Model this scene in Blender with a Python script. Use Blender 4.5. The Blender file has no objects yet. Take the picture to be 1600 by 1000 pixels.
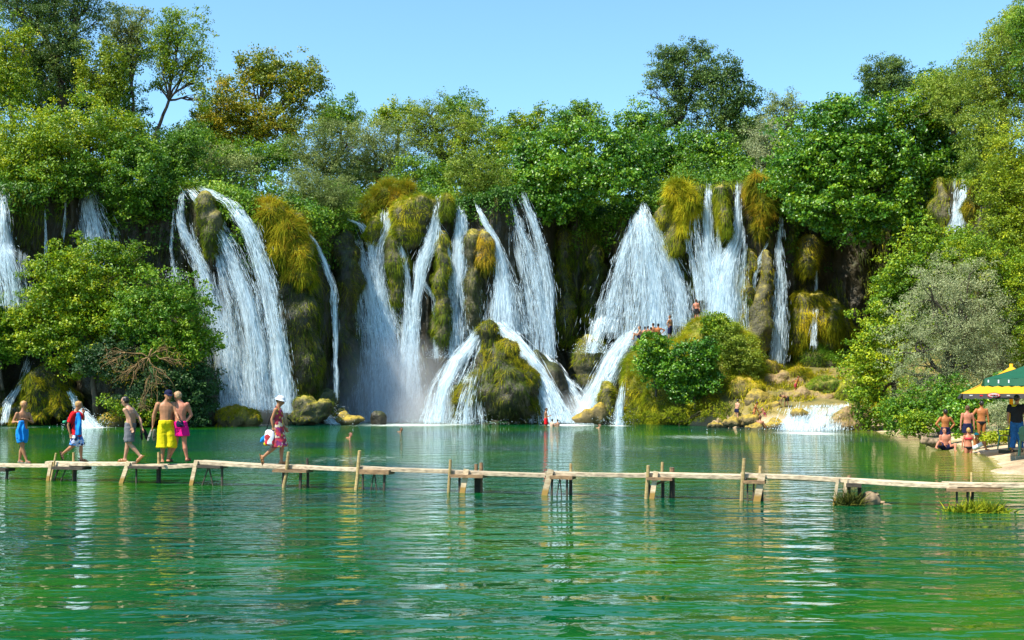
import bpy, bmesh, math, random
import numpy as np
from mathutils import Vector, Matrix
R = math.radians
C = bpy.context.scene.collection
sc = bpy.context.scene

# ---------------------------------------------------------------- camera, sky, sun, exposure
F, CX, HY, H = 1700.0, 800.0, 612.0, 2.2          # focal length in photo pixels, centre column, horizon row, eye height
cam = bpy.data.objects.new('camera', bpy.data.cameras.new('camera'))
C.objects.link(cam)
cam.data.sensor_width = 36.0
cam.data.lens = 36.0 * F / 1600.0
cam.data.shift_y = (HY - 500.0) / 1600.0
cam.data.clip_start = 0.1
cam.data.clip_end = 3000.0
cam.location = (0, 0, H)
cam.rotation_euler = (R(90), 0, 0)
sc.camera = cam

SUN = Vector((-0.46, -0.33, 0.83)).normalized()
sun_el = math.asin(SUN.z)
sun_az = math.atan2(SUN.x, SUN.y)
w = bpy.data.worlds.new("World")
sc.world = w
w.use_nodes = True
wt = w.node_tree
sky = wt.nodes.new('ShaderNodeTexSky')
sky.sky_type = 'NISHITA'
sky.sun_disc = False
sky.sun_elevation = sun_el
sky.sun_rotation = sun_az
sky.air_density = 1.0
sky.dust_density = 0.4
sky.ozone_density = 1.0
wt.nodes['Background'].inputs['Strength'].default_value = 0.12
tn = wt.nodes.new('ShaderNodeMix'); tn.data_type = 'RGBA'; tn.blend_type = 'MULTIPLY'; tn.inputs['Factor'].default_value = 1.0
tn.inputs['B'].default_value = (0.77, 1.05, 1.13, 1)      # a clear cyan summer sky
wt.links.new(sky.outputs[0], tn.inputs['A'])
wt.links.new(tn.outputs['Result'], wt.nodes['Background'].inputs['Color'])
sl = bpy.data.lights.new('sun', 'SUN')
sl.energy = 5.0
sl.angle = R(0.5)
sl.color = (1.0, 0.93, 0.79)
so = bpy.data.objects.new('sun', sl)
so.rotation_euler = (-SUN).to_track_quat('-Z', 'Y').to_euler()
so.location = (-40, -20, 60)
C.objects.link(so)
sc.view_settings.view_transform = 'Standard'
sc.view_settings.look = 'None'
sc.view_settings.gamma = 1.0
sc.view_settings.use_curve_mapping = False
sc.view_settings.exposure = 1.1
sc.cycles.max_bounces = 6
sc.cycles.diffuse_bounces = 3
sc.cycles.glossy_bounces = 3
sc.cycles.transparent_max_bounces = 24
sc.cycles.transmission_bounces = 3
sc.cycles.volume_bounces = 1
sc.cycles.sample_clamp_indirect = 6.0

# ---------------------------------------------------------------- helpers
def P(px, py, d):
    return np.array(((px - CX) / F * d, d, H - (py - HY) / F * d))
def S(d):                                          # photo pixels per metre at distance d
    return F / d

def tag(o, label=None, cat=None, group=None, kind=None):
    if label: o['label'] = label
    if cat: o['category'] = cat
    if group: o['group'] = group
    if kind: o['kind'] = kind
    return o

def empty(name, loc, label, cat, group=None):
    o = bpy.data.objects.new(name, None)
    o.empty_display_size = 0.2
    o.location = tuple(float(v) for v in loc)
    C.objects.link(o)
    return tag(o, label, cat, group)

def mk(name, V, faces, mats, parent=None, origin=None, smooth=False, tint=None, matidx=None, uv=None):
    """numpy vertices and a list of face arrays (n x 3 or n x 4) -> one mesh object"""
    V = np.asarray(V, dtype=np.float64)
    if origin is None:
        origin = np.zeros(3) if parent is None else np.array(parent.location)
    origin = np.asarray(origin, dtype=np.float64)
    me = bpy.data.meshes.new(name)
    faces = [np.asarray(f, dtype=np.int32) for f in faces if len(f)]
    nl = sum(f.size for f in faces)
    nf = sum(len(f) for f in faces)
    me.vertices.add(len(V))
    me.vertices.foreach_set('co', (V - origin).astype(np.float32).ravel())
    me.loops.add(nl)
    me.loops.foreach_set('vertex_index', np.concatenate([f.ravel() for f in faces]))
    me.polygons.add(nf)
    sizes = np.concatenate([np.full(len(f), f.shape[1], dtype=np.int32) for f in faces])
    starts = np.concatenate([[0], np.cumsum(sizes)[:-1]]).astype(np.int32)
    me.polygons.foreach_set('loop_start', starts)
    me.polygons.foreach_set('use_smooth', np.full(nf, smooth is True, dtype=bool))
    if not isinstance(mats, (list, tuple)): mats = [mats]
    for m in mats: me.materials.append(m)
    if matidx is not None:
        me.polygons.foreach_set('material_index', np.asarray(matidx, dtype=np.int32))
    me.update(calc_edges=True)
    me.validate()
    if tint is not None:
        a = me.attributes.new('tint', 'FLOAT', 'POINT')
        a.data.foreach_set('value', np.asarray(tint, dtype=np.float32))
    if uv is not None:
        a = me.attributes.new('flow', 'FLOAT_VECTOR', 'POINT')
        a.data.foreach_set('vector', np.asarray(uv, dtype=np.float32).ravel())
    o = bpy.data.objects.new(name, me)
    C.objects.link(o)
    if parent is not None:
        o.parent = parent
    else:
        o.location = tuple(origin)
    return o

def hash3(ix, iy, iz, seed):
    n = (ix * 374761393 + iy * 668265263 + iz * 2147483647 + seed * 1274126177) & 0xFFFFFFFF
    n = ((n ^ (n >> 13)) * 1274126177) & 0xFFFFFFFF
    n = ((n ^ (n >> 16)) * 2246822519) & 0xFFFFFFFF
    return ((n ^ (n >> 15)) & 0xFFFFFF) / float(0xFFFFFF)

def vnoise(Pt, seed=0):                            # smooth value noise in [-1,1]
    Pt = np.asarray(Pt, dtype=np.float64)
    fl = np.floor(Pt).astype(np.int64)
    t = Pt - fl
    t = t * t * (3 - 2 * t)
    out = 0
    for dx in (0, 1):
        for dy in (0, 1):
            for dz in (0, 1):
                wgt = (t[..., 0] if dx else 1 - t[..., 0]) * (t[..., 1] if dy else 1 - t[..., 1]) * (t[..., 2] if dz else 1 - t[..., 2])
                out = out + wgt * hash3(fl[..., 0] + dx, fl[..., 1] + dy, fl[..., 2] + dz, seed)
    return out * 2 - 1

def fbm(Pt, octaves=4, seed=0):
    Pt = np.asarray(Pt, dtype=np.float64)
    a, s, out = 0.5, 1.0, 0
    for k in range(octaves):
        out = out + a * vnoise(Pt * s + 17.3 * k, seed + k)
        a *= 0.5; s *= 2.03
    return out

def norm(v):
    return v / np.maximum(np.linalg.norm(v, axis=-1, keepdims=True), 1e-9)

# ---------------------------------------------------------------- materials
def new_mat(name):
    m = bpy.data.materials.new(name)
    m.use_nodes = True
    nt = m.node_tree
    return m, nt, nt.nodes, nt.links

def ramp(nodes, stops):
    r = nodes.new('ShaderNodeValToRGB')
    e = r.color_ramp.elements
    e[0].position, e[0].color = stops[0][0], (*stops[0][1], 1)
    e[1].position, e[1].color = stops[-1][0], (*stops[-1][1], 1)
    for p, c in stops[1:-1]:
        n = e.new(p); n.color = (*c, 1)
    return r

def leaf_mat(name, cols, trans=0.27, rough=0.5, spec=0.35):
    """cols: dark, mid, bright leaf colours; each leaf (mesh island) and each clump varies"""
    m, nt, N, L = new_mat(name)
    bs = N['Principled BSDF']
    geo = N.new('ShaderNodeNewGeometry')
    at = N.new('ShaderNodeAttribute'); at.attribute_name = 'tint'
    ad = N.new('ShaderNodeMath'); ad.operation = 'MULTIPLY_ADD'
    L.new(geo.outputs['Random Per Island'], ad.inputs[0]); ad.inputs[1].default_value = 0.4
    ml = N.new('ShaderNodeMath'); ml.operation = 'MULTIPLY'; ml.inputs[1].default_value = 0.6
    L.new(at.outputs['Fac'], ml.inputs[0]); L.new(ml.outputs[0], ad.inputs[2])
    r = ramp(N, [(0.1, cols[0]), (0.5, cols[1]), (0.9, cols[2])])
    L.new(ad.outputs[0], r.inputs[0])
    L.new(r.outputs[0], bs.inputs['Base Color'])
    bs.inputs['Roughness'].default_value = rough
    bs.inputs['Specular IOR Level'].default_value = spec
    tr = N.new('ShaderNodeBsdfTranslucent')
    hs = N.new('ShaderNodeHueSaturation'); hs.inputs['Hue'].default_value = 0.485; hs.inputs['Value'].default_value = 1.5
    L.new(r.outputs[0], hs.inputs['Color']); L.new(hs.outputs[0], tr.inputs['Color'])
    mx = N.new('ShaderNodeMixShader'); mx.inputs[0].default_value = trans
    L.new(bs.outputs[0], mx.inputs[1]); L.new(tr.outputs[0], mx.inputs[2])
    L.new(mx.outputs[0], N['Material Output'].inputs['Surface'])
    return m

M = {}
M['fig'] = leaf_mat('fig_leaf', [(0.01, 0.065, 0.004), (0.062, 0.19, 0.006), (0.25, 0.39, 0.012)], rough=0.42, spec=0.5)
M['lime'] = leaf_mat('lime_leaf', [(0.032, 0.1, 0.003), (0.135, 0.245, 0.004), (0.41, 0.44, 0.008)])
M['gold'] = leaf_mat('golden_green_leaf', [(0.05, 0.11, 0.003), (0.17, 0.25, 0.004), (0.42, 0.44, 0.01)])
M['willow'] = leaf_mat('willow_leaf', [(0.05, 0.09, 0.015), (0.14, 0.2, 0.04), (0.32, 0.37, 0.11)])
M['olive'] = leaf_mat('olive_green_leaf', [(0.04, 0.09, 0.005), (0.13, 0.21, 0.012), (0.32, 0.37, 0.035)])
M['silver'] = leaf_mat('silver_leaf', [(0.08,0.115,0.04),(0.25,0.295,0.13),(0.48,0.50,0.28)])
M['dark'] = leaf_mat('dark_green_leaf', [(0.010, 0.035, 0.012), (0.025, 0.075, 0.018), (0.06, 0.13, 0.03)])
M['green'] = leaf_mat('mid_green_leaf', [(0.014, 0.07, 0.004), (0.075, 0.19, 0.006), (0.26, 0.37, 0.014)])
M['tall'] = leaf_mat('tall_tree_leaf', [(0.016, 0.055, 0.012), (0.06, 0.13, 0.02), (0.18, 0.25, 0.04)])
M['oak'] = leaf_mat('turning_oak_leaf', [(0.04, 0.09, 0.004), (0.15, 0.21, 0.006), (0.44, 0.33, 0.015)])
M['ochre'] = leaf_mat('ochre_grass', [(0.09, 0.13, 0.006), (0.27, 0.22, 0.01), (0.5, 0.31, 0.025)], trans=0.2, rough=0.8, spec=0.1)
M['grass'] = leaf_mat('green_grass', [(0.08, 0.14, 0.005), (0.26, 0.3, 0.01), (0.52, 0.45, 0.02)], trans=0.2, rough=0.8, spec=0.1)
M['moss'] = leaf_mat('moss_strand', [(0.04, 0.08, 0.005), (0.15, 0.2, 0.008), (0.36, 0.33, 0.015)], trans=0.15, rough=0.8, spec=0.1)
M['yellowmoss'] = leaf_mat('yellow_moss', [(0.09, 0.12, 0.004), (0.27, 0.25, 0.007), (0.54, 0.41, 0.015)], trans=0.15, rough=0.8, spec=0.1)
M['darkmoss'] = leaf_mat('dark_moss_strand', [(0.014, 0.024, 0.006), (0.045, 0.06, 0.01), (0.12, 0.115, 0.016)], trans=0.1, rough=0.8, spec=0.1)
M['reed'] = leaf_mat('reed_leaf', [(0.04, 0.12, 0.008), (0.12, 0.25, 0.015), (0.24, 0.36, 0.03)], trans=0.25, rough=0.8, spec=0.1)

def bark_mat(name, c1, c2):
    m, nt, N, L = new_mat(name)
    bs = N['Principled BSDF']
    tc = N.new('ShaderNodeTexCoord')
    mp = N.new('ShaderNodeMapping'); mp.inputs['Scale'].default_value = (6, 6, 1.5)
    nz = N.new('ShaderNodeTexNoise'); nz.inputs['Scale'].default_value = 1.0; nz.inputs['Detail'].default_value = 6
    L.new(tc.outputs['Object'], mp.inputs[0]); L.new(mp.outputs[0], nz.inputs['Vector'])
    r = ramp(N, [(0.3, c1), (0.7, c2)])
    L.new(nz.outputs['Fac'], r.inputs[0]); L.new(r.outputs[0], bs.inputs['Base Color'])
    bs.inputs['Roughness'].default_value = 0.9
    bp = N.new('ShaderNodeBump'); bp.inputs['Strength'].default_value = 0.6; bp.inputs['Distance'].default_value = 0.03
    L.new(nz.outputs['Fac'], bp.inputs['Height']); L.new(bp.outputs[0], bs.inputs['Normal'])
    return m
M['bark'] = bark_mat('bark', (0.03, 0.022, 0.015), (0.10, 0.08, 0.055))
M['twig'] = bark_mat('dry_twig', (0.10, 0.06, 0.025), (0.30, 0.18, 0.07))
M['drift'] = bark_mat('driftwood', (0.05, 0.035, 0.02), (0.28, 0.20, 0.12))

def rock_mat(name, rock1, rock2, moss1, moss2, moss_lo=0.2, moss_hi=0.7, vert=0.25, rough=0.75, scale=1.0):
    """stone with moss growing on the upward faces and down the runs"""
    m, nt, N, L = new_mat(name)
    bs = N['Principled BSDF']
    tc = N.new('ShaderNodeTexCoord')
    geo = N.new('ShaderNodeNewGeometry')
    mp = N.new('ShaderNodeMapping'); mp.inputs['Scale'].default_value = (scale, scale, scale * vert)
    L.new(geo.outputs['Position'], mp.inputs[0])
    n1 = N.new('ShaderNodeTexNoise'); n1.inputs['Scale'].default_value = 1.3; n1.inputs['Detail'].default_value = 9; n1.inputs['Roughness'].default_value = 0.65
    L.new(mp.outputs[0], n1.inputs['Vector'])
    n2 = N.new('ShaderNodeTexNoise'); n2.inputs['Scale'].default_value = 5.0 * scale; n2.inputs['Detail'].default_value = 8
    L.new(geo.outputs['Position'], n2.inputs['Vector'])
    rr = ramp(N, [(0.3, rock1), (0.7, rock2)]); L.new(n1.outputs['Fac'], rr.inputs[0])
    mr = ramp(N, [(0.35, moss1), (0.68, moss2)]); L.new(n2.outputs['Fac'], mr.inputs[0])
    sp = N.new('ShaderNodeSeparateXYZ'); L.new(geo.outputs['Normal'], sp.inputs[0])
    ad = N.new('ShaderNodeMath'); ad.operation = 'MULTIPLY_ADD'
    L.new(n1.outputs['Fac'], ad.inputs[0]); ad.inputs[1].default_value = 1.6; 
    sb = N.new('ShaderNodeMath'); sb.operation = 'SUBTRACT'; L.new(sp.outputs['Z'], sb.inputs[0]); sb.inputs[1].default_value = 0.8
    L.new(sb.outputs[0], ad.inputs[2])
    mm = N.new('ShaderNodeMapRange'); mm.inputs['From Min'].default_value = moss_lo; mm.inputs['From Max'].default_value = moss_hi
    L.new(ad.outputs[0], mm.inputs['Value'])
    mx = N.new('ShaderNodeMix'); mx.data_type = 'RGBA'
    L.new(mm.outputs[0], mx.inputs['Factor']); L.new(rr.outputs[0], mx.inputs['A']); L.new(mr.outputs[0], mx.inputs['B'])
    L.new(mx.outputs['Result'], bs.inputs['Base Color'])
    bs.inputs['Roughness'].default_value = rough
    bp = N.new('ShaderNodeBump'); bp.inputs['Strength'].default_value = 0.9; bp.inputs['Distance'].default_value = 0.25
    su = N.new('ShaderNodeMath'); su.operation = 'ADD'; L.new(n1.outputs['Fac'], su.inputs[0])
    m2 = N.new('ShaderNodeMath'); m2.operation = 'MULTIPLY'; m2.inputs[1].default_value = 0.5
    L.new(n2.outputs['Fac'], m2.inputs[0]); L.new(m2.outputs[0], su.inputs[1])
    L.new(su.outputs[0], bp.inputs['Height']); L.new(bp.outputs[0], bs.inputs['Normal'])
    return m
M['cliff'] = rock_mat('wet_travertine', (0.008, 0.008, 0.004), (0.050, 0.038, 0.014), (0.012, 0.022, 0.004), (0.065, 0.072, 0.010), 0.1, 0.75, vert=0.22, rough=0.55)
M['rock'] = rock_mat('mossy_rock', (0.025, 0.026, 0.012), (0.11, 0.095, 0.04), (0.16, 0.15, 0.015), (0.36, 0.28, 0.03), 0.35, 0.9, vert=0.6, rough=0.7)
M['tanrock'] = rock_mat('tan_rock', (0.13, 0.08, 0.03), (0.34, 0.24, 0.12), (0.16, 0.13, 0.02), (0.34, 0.24, 0.04), 0.5, 1.0, vert=0.8, rough=0.8)
M['yellowrock'] = rock_mat('yellow_mossy_rock', (0.05, 0.04, 0.015), (0.22, 0.16, 0.06), (0.15, 0.12, 0.012), (0.40, 0.27, 0.025), 0.1, 0.7, vert=0.8, rough=0.8)
M['moundsoil'] = rock_mat('grassy_soil', (0.05, 0.05, 0.015), (0.12, 0.12, 0.02), (0.10, 0.12, 0.015), (0.24, 0.22, 0.03), 0.0, 0.5, vert=0.7, rough=0.9)
M['hillsoil'] = rock_mat('hill_soil', (0.03, 0.035, 0.012), (0.07, 0.07, 0.02), (0.03, 0.05, 0.010), (0.08, 0.10, 0.02), 0.0, 0.5, vert=1, rough=0.95)

# ---------------------------------------------------------------- riverbed, bank and hill (one sheet)
EDGE = np.array([(-30, 60), (4, 40), (20, 22), (24, 18.5), (27, 14.4), (29, 13.1), (33, 14.6), (36, 15.5), (38, 16.3), (40, 16.8), (43, 18.0), (48, 19.6), (57, 21.0), (61, 20.6), (63, 19.4), (64.5, 18.5), (66, 14.2), (70, 13.0), (75, 11.0), (95, 10.0)], dtype=float)
def ground_z(X, Y):
    e = np.interp(Y, EDGE[:, 0], EDGE[:, 1])
    dist = X - e + 0.5 * vnoise(np.stack([X * 0.5, Y * 0.5, X * 0], -1), 3)
    z = np.where(dist < 0, np.maximum(-2.4, dist * 0.16 - 0.02), 0.0)
    land = np.where(dist > 0, 0.42 * (1 - np.exp(-np.maximum(dist, 0) * 0.45)), 0)
    hill = 0.95 * np.maximum(dist - 7.5 - np.clip((Y - 62) * 1.2, 0, 5), 0) * np.clip((Y - 38) / 10, 0, 1)
    hill = np.minimum(hill, 13 + 0.03 * np.maximum(dist, 0))
    terr = np.where(dist > 0, np.clip((Y - 63.4) * 2.2, 0, 1) * (0.9 + np.clip((Y - 66) * 0.21, 0, 3.2)), 0) * np.clip(dist / 1.5, 0, 1)
    z = z + land + np.maximum(hill, terr) + 0.05 * vnoise(np.stack([X, Y, X * 0], -1), 8) * np.clip(dist + 2, 0.2, 1)
    # the near shore the photographer stands on
    z = np.where(Y < 6, np.maximum(z, np.clip((6 - Y) * 0.25 - 0.7, -2.4, 0.5)), z)
    return z
def sand_mat():
    m, nt, N, L = new_mat('sandy_ground')
    bs = N['Principled BSDF']
    geo = N.new('ShaderNodeNewGeometry')
    n1 = N.new('ShaderNodeTexNoise'); n1.inputs['Scale'].default_value = 0.9; n1.inputs['Detail'].default_value = 8
    n2 = N.new('ShaderNodeTexNoise'); n2.inputs['Scale'].default_value = 14; n2.inputs['Detail'].default_value = 6
    L.new(geo.outputs['Position'], n1.inputs['Vector']); L.new(geo.outputs['Position'], n2.inputs['Vector'])
    r1 = ramp(N, [(0.3, (0.27, 0.18, 0.10)), (0.55, (0.46, 0.35, 0.22)), (0.75, (0.58, 0.47, 0.32))]); L.new(n1.outputs['Fac'], r1.inputs[0])
    r2 = ramp(N, [(0.3, (0.55, 0.5, 0.45)), (0.6, (1, 1, 1))]); L.new(n2.outputs['Fac'], r2.inputs[0])
    mx = N.new('ShaderNodeMix'); mx.data_type = 'RGBA'; mx.blend_type = 'MULTIPLY'; mx.inputs['Factor'].default_value = 0.7
    L.new(r1.outputs[0], mx.inputs['A']); L.new(r2.outputs[0], mx.inputs['B'])
    sp = N.new('ShaderNodeSeparateXYZ'); L.new(geo.outputs['Position'], sp.inputs[0])
    mr = N.new('ShaderNodeMapRange'); mr.inputs['From Min'].default_value = 0.45; mr.inputs['From Max'].default_value = 0.9
    L.new(sp.outputs['Z'], mr.inputs['Value'])
    n3 = ramp(N, [(0.3, (0.05, 0.06, 0.012)), (0.7, (0.24, 0.18, 0.05))]); L.new(n1.outputs['Fac'], n3.inputs[0])
    m2 = N.new('ShaderNodeMix'); m2.data_type = 'RGBA'
    L.new(mr.outputs[0], m2.inputs['Factor']); L.new(mx.outputs['Result'], m2.inputs['A']); L.new(n3.outputs[0], m2.inputs['B'])
    L.new(m2.outputs['Result'], bs.inputs['Base Color'])
    bs.inputs['Roughness'].default_value = 0.95
    bp = N.new('ShaderNodeBump'); bp.inputs['Strength'].default_value = 0.5; bp.inputs['Distance'].default_value = 0.05
    L.new(n2.outputs['Fac'], bp.inputs['Height']); L.new(bp.outputs[0], bs.inputs['Normal'])
    return m
M['sand'] = sand_mat()
def grid_faces(nr, nc):
    i = np.arange(nr * nc).reshape(nr, nc)
    return np.stack([i[:-1, :-1], i[:-1, 1:], i[1:, 1:], i[1:, :-1]], -1).reshape(-1, 4)
xs = np.concatenate([[-1500, -600, -250, -120], np.arange(-80, 70, 0.45), [80, 100, 140, 250, 600, 1500]])
ys = np.concatenate([[-800, -300, -100, -40], np.arange(-20, 100, 0.45), [110, 140, 200, 300, 600, 1500]])
GX, GY = np.meshgrid(xs, ys)
GZ = ground_z(GX, GY)
GZ = np.where(GY > 101, np.maximum(GZ, -2), GZ)
mk('ground', np.stack([GX, GY, GZ], -1).reshape(-1, 3), [grid_faces(len(ys), len(xs))], M['sand'], smooth=True)['kind'] = 'structure'

# ---------------------------------------------------------------- cliff of travertine with a plateau on top
CD = np.array([(-500, 66), (-100, 70), (0, 71), (100, 75.5), (200, 76.5), (280, 75), (330, 74), (450, 74.5), (500, 77), (555, 82.5), (620, 81.5), (700, 80.5), (770, 80.5), (830, 82), (880, 86), (940, 86), (985, 82), (1050, 82), (1090, 80), (1200, 79.5), (1300, 82), (1400, 81), (1450, 77), (1500, 70), (1560, 64), (1800, 60), (2200, 58)], dtype=float)
LIP = np.array([(-500, 300), (0, 298), (90, 300), (140, 290), (190, 320), (270, 305), (340, 297), (400, 322), (470, 330), (540, 340), (575, 350), (610, 332), (650, 308), (690, 308), (720, 316), (760, 322), (800, 308), (840, 306), (880, 325), (960, 330), (1010, 324), (1045, 300), (1070, 290), (1190, 288), (1240, 300), (1320, 320), (1430, 300), (1480, 282), (1560, 285), (2200, 285)], dtype=float)
pxs = np.arange(-500, 2200, 3.0)
nt_ = 130
t = np.linspace(0, 1, nt_)[:, None]
d0 = np.interp(pxs, CD[:, 0], CD[:, 1])
zl = H - (np.interp(pxs, LIP[:, 0], LIP[:, 1]) - HY) / F * d0
zz = -2.0 + (zl[None] + 2.0) * np.minimum(t / 0.94, 1.0)
xx0 = (pxs[None] - CX) / F * d0[None] + 0 * t
lat = np.stack([xx0, 0 * xx0 + 3.0, zz], -1)
fl = np.abs(vnoise(lat * np.array([0.55, 1, 0.07]), 11)) * 1.5 + np.abs(vnoise(lat * np.array([1.4, 1, 0.16]), 12)) * 0.7 \
   + 0.8 * fbm(lat * np.array([0.16, 1, 0.16]), 3, 13) + 0.28 * vnoise(lat * np.array([2.6, 1, 0.9]), 14) + 0.14 * vnoise(lat * np.array([5, 1, 2.5]), 15)
sm = lambda a, b, x: np.clip((x - a) / (b - a), 0, 1) ** 2 * (3 - 2 * np.clip((x - a) / (b - a), 0, 1))
over = -1.3 * sm(0.5, 0.85, t) + 1.6 * sm(0.90, 1.0, t) + 0.5 * (t < 0.5) * 0
talus = -1.6 * (1 - sm(0.0, 0.25, t))
YY = d0[None] + fl - 0.5 + over + talus
ZZ = zz + 0.35 * vnoise(lat * np.array([0.8, 1, 0.8]), 16) * sm(0.5, 0.9, t)
XX = (pxs[None] - CX) / F * YY
CL_py = HY + (H - ZZ) * F / YY
CL_Y = YY
# plateau behind the lip
bk = np.concatenate([np.arange(1, 16) * 0.6, 9 + np.arange(1, 22) * 2.2])[:, None]
YB = YY[-1][None] + bk
XB = (pxs[None] - CX) / F * YB
ZB = ZZ[-1][None] + 0.10 * bk + 0.8 * fbm(np.stack([XB * 0.2, YB * 0.2, XB * 0], -1), 3, 21)
V = np.concatenate([np.stack([XX, YY, ZZ], -1), np.stack([XB, YB, ZB], -1)], 0)
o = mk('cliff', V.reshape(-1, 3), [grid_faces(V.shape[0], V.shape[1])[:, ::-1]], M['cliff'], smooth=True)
o['kind'] = 'structure'
CL_PYM = np.minimum.accumulate(CL_py, axis=0)      # from the foot (large py) upwards
def cliffY(px, py):
    c = int(np.clip(round((px + 500) / 3.0), 0, len(pxs) - 1))
    col = CL_PYM[::-1, c]
    return float(np.interp(py, col, CL_Y[::-1, c]))
def cliffYmin(px, py, r):
    return min(cliffY(px + k * r, py) for k in (-1, -0.6, -0.3, 0, 0.3, 0.6, 1))
def lipZ(px):
    return float(np.interp(px, pxs, zl))
rng = np.random.default_rng(7)

# ---------------------------------------------------------------- generic builders
def tube(pts, rad, n=6):
    """tapered tube along pts; returns verts, quads"""
    pts = np.asarray(pts, float); k = len(pts)
    tan = norm(np.gradient(pts, axis=0))
    up = np.array((0.13, 0.31, 0.94)) if abs(tan[0] @ np.array((0.13, 0.31, 0.94))) < 0.9 else np.array((0.9, 0.3, 0.1))
    a = norm(np.cross(tan, up)); b = np.cross(tan, a)
    an = np.arange(n) / n * 2 * np.pi
    V = pts[:, None] + (a[:, None] * np.cos(an)[None, :, None] + b[:, None] * np.sin(an)[None, :, None]) * np.asarray(rad)[:, None, None]
    i = np.arange(k * n).reshape(k, n)
    j = np.roll(i, -1, 1)
    return V.reshape(-1, 3), np.stack([i[:-1], j[:-1], j[1:], i[1:]], -1).reshape(-1, 4)

class MB:
    def __init__(s): s.V, s.Fq, s.Ft, s.mq, s.mt, s.n = [], [], [], [], [], 0
    def add(s, V, Fc, mi=0):
        V = np.asarray(V); Fc = np.asarray(Fc)
        if Fc.size:
            (s.Fq if Fc.shape[1] == 4 else s.Ft).append(Fc + s.n)
            (s.mq if Fc.shape[1] == 4 else s.mt).append(np.full(len(Fc), mi))
        s.V.append(V); s.n += len(V)
    def box(s, c, half, ax=None, mi=0):
        ax = np.eye(3) if ax is None else np.asarray(ax)
        k = np.array([(-1,-1,-1),(1,-1,-1),(1,1,-1),(-1,1,-1),(-1,-1,1),(1,-1,1),(1,1,1),(-1,1,1)], float) * np.asarray(half)
        s.add(np.asarray(c) + k @ ax, np.array([(0,3,2,1),(4,5,6,7),(0,1,5,4),(1,2,6,5),(2,3,7,6),(3,0,4,7)]), mi)
    def beam(s, a, b, wx, wy, mi=0, up=(0, 1, 0), bev=0.0):
        """rectangular bar from a to b; wx across (perpendicular to up), wy along up"""
        a = np.asarray(a, float); b = np.asarray(b, float)
        z = norm(b - a); x = norm(np.cross(np.asarray(up, float), z)); y = np.cross(z, x)
        s.box((a + b) / 2, (wx / 2, wy / 2, np.linalg.norm(b - a) / 2), np.stack([x, y, z]), mi)
    def tube(s, pts, rad, n=8, mi=0, cap=True):
        V, Fc = tube(pts, rad, n)
        base = s.n
        s.add(V, Fc, mi)
        if cap:
            k = len(pts)
            for row, flip in ((0, 1), (k - 1, 0)):
                c = s.n; s.V.append(np.asarray(pts[row], float)[None]); s.n += 1
                i = base + row * n + np.arange(n); j = base + row * n + (np.arange(n) + 1) % n
                tri = np.stack([i, j, np.full(n, c)], -1)
                s.Ft.append(tri[:, ::-1] if flip else tri); s.mt.append(np.full(n, mi))
    def build(s, name, mats, parent=None, origin=None, smooth=False, tint=None, uv=None):
        V = np.concatenate(s.V); 
        fs = []; mi = []
        if s.Fq: fs.append(np.concatenate(s.Fq)); mi.append(np.concatenate(s.mq))
        if s.Ft: fs.append(np.concatenate(s.Ft)); mi.append(np.concatenate(s.mt))
        return mk(name, V, fs, mats, parent, origin, smooth, tint, np.concatenate(mi), uv)

def leaves(cen, outw, L, asp, droop, rng, up=0.45, rand=0.8):
    """rhombic leaf quads at cen facing roughly outw"""
    n = len(cen)
    nv = norm(outw * 0.6 + np.array((0, 0, up)) + rng.normal(0, rand, (n, 3)))
    ax = rng.normal(0, 1, (n, 3)) + np.array((0, 0, -droop))
    ax = norm(ax - nv * np.sum(ax * nv, -1, keepdims=True))
    bx = np.cross(nv, ax)
    Ls = L * rng.uniform(0.6, 1.25, (n, 1))
    a = ax * Ls * 0.5; b = bx * Ls * asp * 0.5
    fold = nv * Ls * 0.09
    V = np.stack([cen - a, cen + b * 1.0 + fold - a * 0.1, cen + a, cen - b + fold - a * 0.1], 1).reshape(-1, 3)
    return V, np.arange(4 * n).reshape(n, 4)

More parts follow.
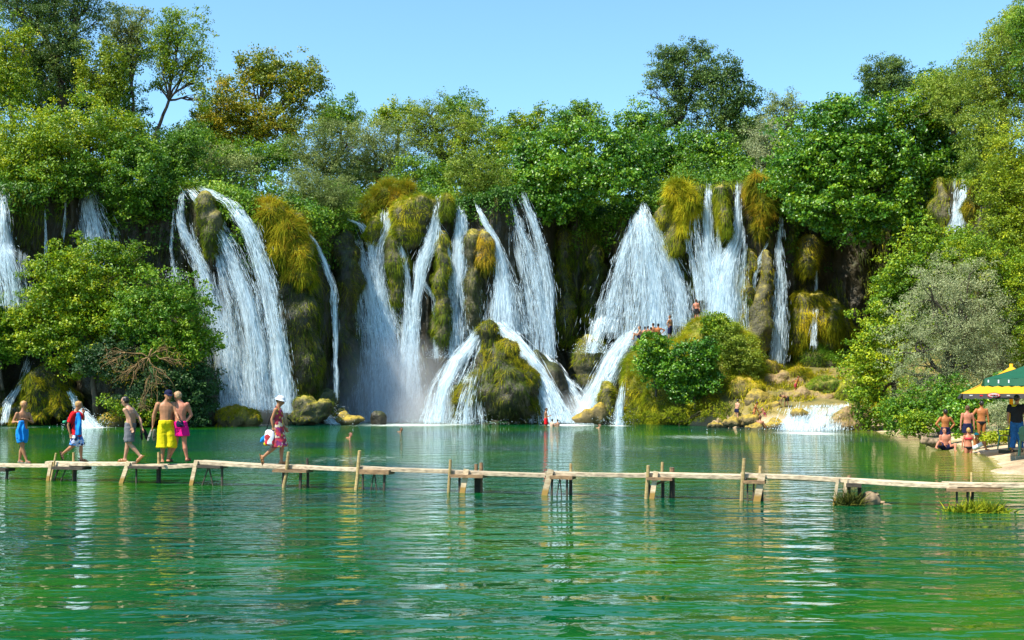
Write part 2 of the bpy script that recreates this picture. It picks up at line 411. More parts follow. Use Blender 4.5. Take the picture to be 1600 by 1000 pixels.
def crown_pts(lobes, d, rng, clump_px=13, per=26, gap=0.0):
    """clump centres and leaf centres of a crown given as lobes (cx, cy, rx, ry[, forward]) in photo pixels at distance d"""
    cen, out, tint, cl = [], [], [], []
    for lb in lobes:
        cx, cy, rx, ry = lb[:4]
        dd = lb[4] if len(lb) > 4 else 0.0
        s = S(d); c = P(cx, cy, d) + np.array((0, dd, 0))
        rad = np.array((rx, 0.5 * (rx + ry) * 0.9, ry)) * 1.22 / s
        nc = max(6, int(13.0 * rx * ry / clump_px ** 2))
        dirs = norm(rng.normal(0, 1, (nc, 3)))
        dirs[:, 1] = np.where(rng.random(nc) < 0.45, -np.abs(dirs[:, 1]), dirs[:, 1])
        rr = rng.uniform(0.0, 1.0, nc) ** 0.42
        rr = rr * (1 + 0.36 * vnoise(dirs * 2.3 + cx * 0.37, 5) + 0.2 * vnoise(dirs * 5 + cy, 6))
        cc = c + dirs * rr[:, None] * rad
        if True:
            keep = vnoise(cc * (0.75 * s / 21) + 3.1, 9) + 0.5 * vnoise(cc * (1.9 * s / 21), 10) > -0.54 + gap * 1.1
            cc, dirs, rr = cc[keep], dirs[keep], rr[keep]
            nc = len(cc)
        if nc == 0: continue
        cr = clump_px / s
        sz = rng.uniform(0.6, 1.3, nc)
        off = rng.normal(0, 1, (nc, per, 3))
        off = off / np.maximum(np.linalg.norm(off, axis=-1, keepdims=True), 1e-6) * rng.random((nc, per, 1)) ** 0.5
        off *= np.array((1, 1, 0.62)) * cr * sz[:, None, None]
        lc = cc[:, None] + off
        ti = np.clip(rng.normal(0.5, 0.2, nc) + 0.25 * vnoise(cc * 0.25, 31), 0, 1)
        cen.append(lc.reshape(-1, 3))
        out.append((norm(off + 1e-6) * 0.7 + dirs[:, None] * 0.6).reshape(-1, 3))
        tint.append(np.repeat(ti, per)); cl.append(cc)
    return np.concatenate(cen), np.concatenate(out), np.concatenate(tint), cl

def limb(a, b, r0, r1, rng, k=5, wob=0.06):
    a = np.asarray(a, float); b = np.asarray(b, float)
    u = np.linspace(0, 1, k)[:, None]
    ln = np.linalg.norm(b - a)
    pts = a + (b - a) * u + rng.normal(0, wob * ln, (k, 3)) * np.sin(np.pi * u) 
    pts[:, 2] += 0.08 * ln * np.sin(np.pi * u[:, 0])
    return pts, np.linspace(r0, r1, k)

def tree(name, label, cat, d, base, lobes, mat, lpx=5.2, asp=0.6, per=26, clump=13, gap=0.0, droop=0.3, seed=1, trunk_r=0.14, group=None, twigs=5, bark='bark', base_z=None, rand=0.8, up=0.45):
    rng = np.random.default_rng(seed * 101 + 7)
    s = S(d)
    cen, out, ti, cl = crown_pts(lobes, d, rng, clump, int(per * 1.4), gap)
    b = P(base[0], base[1], d)
    if base_z is not None: b[2] = base_z
    root = empty(name, b, label, cat, group)
    V, Fq = leaves(cen, out, 0.80 * lpx / s, asp, droop, rng, up=up, rand=rand)
    mk('crown', V, [Fq], M[mat], root, tint=np.repeat(ti, 4))
    mb = MB()
    # trunk to the middle of the lobes, limbs to every lobe, twigs to clumps
    cs = [P(l[0], l[1], d) + np.array((0, l[4] if len(l) > 4 else 0, 0)) for l in lobes]
    mid = np.mean(cs, axis=0)
    fork = b + (mid - b) * np.array((0.55, 0.55, 0.5))
    p, r = limb(b - np.array((0, 0, 0.4)), fork, trunk_r, trunk_r * 0.7, rng, 6, 0.02)
    mb.tube(p, r, 7)
    for c, cc in zip(cs, cl):
        p, r = limb(fork, c, trunk_r * 0.6, trunk_r * 0.3, rng, 6, 0.05)
        mb.tube(p, r, 6)
        for q in cc[rng.integers(0, len(cc), twigs)] if len(cc) else []:
            k = rng.integers(2, 6)
            pp, rr_ = limb(p[k], q, trunk_r * 0.24, trunk_r * 0.06, rng, 5, 0.06)
            mb.tube(pp, rr_, 5, cap=False)
    mb.build('trunk', M[bark], root, smooth=True)
    return root

def blades(pts, dirs, L, W, droop, rng, seg=3):
    """grass blades: tapering ribbons that start along dirs and bend down"""
    n = len(pts)
    side = norm(np.cross(dirs, rng.normal(0, 1, (n, 3))))
    Ls = L * rng.uniform(0.55, 1.3, (n, 1))
    rows = []
    p = pts.copy(); dr = norm(dirs)
    for k in range(seg + 1):
        wd = W * (1 - k / seg) * 0.5 + 0.0015
        rows.append(np.stack([p - side * wd, p + side * wd], 1))
        dr = norm(dr + np.array((0, 0, -droop)))
        p = p + dr * Ls / seg
    V = np.stack(rows, 1)                               # n, seg+1, 2, 3
    base = (np.arange(n) * (seg + 1) * 2)[:, None]
    fs = []
    for k in range(seg):
        fs.append(base + np.array([[2 * k, 2 * k + 1, 2 * k + 3, 2 * k + 2]]))
    return V.reshape(-1, 3), np.concatenate(fs), (seg + 1) * 2

ICO = {}
def ico(sub):
    if sub not in ICO:
        bm = bmesh.new(); bmesh.ops.create_icosphere(bm, subdivisions=sub, radius=1.0)
        bm.verts.ensure_lookup_table()
        ICO[sub] = (np.array([v.co[:] for v in bm.verts]), np.array([[v.index for v in f.verts] for f in bm.faces]))
        bm.free()
    return ICO[sub]

def solid(lobes, d, voxel, amp=0.25, freq=0.8, seed=1, depth=0.9, vstretch=1.0):
    """one lumpy closed surface from ellipsoid lobes (px, at distance d): remeshed and roughened; returns V, F(list)"""
    sv, sf = ico(4)
    mb = MB()
    for lb in lobes:
        cx, cy, rx, ry = lb[:4]; dd = lb[4] if len(lb) > 4 else 0.0
        dm = lb[5] if len(lb) > 5 else 0.5 * (rx + ry) * depth
        c = P(cx, cy, d) + np.array((0, dd, 0))
        mb.add(c + sv * np.array((rx, dm, ry)) / S(d), sf)
    o = mb.build('tmp', [M['rock']])
    md = o.modifiers.new('r', 'REMESH'); md.mode = 'VOXEL'; md.voxel_size = voxel
    ms = o.modifiers.new('s', 'SMOOTH'); ms.factor = 0.6; ms.iterations = 4
    dg = bpy.context.evaluated_depsgraph_get()
    ev = o.evaluated_get(dg); me = ev.to_mesh()
    V = np.empty(len(me.vertices) * 3); me.vertices.foreach_get('co', V); V = V.reshape(-1, 3)
    Nn = np.empty(len(me.vertices) * 3); me.vertices.foreach_get('normal', Nn); Nn = Nn.reshape(-1, 3)
    Fq = np.array([p.vertices[:] for p in me.polygons if len(p.vertices) == 4])
    Ft = np.array([p.vertices[:] for p in me.polygons if len(p.vertices) == 3]).reshape(-1, 3)
    ev.to_mesh_clear()
    mo = o.data; bpy.data.objects.remove(o); bpy.data.meshes.remove(mo)
    q = V * np.array((1, 1, 1 / vstretch)) * freq
    V = V + Nn * (amp * (fbm(q, 4, seed) * 1.6 + 0.4 * np.abs(vnoise(q * 2.1, seed + 9)))[:, None])
    return V, Fq, Ft, Nn

def sample_surface(V, Fq, n, rng):
    a, b, c, e = (V[Fq[:, k]] for k in range(4))
    nr = np.cross(c - a, e - b)
    ar = np.linalg.norm(nr, axis=1)
    idx = rng.choice(len(Fq), n, p=ar / ar.sum())
    u, v = rng.random((n, 1)), rng.random((n, 1))
    p = (a[idx] * (1 - u) + b[idx] * u) * (1 - v) + (e[idx] * (1 - u) + c[idx] * u) * v
    return p, norm(nr[idx])

def rock(name, label, cat, d, lobes, mat='rock', voxel=0.14, amp=0.2, freq=1.1, seed=1, fur=None, group=None, kind=None, depth=0.9, bury=True, parts=('stone', 'moss')):
    """rock or earth mound; fur = (material, count, length, width, droop, up_bias, min_nz)"""
    rng = np.random.default_rng(seed * 37 + 5)
    V, Fq, Ft, Nn = solid(lobes, d, voxel, amp, freq, seed, depth)
    org = np.array((V[:, 0].mean(), V[:, 1].mean(), max(V[:, 2].min(), 0.0)))
    if not fur:
        o = mk(name, V, [Fq, Ft], M[mat], origin=org, smooth=True)
        tag(o, label, cat, group, kind)
        return o, V, Fq
    root = empty(name, org, label, cat, group)
    if kind: root['kind'] = kind
    mk(parts[0], V, [Fq, Ft], M[mat], root, smooth=True)
    if isinstance(fur, tuple): fur = [fur]
    for fu in fur:
        fmat, cnt, L, W, droop, upb, minz = fu[:7]
        cnt = int(cnt * 2.8); L = L * 0.66; W = W * 0.5
        p, nr = sample_surface(V, Fq, int(cnt * 1.6), rng)
        keep = (nr[:, 2] > minz) & (nr[:, 1] < 0.6)
        patch = fbm(p * 0.55 + seed, 3, 77)
        if len(fu) > 7: keep &= (patch > fu[7][0]) & (patch < fu[7][1])
        p, nr, patch = p[keep][:cnt], nr[keep][:cnt], patch[keep][:cnt]
        tuft = np.stack([vnoise(p * 1.7 + 5 * k, 60 + k) for k in range(3)], -1)
        dr = norm(nr + np.array((0, 0, upb)) + 1.3 * tuft + rng.normal(0, 0.3, p.shape))
        L = L * np.clip(1 + 0.8 * vnoise(p * 1.3, 66) + 0.9 * (rng.random(len(p)) < 0.10), 0.3, 2.6)[:, None]
        bv, bf, m = blades(p - nr * 0.03, dr, L, W, droop, rng)
        ti = np.clip(0.42 + 1.4 * patch + 0.9 * fbm(p * 1.6, 3, 71) + rng.normal(0, 0.18, len(p)), 0, 1)
        mk(parts[1], bv, [bf], M[fmat], root, tint=np.repeat(ti, m))
    return root, V, Fq
# ---------------------------------------------------------------- river water
def water_mat():
    m, nt, N, L = new_mat('river_water')
    bs = N['Principled BSDF']
    geo = N.new('ShaderNodeNewGeometry')
    pos = geo.outputs['Position']
    n0 = N.new('ShaderNodeTexNoise'); n0.inputs['Scale'].default_value = 0.10; n0.inputs['Detail'].default_value = 3
    L.new(pos, n0.inputs['Vector'])
    r0 = ramp(N, [(0.36, (0.0, 0.036, 0.027)), (0.48, (0.0, 0.060, 0.016)), (0.62, (0.012, 0.090, 0.002))])
    L.new(n0.outputs['Fac'], r0.inputs[0])
    at = N.new('ShaderNodeAttribute'); at.attribute_name = 'tint'          # shallows near the bank
    mx = N.new('ShaderNodeMix'); mx.data_type = 'RGBA'
    L.new(at.outputs['Fac'], mx.inputs['Factor']); L.new(r0.outputs[0], mx.inputs['A']); mx.inputs['B'].default_value = (0.16, 0.17, 0.02, 1)
    af = N.new('ShaderNodeAttribute'); af.attribute_name = 'flow'
    sp = N.new('ShaderNodeSeparateXYZ'); L.new(af.outputs['Vector'], sp.inputs[0])
    mp = N.new('ShaderNodeMapping'); mp.inputs['Scale'].default_value = (0.9, 3.2, 1)
    L.new(pos, mp.inputs[0])
    nf = N.new('ShaderNodeTexNoise'); nf.inputs['Scale'].default_value = 2.6; nf.inputs['Detail'].default_value = 6; nf.inputs['Roughness'].default_value = 0.7
    L.new(mp.outputs[0], nf.inputs['Vector'])
    a1 = N.new('ShaderNodeMath'); a1.operation = 'ADD'; L.new(nf.outputs['Fac'], a1.inputs[0]); L.new(sp.outputs['X'], a1.inputs[1])
    fm = N.new('ShaderNodeMapRange'); fm.inputs['From Min'].default_value = 0.80; fm.inputs['From Max'].default_value = 1.0
    L.new(a1.outputs[0], fm.inputs['Value'])
    m2 = N.new('ShaderNodeMix'); m2.data_type = 'RGBA'
    L.new(fm.outputs[0], m2.inputs['Factor']); L.new(mx.outputs['Result'], m2.inputs['A']); m2.inputs['B'].default_value = (0.75, 0.80, 0.80, 1)
    L.new(m2.outputs['Result'], bs.inputs['Base Color'])
    rg = N.new('ShaderNodeMapRange'); rg.inputs['To Min'].default_value = 0.03; rg.inputs['To Max'].default_value = 0.7
    L.new(fm.outputs[0], rg.inputs['Value']); L.new(rg.outputs[0], bs.inputs['Roughness'])
    bs.inputs['IOR'].default_value = 1.333
    # ripples: heights in metres
    def wave(sx, sy, amp, det, seed, rot=0.0):
        q = N.new('ShaderNodeMapping'); q.inputs['Scale'].default_value = (sx, sy, 1); q.inputs['Location'].default_value = (seed, seed * 1.7, 0); q.inputs['Rotation'].default_value = (0, 0, rot)
        L.new(pos, q.inputs[0])
        n = N.new('ShaderNodeTexNoise'); n.inputs['Scale'].default_value = 1.0; n.inputs['Detail'].default_value = det; n.inputs['Roughness'].default_value = 0.45
        L.new(q.outputs[0], n.inputs['Vector'])
        k = N.new('ShaderNodeMath'); k.operation = 'MULTIPLY'; k.inputs[1].default_value = amp
        L.new(n.outputs['Fac'], k.inputs[0])
        return k.outputs[0]
    h = [wave(0.6, 1.5, 0.12, 2, 1.0, 0.15), wave(2.2, 3.8, 0.050, 2, 5.0, -0.2), wave(6.0, 9.0, 0.013, 2, 9.0, 0.1)]
    sy = N.new('ShaderNodeSeparateXYZ'); L.new(pos, sy.inputs[0])
    ch = N.new('ShaderNodeMapRange'); ch.inputs['From Min'].default_value = 14; ch.inputs['From Max'].default_value = 45; ch.inputs['To Min'].default_value = 0.5; ch.inputs['To Max'].default_value = 3.2
    L.new(sy.outputs['Y'], ch.inputs['Value'])                         # the pool is choppier towards the falls
    hm = N.new('ShaderNodeMath'); hm.operation = 'MULTIPLY'; L.new(h[2], hm.inputs[0]); L.new(ch.outputs[0], hm.inputs[1]); h[2] = hm.outputs[0]
    c2 = N.new('ShaderNodeMapRange'); c2.inputs['From Min'].default_value = 11; c2.inputs['From Max'].default_value = 26; c2.inputs['To Min'].default_value = 0.42; c2.inputs['To Max'].default_value = 1.15
    L.new(sy.outputs['Y'], c2.inputs['Value'])
    h2 = N.new('ShaderNodeMath'); h2.operation = 'MULTIPLY'; L.new(h[1], h2.inputs[0]); L.new(c2.outputs[0], h2.inputs[1]); h[1] = h2.outputs[0]
    s1 = N.new('ShaderNodeMath'); s1.operation = 'ADD'; L.new(h[0], s1.inputs[0]); L.new(h[1], s1.inputs[1])
    s2 = N.new('ShaderNodeMath'); s2.operation = 'ADD'; L.new(s1.outputs[0], s2.inputs[0]); L.new(h[2], s2.inputs[1])
    bp = N.new('ShaderNodeBump'); bp.inputs['Strength'].default_value = 1.0; bp.inputs['Distance'].default_value = 1.0
    L.new(s2.outputs[0], bp.inputs['Height']); L.new(bp.outputs[0], bs.inputs['Normal'])
    return m
M['water'] = water_mat()
xs = np.concatenate([[-1500, -400, -150, -90], np.arange(-60, 40, 0.5), [60, 120, 400, 1500]])
ys = np.concatenate([[-60, -20, 0], np.arange(3, 92, 0.5), [100, 130, 300]])
WX, WY = np.meshgrid(xs, ys)
bed = ground_z(WX, WY)
shallow = np.clip((bed + 0.55) / 0.5, 0, 1) * (WY > 8) * (WY < 64)
FOAM_GLINTS = [(640, 664, 130, 0.44), (715, 663, 60, .42), (810, 661, 60, .36), (890, 664, 60, 0.5), (965, 665, 30, .42), (1265, 677, 75, 0.46), (400, 664, 60, .36), (520, 660, 45, .4), (150, 668, 40, .45), (30, 668, 50, .3), (400, 664, 50, .3), (1090, 683, 120, 0.33), (1000, 700, 200, 0.26), (760, 700, 200, 0.24), (560, 717, 160, 0.29), (440, 730, 160, 0.25), (180, 735, 160, 0.22), (500, 690, 160, 0.2)]  # foam at the falls; open-pool entries paint white glints on the water
foam = np.zeros_like(WX)  # whiteness of the surface: foam plus painted glints
for px, py, rr, am in FOAM_GLINTS:
    d = H * F / (py - HY)
    x = (px - CX) / F * d
    foam = np.maximum(foam, am * np.exp(-(((WX - x) / (rr / S(d))) ** 2 + ((WY - d) / (3.5 + rr / S(d) * 0.35)) ** 2)))
o = mk('water', np.stack([WX, WY, 0 * WX], -1).reshape(-1, 3), [grid_faces(len(ys), len(xs))], M['water'], smooth=True, tint=shallow.ravel(),
       uv=np.stack([foam, foam, foam], -1).reshape(-1, 3))
o['kind'] = 'structure'

# ---------------------------------------------------------------- falling water
def fall_mat(name, lo, hi, col=(0.66, 0.83, 0.95)):  # col: blue of sky-lit shade mixed into the white of the water
    m, nt, N, L = new_mat(name)
    bs = N['Principled BSDF']
    at = N.new('ShaderNodeAttribute'); at.attribute_name = 'flow'
    te = N.new('ShaderNodeAttribute'); te.attribute_name = 'tint'
    def nz(sx, sy, det):
        q = N.new('ShaderNodeMapping'); q.inputs['Scale'].default_value = (sx, sy, 1)
        L.new(at.outputs['Vector'], q.inputs[0])
        n = N.new('ShaderNodeTexNoise'); n.inputs['Scale'].default_value = 1.0; n.inputs['Detail'].default_value = det; n.inputs['Roughness'].default_value = 0.65
        L.new(q.outputs[0], n.inputs['Vector'])
        return n.outputs['Fac']
    a, b = nz(2.0, 0.10, 4), nz(7.0, 0.45, 5)
    c3 = N.new('ShaderNodeMath'); c3.operation = 'MULTIPLY_ADD'; L.new(nz(0.75, 0.16, 2), c3.inputs[0]); c3.inputs[1].default_value = 1.1; c3.inputs[2].default_value = -0.55
    a3 = N.new('ShaderNodeMath'); a3.operation = 'ADD'; L.new(a, a3.inputs[0]); L.new(c3.outputs[0], a3.inputs[1]); a = a3.outputs[0]
    s = N.new('ShaderNodeMath'); s.operation = 'ADD'; L.new(a, s.inputs[0]); L.new(b, s.inputs[1])
    s2 = N.new('ShaderNodeMath'); s2.operation = 'ADD'; L.new(s.outputs[0], s2.inputs[0]); L.new(te.outputs['Fac'], s2.inputs[1])
    mr = N.new('ShaderNodeMapRange'); mr.inputs['From Min'].default_value = lo; mr.inputs['From Max'].default_value = hi
    L.new(s2.outputs[0], mr.inputs['Value'])
    bs.inputs['Base Color'].default_value = (*col, 1)
    bs.inputs['Roughness'].default_value = 0.35
    tl = N.new('ShaderNodeBsdfTranslucent'); tl.inputs['Color'].default_value = (*col, 1)
    m1 = N.new('ShaderNodeMixShader'); m1.inputs[0].default_value = 0.35
    L.new(bs.outputs[0], m1.inputs[1]); L.new(tl.outputs[0], m1.inputs[2])
    tp = N.new('ShaderNodeBsdfTransparent')
    m2 = N.new('ShaderNodeMixShader')
    L.new(mr.outputs[0], m2.inputs[0]); L.new(tp.outputs[0], m2.inputs[1]); L.new(m1.outputs[0], m2.inputs[2])
    L.new(m2.outputs[0], N['Material Output'].inputs['Surface'])
    bp = N.new('ShaderNodeBump'); bp.inputs['Strength'].default_value = 0.7; bp.inputs['Distance'].default_value = 0.15
    L.new(s.outputs[0], bp.inputs['Height']); L.new(bp.outputs[0], bs.inputs['Normal'])
    return m
M['fall'] = fall_mat('falling_water', 0.62, 1.34)
def spray_mat():
    m, nt, N, L = new_mat('white_spray')
    bs = N['Principled BSDF']; bs.inputs['Base Color'].default_value = (0.74, 0.87, 0.96, 1); bs.inputs['Roughness'].default_value = 0.4  # white with the same painted sky-blue shade tint
    tl = N.new('ShaderNodeBsdfTranslucent'); tl.inputs['Color'].default_value = (0.74, 0.87, 0.96, 1)
    m1 = N.new('ShaderNodeMixShader'); m1.inputs[0].default_value = 0.4
    L.new(bs.outputs[0], m1.inputs[1]); L.new(tl.outputs[0], m1.inputs[2])
    L.new(m1.outputs[0], N['Material Output'].inputs['Surface'])
    return m
M['spray'] = spray_mat()
# drifting spray above the plunge pools
mm_, nt, N, L = new_mat('drifting_mist')
N.remove(N['Principled BSDF'])
tc = N.new('ShaderNodeTexCoord')
ln = N.new('ShaderNodeVectorMath'); ln.operation = 'LENGTH'; L.new(tc.outputs['Object'], ln.inputs[0])
nz = N.new('ShaderNodeTexNoise'); nz.inputs['Scale'].default_value = 1.6; nz.inputs['Detail'].default_value = 2; L.new(tc.outputs['Object'], nz.inputs['Vector'])
mr = N.new('ShaderNodeMapRange'); mr.inputs['From Min'].default_value = 1.0; mr.inputs['From Max'].default_value = 0.0; mr.inputs['To Max'].default_value = 0.85; L.new(ln.outputs['Value'], mr.inputs['Value'])
ml = N.new('ShaderNodeMath'); ml.operation = 'MULTIPLY'; L.new(mr.outputs[0], ml.inputs[0]); L.new(nz.outputs['Fac'], ml.inputs[1])
pv_ = N.new('ShaderNodeVolumePrincipled'); pv_.inputs['Color'].default_value = (0.93, 0.96, 1, 1); pv_.inputs['Anisotropy'].default_value = 0.2
L.new(ml.outputs[0], pv_.inputs['Density']); L.new(pv_.outputs[0], N['Material Output'].inputs['Volume'])
M['mist'] = mm_
sv, sf = ico(3)
for cx, cy, d_, rx, rz, ry in ((612, 630, 78.3, 6.0, 5.6, 2.8), (668, 648, 76.0, 3.4, 2.2, 2.0), (896, 645, 74.5, 2.2, 1.7, 1.8), (400, 640, 73.0, 3.0, 1.8, 1.5)):
    o = mk('mist', sv, [sf], M['mist'], smooth=True); o.location = tuple(P(cx, cy, d_)); o.scale = (rx, ry, rz); o['kind'] = 'stuff'

def fall_strand(path, seed, dens=1.0, thick=0.0, off=0.3, splash=0.0):
    """path: (px, py, width_px[, d]) from top to foot -> sheet (V, F, flow, tint) and spray (V, F)"""
    rng = np.random.default_rng(seed)
    path = [tuple(p) for p in path]
    A = np.array([p[:3] for p in path], float)
    L_ = np.concatenate([[0], np.cumsum(np.hypot(*np.diff(A[:, :2], axis=0).T))])
    n = max(8, int(L_[-1] / 5))
    q = np.linspace(0, L_[-1], n)
    px, py, wd = (np.interp(q, L_, A[:, k]) for k in range(3))
    wd = wd * (1.04 + 0.14 * np.linspace(0, 1, n)) if len(path[0]) == 3 else wd * 1.1
    for _ in range(4):
        for a in (px, wd): a[1:-1] = 0.25 * a[:-2] + 0.5 * a[1:-1] + 0.25 * a[2:]
    if len(path[0]) > 3:
        d = np.interp(q, L_, np.array([p[3] for p in path]))
    else:
        d = np.array([cliffYmin(px[k], py[k], wd[k] * 0.4) for k in range(n)]) - off
        d = np.minimum.accumulate(d)
        for _ in range(6): d[1:-1] = 0.25 * d[:-2] + 0.5 * d[1:-1] + 0.25 * d[2:]
    nu = 15
    u = np.linspace(-1, 1, nu)
    s = S(d)
    ctr = np.stack([(px - CX) / s, d, H - (py - HY) / s], -1)
    wm = wd / s
    vlen = np.concatenate([[0], np.cumsum(np.linalg.norm(np.diff(ctr, axis=0), axis=1))])
    X = ctr[:, 0][:, None] + u[None] * wm[:, None] * 0.5
    Z = ctr[:, 2][:, None] + 0 * X
    Y = d[:, None] - (1 - u[None] ** 2) * np.minimum(wm[:, None] * 0.22, 0.9)
    nn = vnoise(np.stack([X * 1.5, Z * 0.2, 0 * X + seed], -1), 41)
    Y = Y - 0.22 * nn
    X = X + 0.10 * vnoise(np.stack([X * 0.7, Z * 0.9, 0 * X + seed + 9.5], -1), 42)
    V = np.stack([X, Y, Z], -1)
    flow = np.stack([u[None] * wm[:, None] * 0.5 + seed * 7.7, vlen[:, None] + 0 * X, 0 * X], -1)
    edge = -0.62 * np.abs(u[None]) ** 2.0 + 0.12 * (dens - 1) * 2 + 0 * X
    edge = edge - 0.35 * np.exp(-vlen[:, None] / 0.5)
    sheet = (V.reshape(-1, 3), grid_faces(n, nu), flow.reshape(-1, 3), edge.ravel())
    # streaks and drops in front of the sheet
    area = float(np.sum(wm[:-1] * np.diff(vlen)))
    cnt = int(area * 70 * dens) + 30
    pr = np.cumsum(wm); pr /= pr[-1]
    k = np.interp(rng.random(cnt), pr, np.arange(n))
    k0 = np.clip(k.astype(int), 0, n - 2); fr = k - k0
    c = ctr[k0] * (1 - fr[:, None]) + ctr[k0 + 1] * fr[:, None]
    wv = wm[k0]
    # braided streaks: cluster the cross position
    lanes = rng.normal(0, 0.42, 9)
    uu = np.where(rng.random(cnt) < 0.6, lanes[rng.integers(0, 9, cnt)] + rng.normal(0, 0.09, cnt), rng.normal(0, 0.45, cnt))
    c = c + np.stack([uu * wv * 0.5 * 1.05 , -rng.random(cnt) * (0.12 + 0.25 * np.minimum(wv, 1.5)) - (1 - np.clip(uu, -1, 1) ** 2) * np.minimum(wv * 0.22, 0.9), 0 * uu], -1)
    tn = norm(ctr[k0 + 1] - ctr[k0])
    # streams fan out: follow the change of width
    dw = (wm[np.minimum(k0 + 1, n - 1)] - wm[k0]) / np.maximum(vlen[np.minimum(k0 + 1, n - 1)] - vlen[k0], 1e-3)
    tn = norm(tn + np.stack([uu * dw * 0.5, 0 * uu, 0 * uu], -1) + rng.normal(0, 0.05, c.shape))
    ln = rng.gamma(2.0, 0.26, (cnt, 1)) + 0.06
    wdth = rng.uniform(0.008, 0.030, (cnt, 1)) + 0.012 * (ln < 0.2)
    sd = norm(np.cross(tn, np.array((0.0, 1.0, 0.0)) + rng.normal(0, 0.5, c.shape)))
    SV = np.stack([c - tn * ln * 0.5, c + sd * wdth * 0.5, c + tn * ln * 0.5, c - sd * wdth * 0.5], 1).reshape(-1, 3)
    SF = np.arange(4 * cnt).reshape(cnt, 4)
    if splash > 0:
        m = int(900 * splash)
        ang = rng.random(m) * np.pi
        rr = np.abs(rng.normal(0, 0.7, m)) * (0.5 * wm[-1] + 0.3)
        c2 = ctr[-1] + np.stack([np.cos(ang) * rr * 1.3, -np.sin(ang) * rr * 0.6, np.abs(rng.normal(0, 0.5, m)) * np.exp(-rr * 0.3)], -1)
        dr = norm(rng.normal(0, 1, (m, 3))); sd2 = norm(np.cross(dr, rng.normal(0, 1, (m, 3))))
        sz = rng.uniform(0.012, 0.04, (m, 1))
        SV2 = np.stack([c2 - dr * sz, c2 + sd2 * sz * .7, c2 + dr * sz, c2 - sd2 * sz * .7], 1).reshape(-1, 3)
        SV = np.concatenate([SV, SV2]); SF = np.arange(len(SV)).reshape(-1, 4)
    return sheet, (SV, SF)

def waterfall(label, strands, seed, dens=1.0, off=0.3, splash=0.0, group='waterfalls pouring off the cliff'):
    sv, sf, fl_, ti, pv, pf = [], [], [], [], [], []
    n = m = 0
    for k, st in enumerate(strands):
        dn = dens
        if isinstance(st, tuple) and isinstance(st[0], (int, float)) and isinstance(st[1], list): dn, st = st
        (a, b, c, e), (g, h) = fall_strand(st, seed * 13 + k, dn, off=off, splash=splash)
        sv.append(a); sf.append(b + n); fl_.append(c); ti.append(e); n += len(a)
        pv.append(g); pf.append(h + m); m += len(g)
    V = np.concatenate(sv)
    root = empty('waterfall', (V[:, 0].mean(), V[:, 1].mean(), max(V[:, 2].min(), 0)), label, 'waterfall', group)
    mk('water_sheet', V, [np.concatenate(sf)], M['fall'], root, smooth=True, tint=np.concatenate(ti), uv=np.concatenate(fl_))
    mk('spray', np.concatenate(pv), [np.concatenate(pf)], M['spray'], root)
    return root

WF = waterfall
WF('thin shaded waterfall at the far left edge, spreading over a ledge beside the big bush', [[(8, 296, 18), (6, 340, 26), (5, 385, 34), (12, 400, 70), (20, 440, 96), (25, 480, 104)], (0.6, [(72, 335, 4), (73, 400, 8)])], 1, 0.9)
WF('small dark fan of water under the upper left shrubs, above the yellow green bush', [[(138, 290, 20), (142, 310, 36), (148, 340, 52), (156, 372, 66), (160, 420, 70)], (0.5, [(103, 320, 3), (100, 370, 6)])], 2, 0.85)
WF('broad left waterfall arching over a mossy shoulder with the brightest white outer edge', [
    [(286, 306, 12), (280, 340, 16), (290, 370, 26), (318, 420, 34), (345, 500, 36), (362, 560, 40), (375, 640, 52)],
    (1.15, [(300, 300, 20), (330, 335, 26), (360, 390, 36), (385, 460, 42), (402, 540, 44), (412, 640, 56)]),
    (1.4, [(322, 298, 26), (362, 318, 28), (392, 362, 32), (418, 440, 34), (434, 520, 30), (444, 600, 34), (446, 645, 40)]),
    (0.5, [(272, 330, 4), (268, 400, 8), (276, 440, 8)]), (0.45, [(340, 390, 20), (370, 480, 60), (385, 640, 90)]), (0.4, [(300, 350, 10), (318, 450, 30), (340, 560, 40), (350, 640, 40)])], 3, 1.0, splash=0.8)
WF('hair thin waterfall down the dark cliff right of the orange hanging grass', [(0.9, [(462, 345, 5), (492, 376, 7), (508, 410, 10), (522, 450, 14), (524, 520, 8), (526, 640, 10)])], 4, 0.8)
WF('misty blue waterfall column at the middle of the cliff, left of the moss pillars', [
    (0.35, [(560, 380, 30), (575, 450, 70), (590, 540, 110), (600, 658, 130)]),
    [(545, 344, 12), (566, 352, 14), (582, 385, 18), (588, 440, 34), (598, 500, 52), (610, 570, 70), (615, 658, 90)],
    (1.2, [(604, 334, 16), (604, 362, 24), (592, 392, 26), (592, 440, 26), (600, 520, 34)]),
    (1.1, [(616, 362, 18), (624, 386, 16), (636, 430, 10), (640, 500, 26), (640, 580, 44), (640, 658, 60)]),
    (0.5, [(566, 410, 4), (575, 460, 8), (580, 520, 8)]), (0.5, [(596, 450, 30), (606, 540, 80), (612, 658, 130)])], 5, 1.0, splash=1.2)
WF('double waterfall forking round a narrow yellow green moss pillar', [
    (1.2, [(684, 308, 12), (680, 345, 18), (674, 380, 30), (660, 410, 28), (652, 460, 18), (646, 540, 20), (644, 656, 36)]),
    (0.9, [(682, 350, 12), (698, 376, 12), (702, 420, 6), (704, 480, 14), (706, 560, 14)]),
    (0.8, [(655, 430, 14), (680, 470, 12), (682, 560, 10)])], 6, 1.0, splash=0.6)
WF('white waterfall right of the moss pillar with a slanting lower tail', [
    (0.35, [(722, 380, 30), (724, 440, 60), (728, 500, 70), (730, 560, 60)]),
    (1.35, [(718, 316, 12), (722, 350, 24), (720, 400, 34), (716, 440, 30), (724, 470, 16), (742, 520, 14)]),
    (1.0, [(716, 400, 20), (714, 460, 18), (716, 540, 16)])], 7, 1.1)
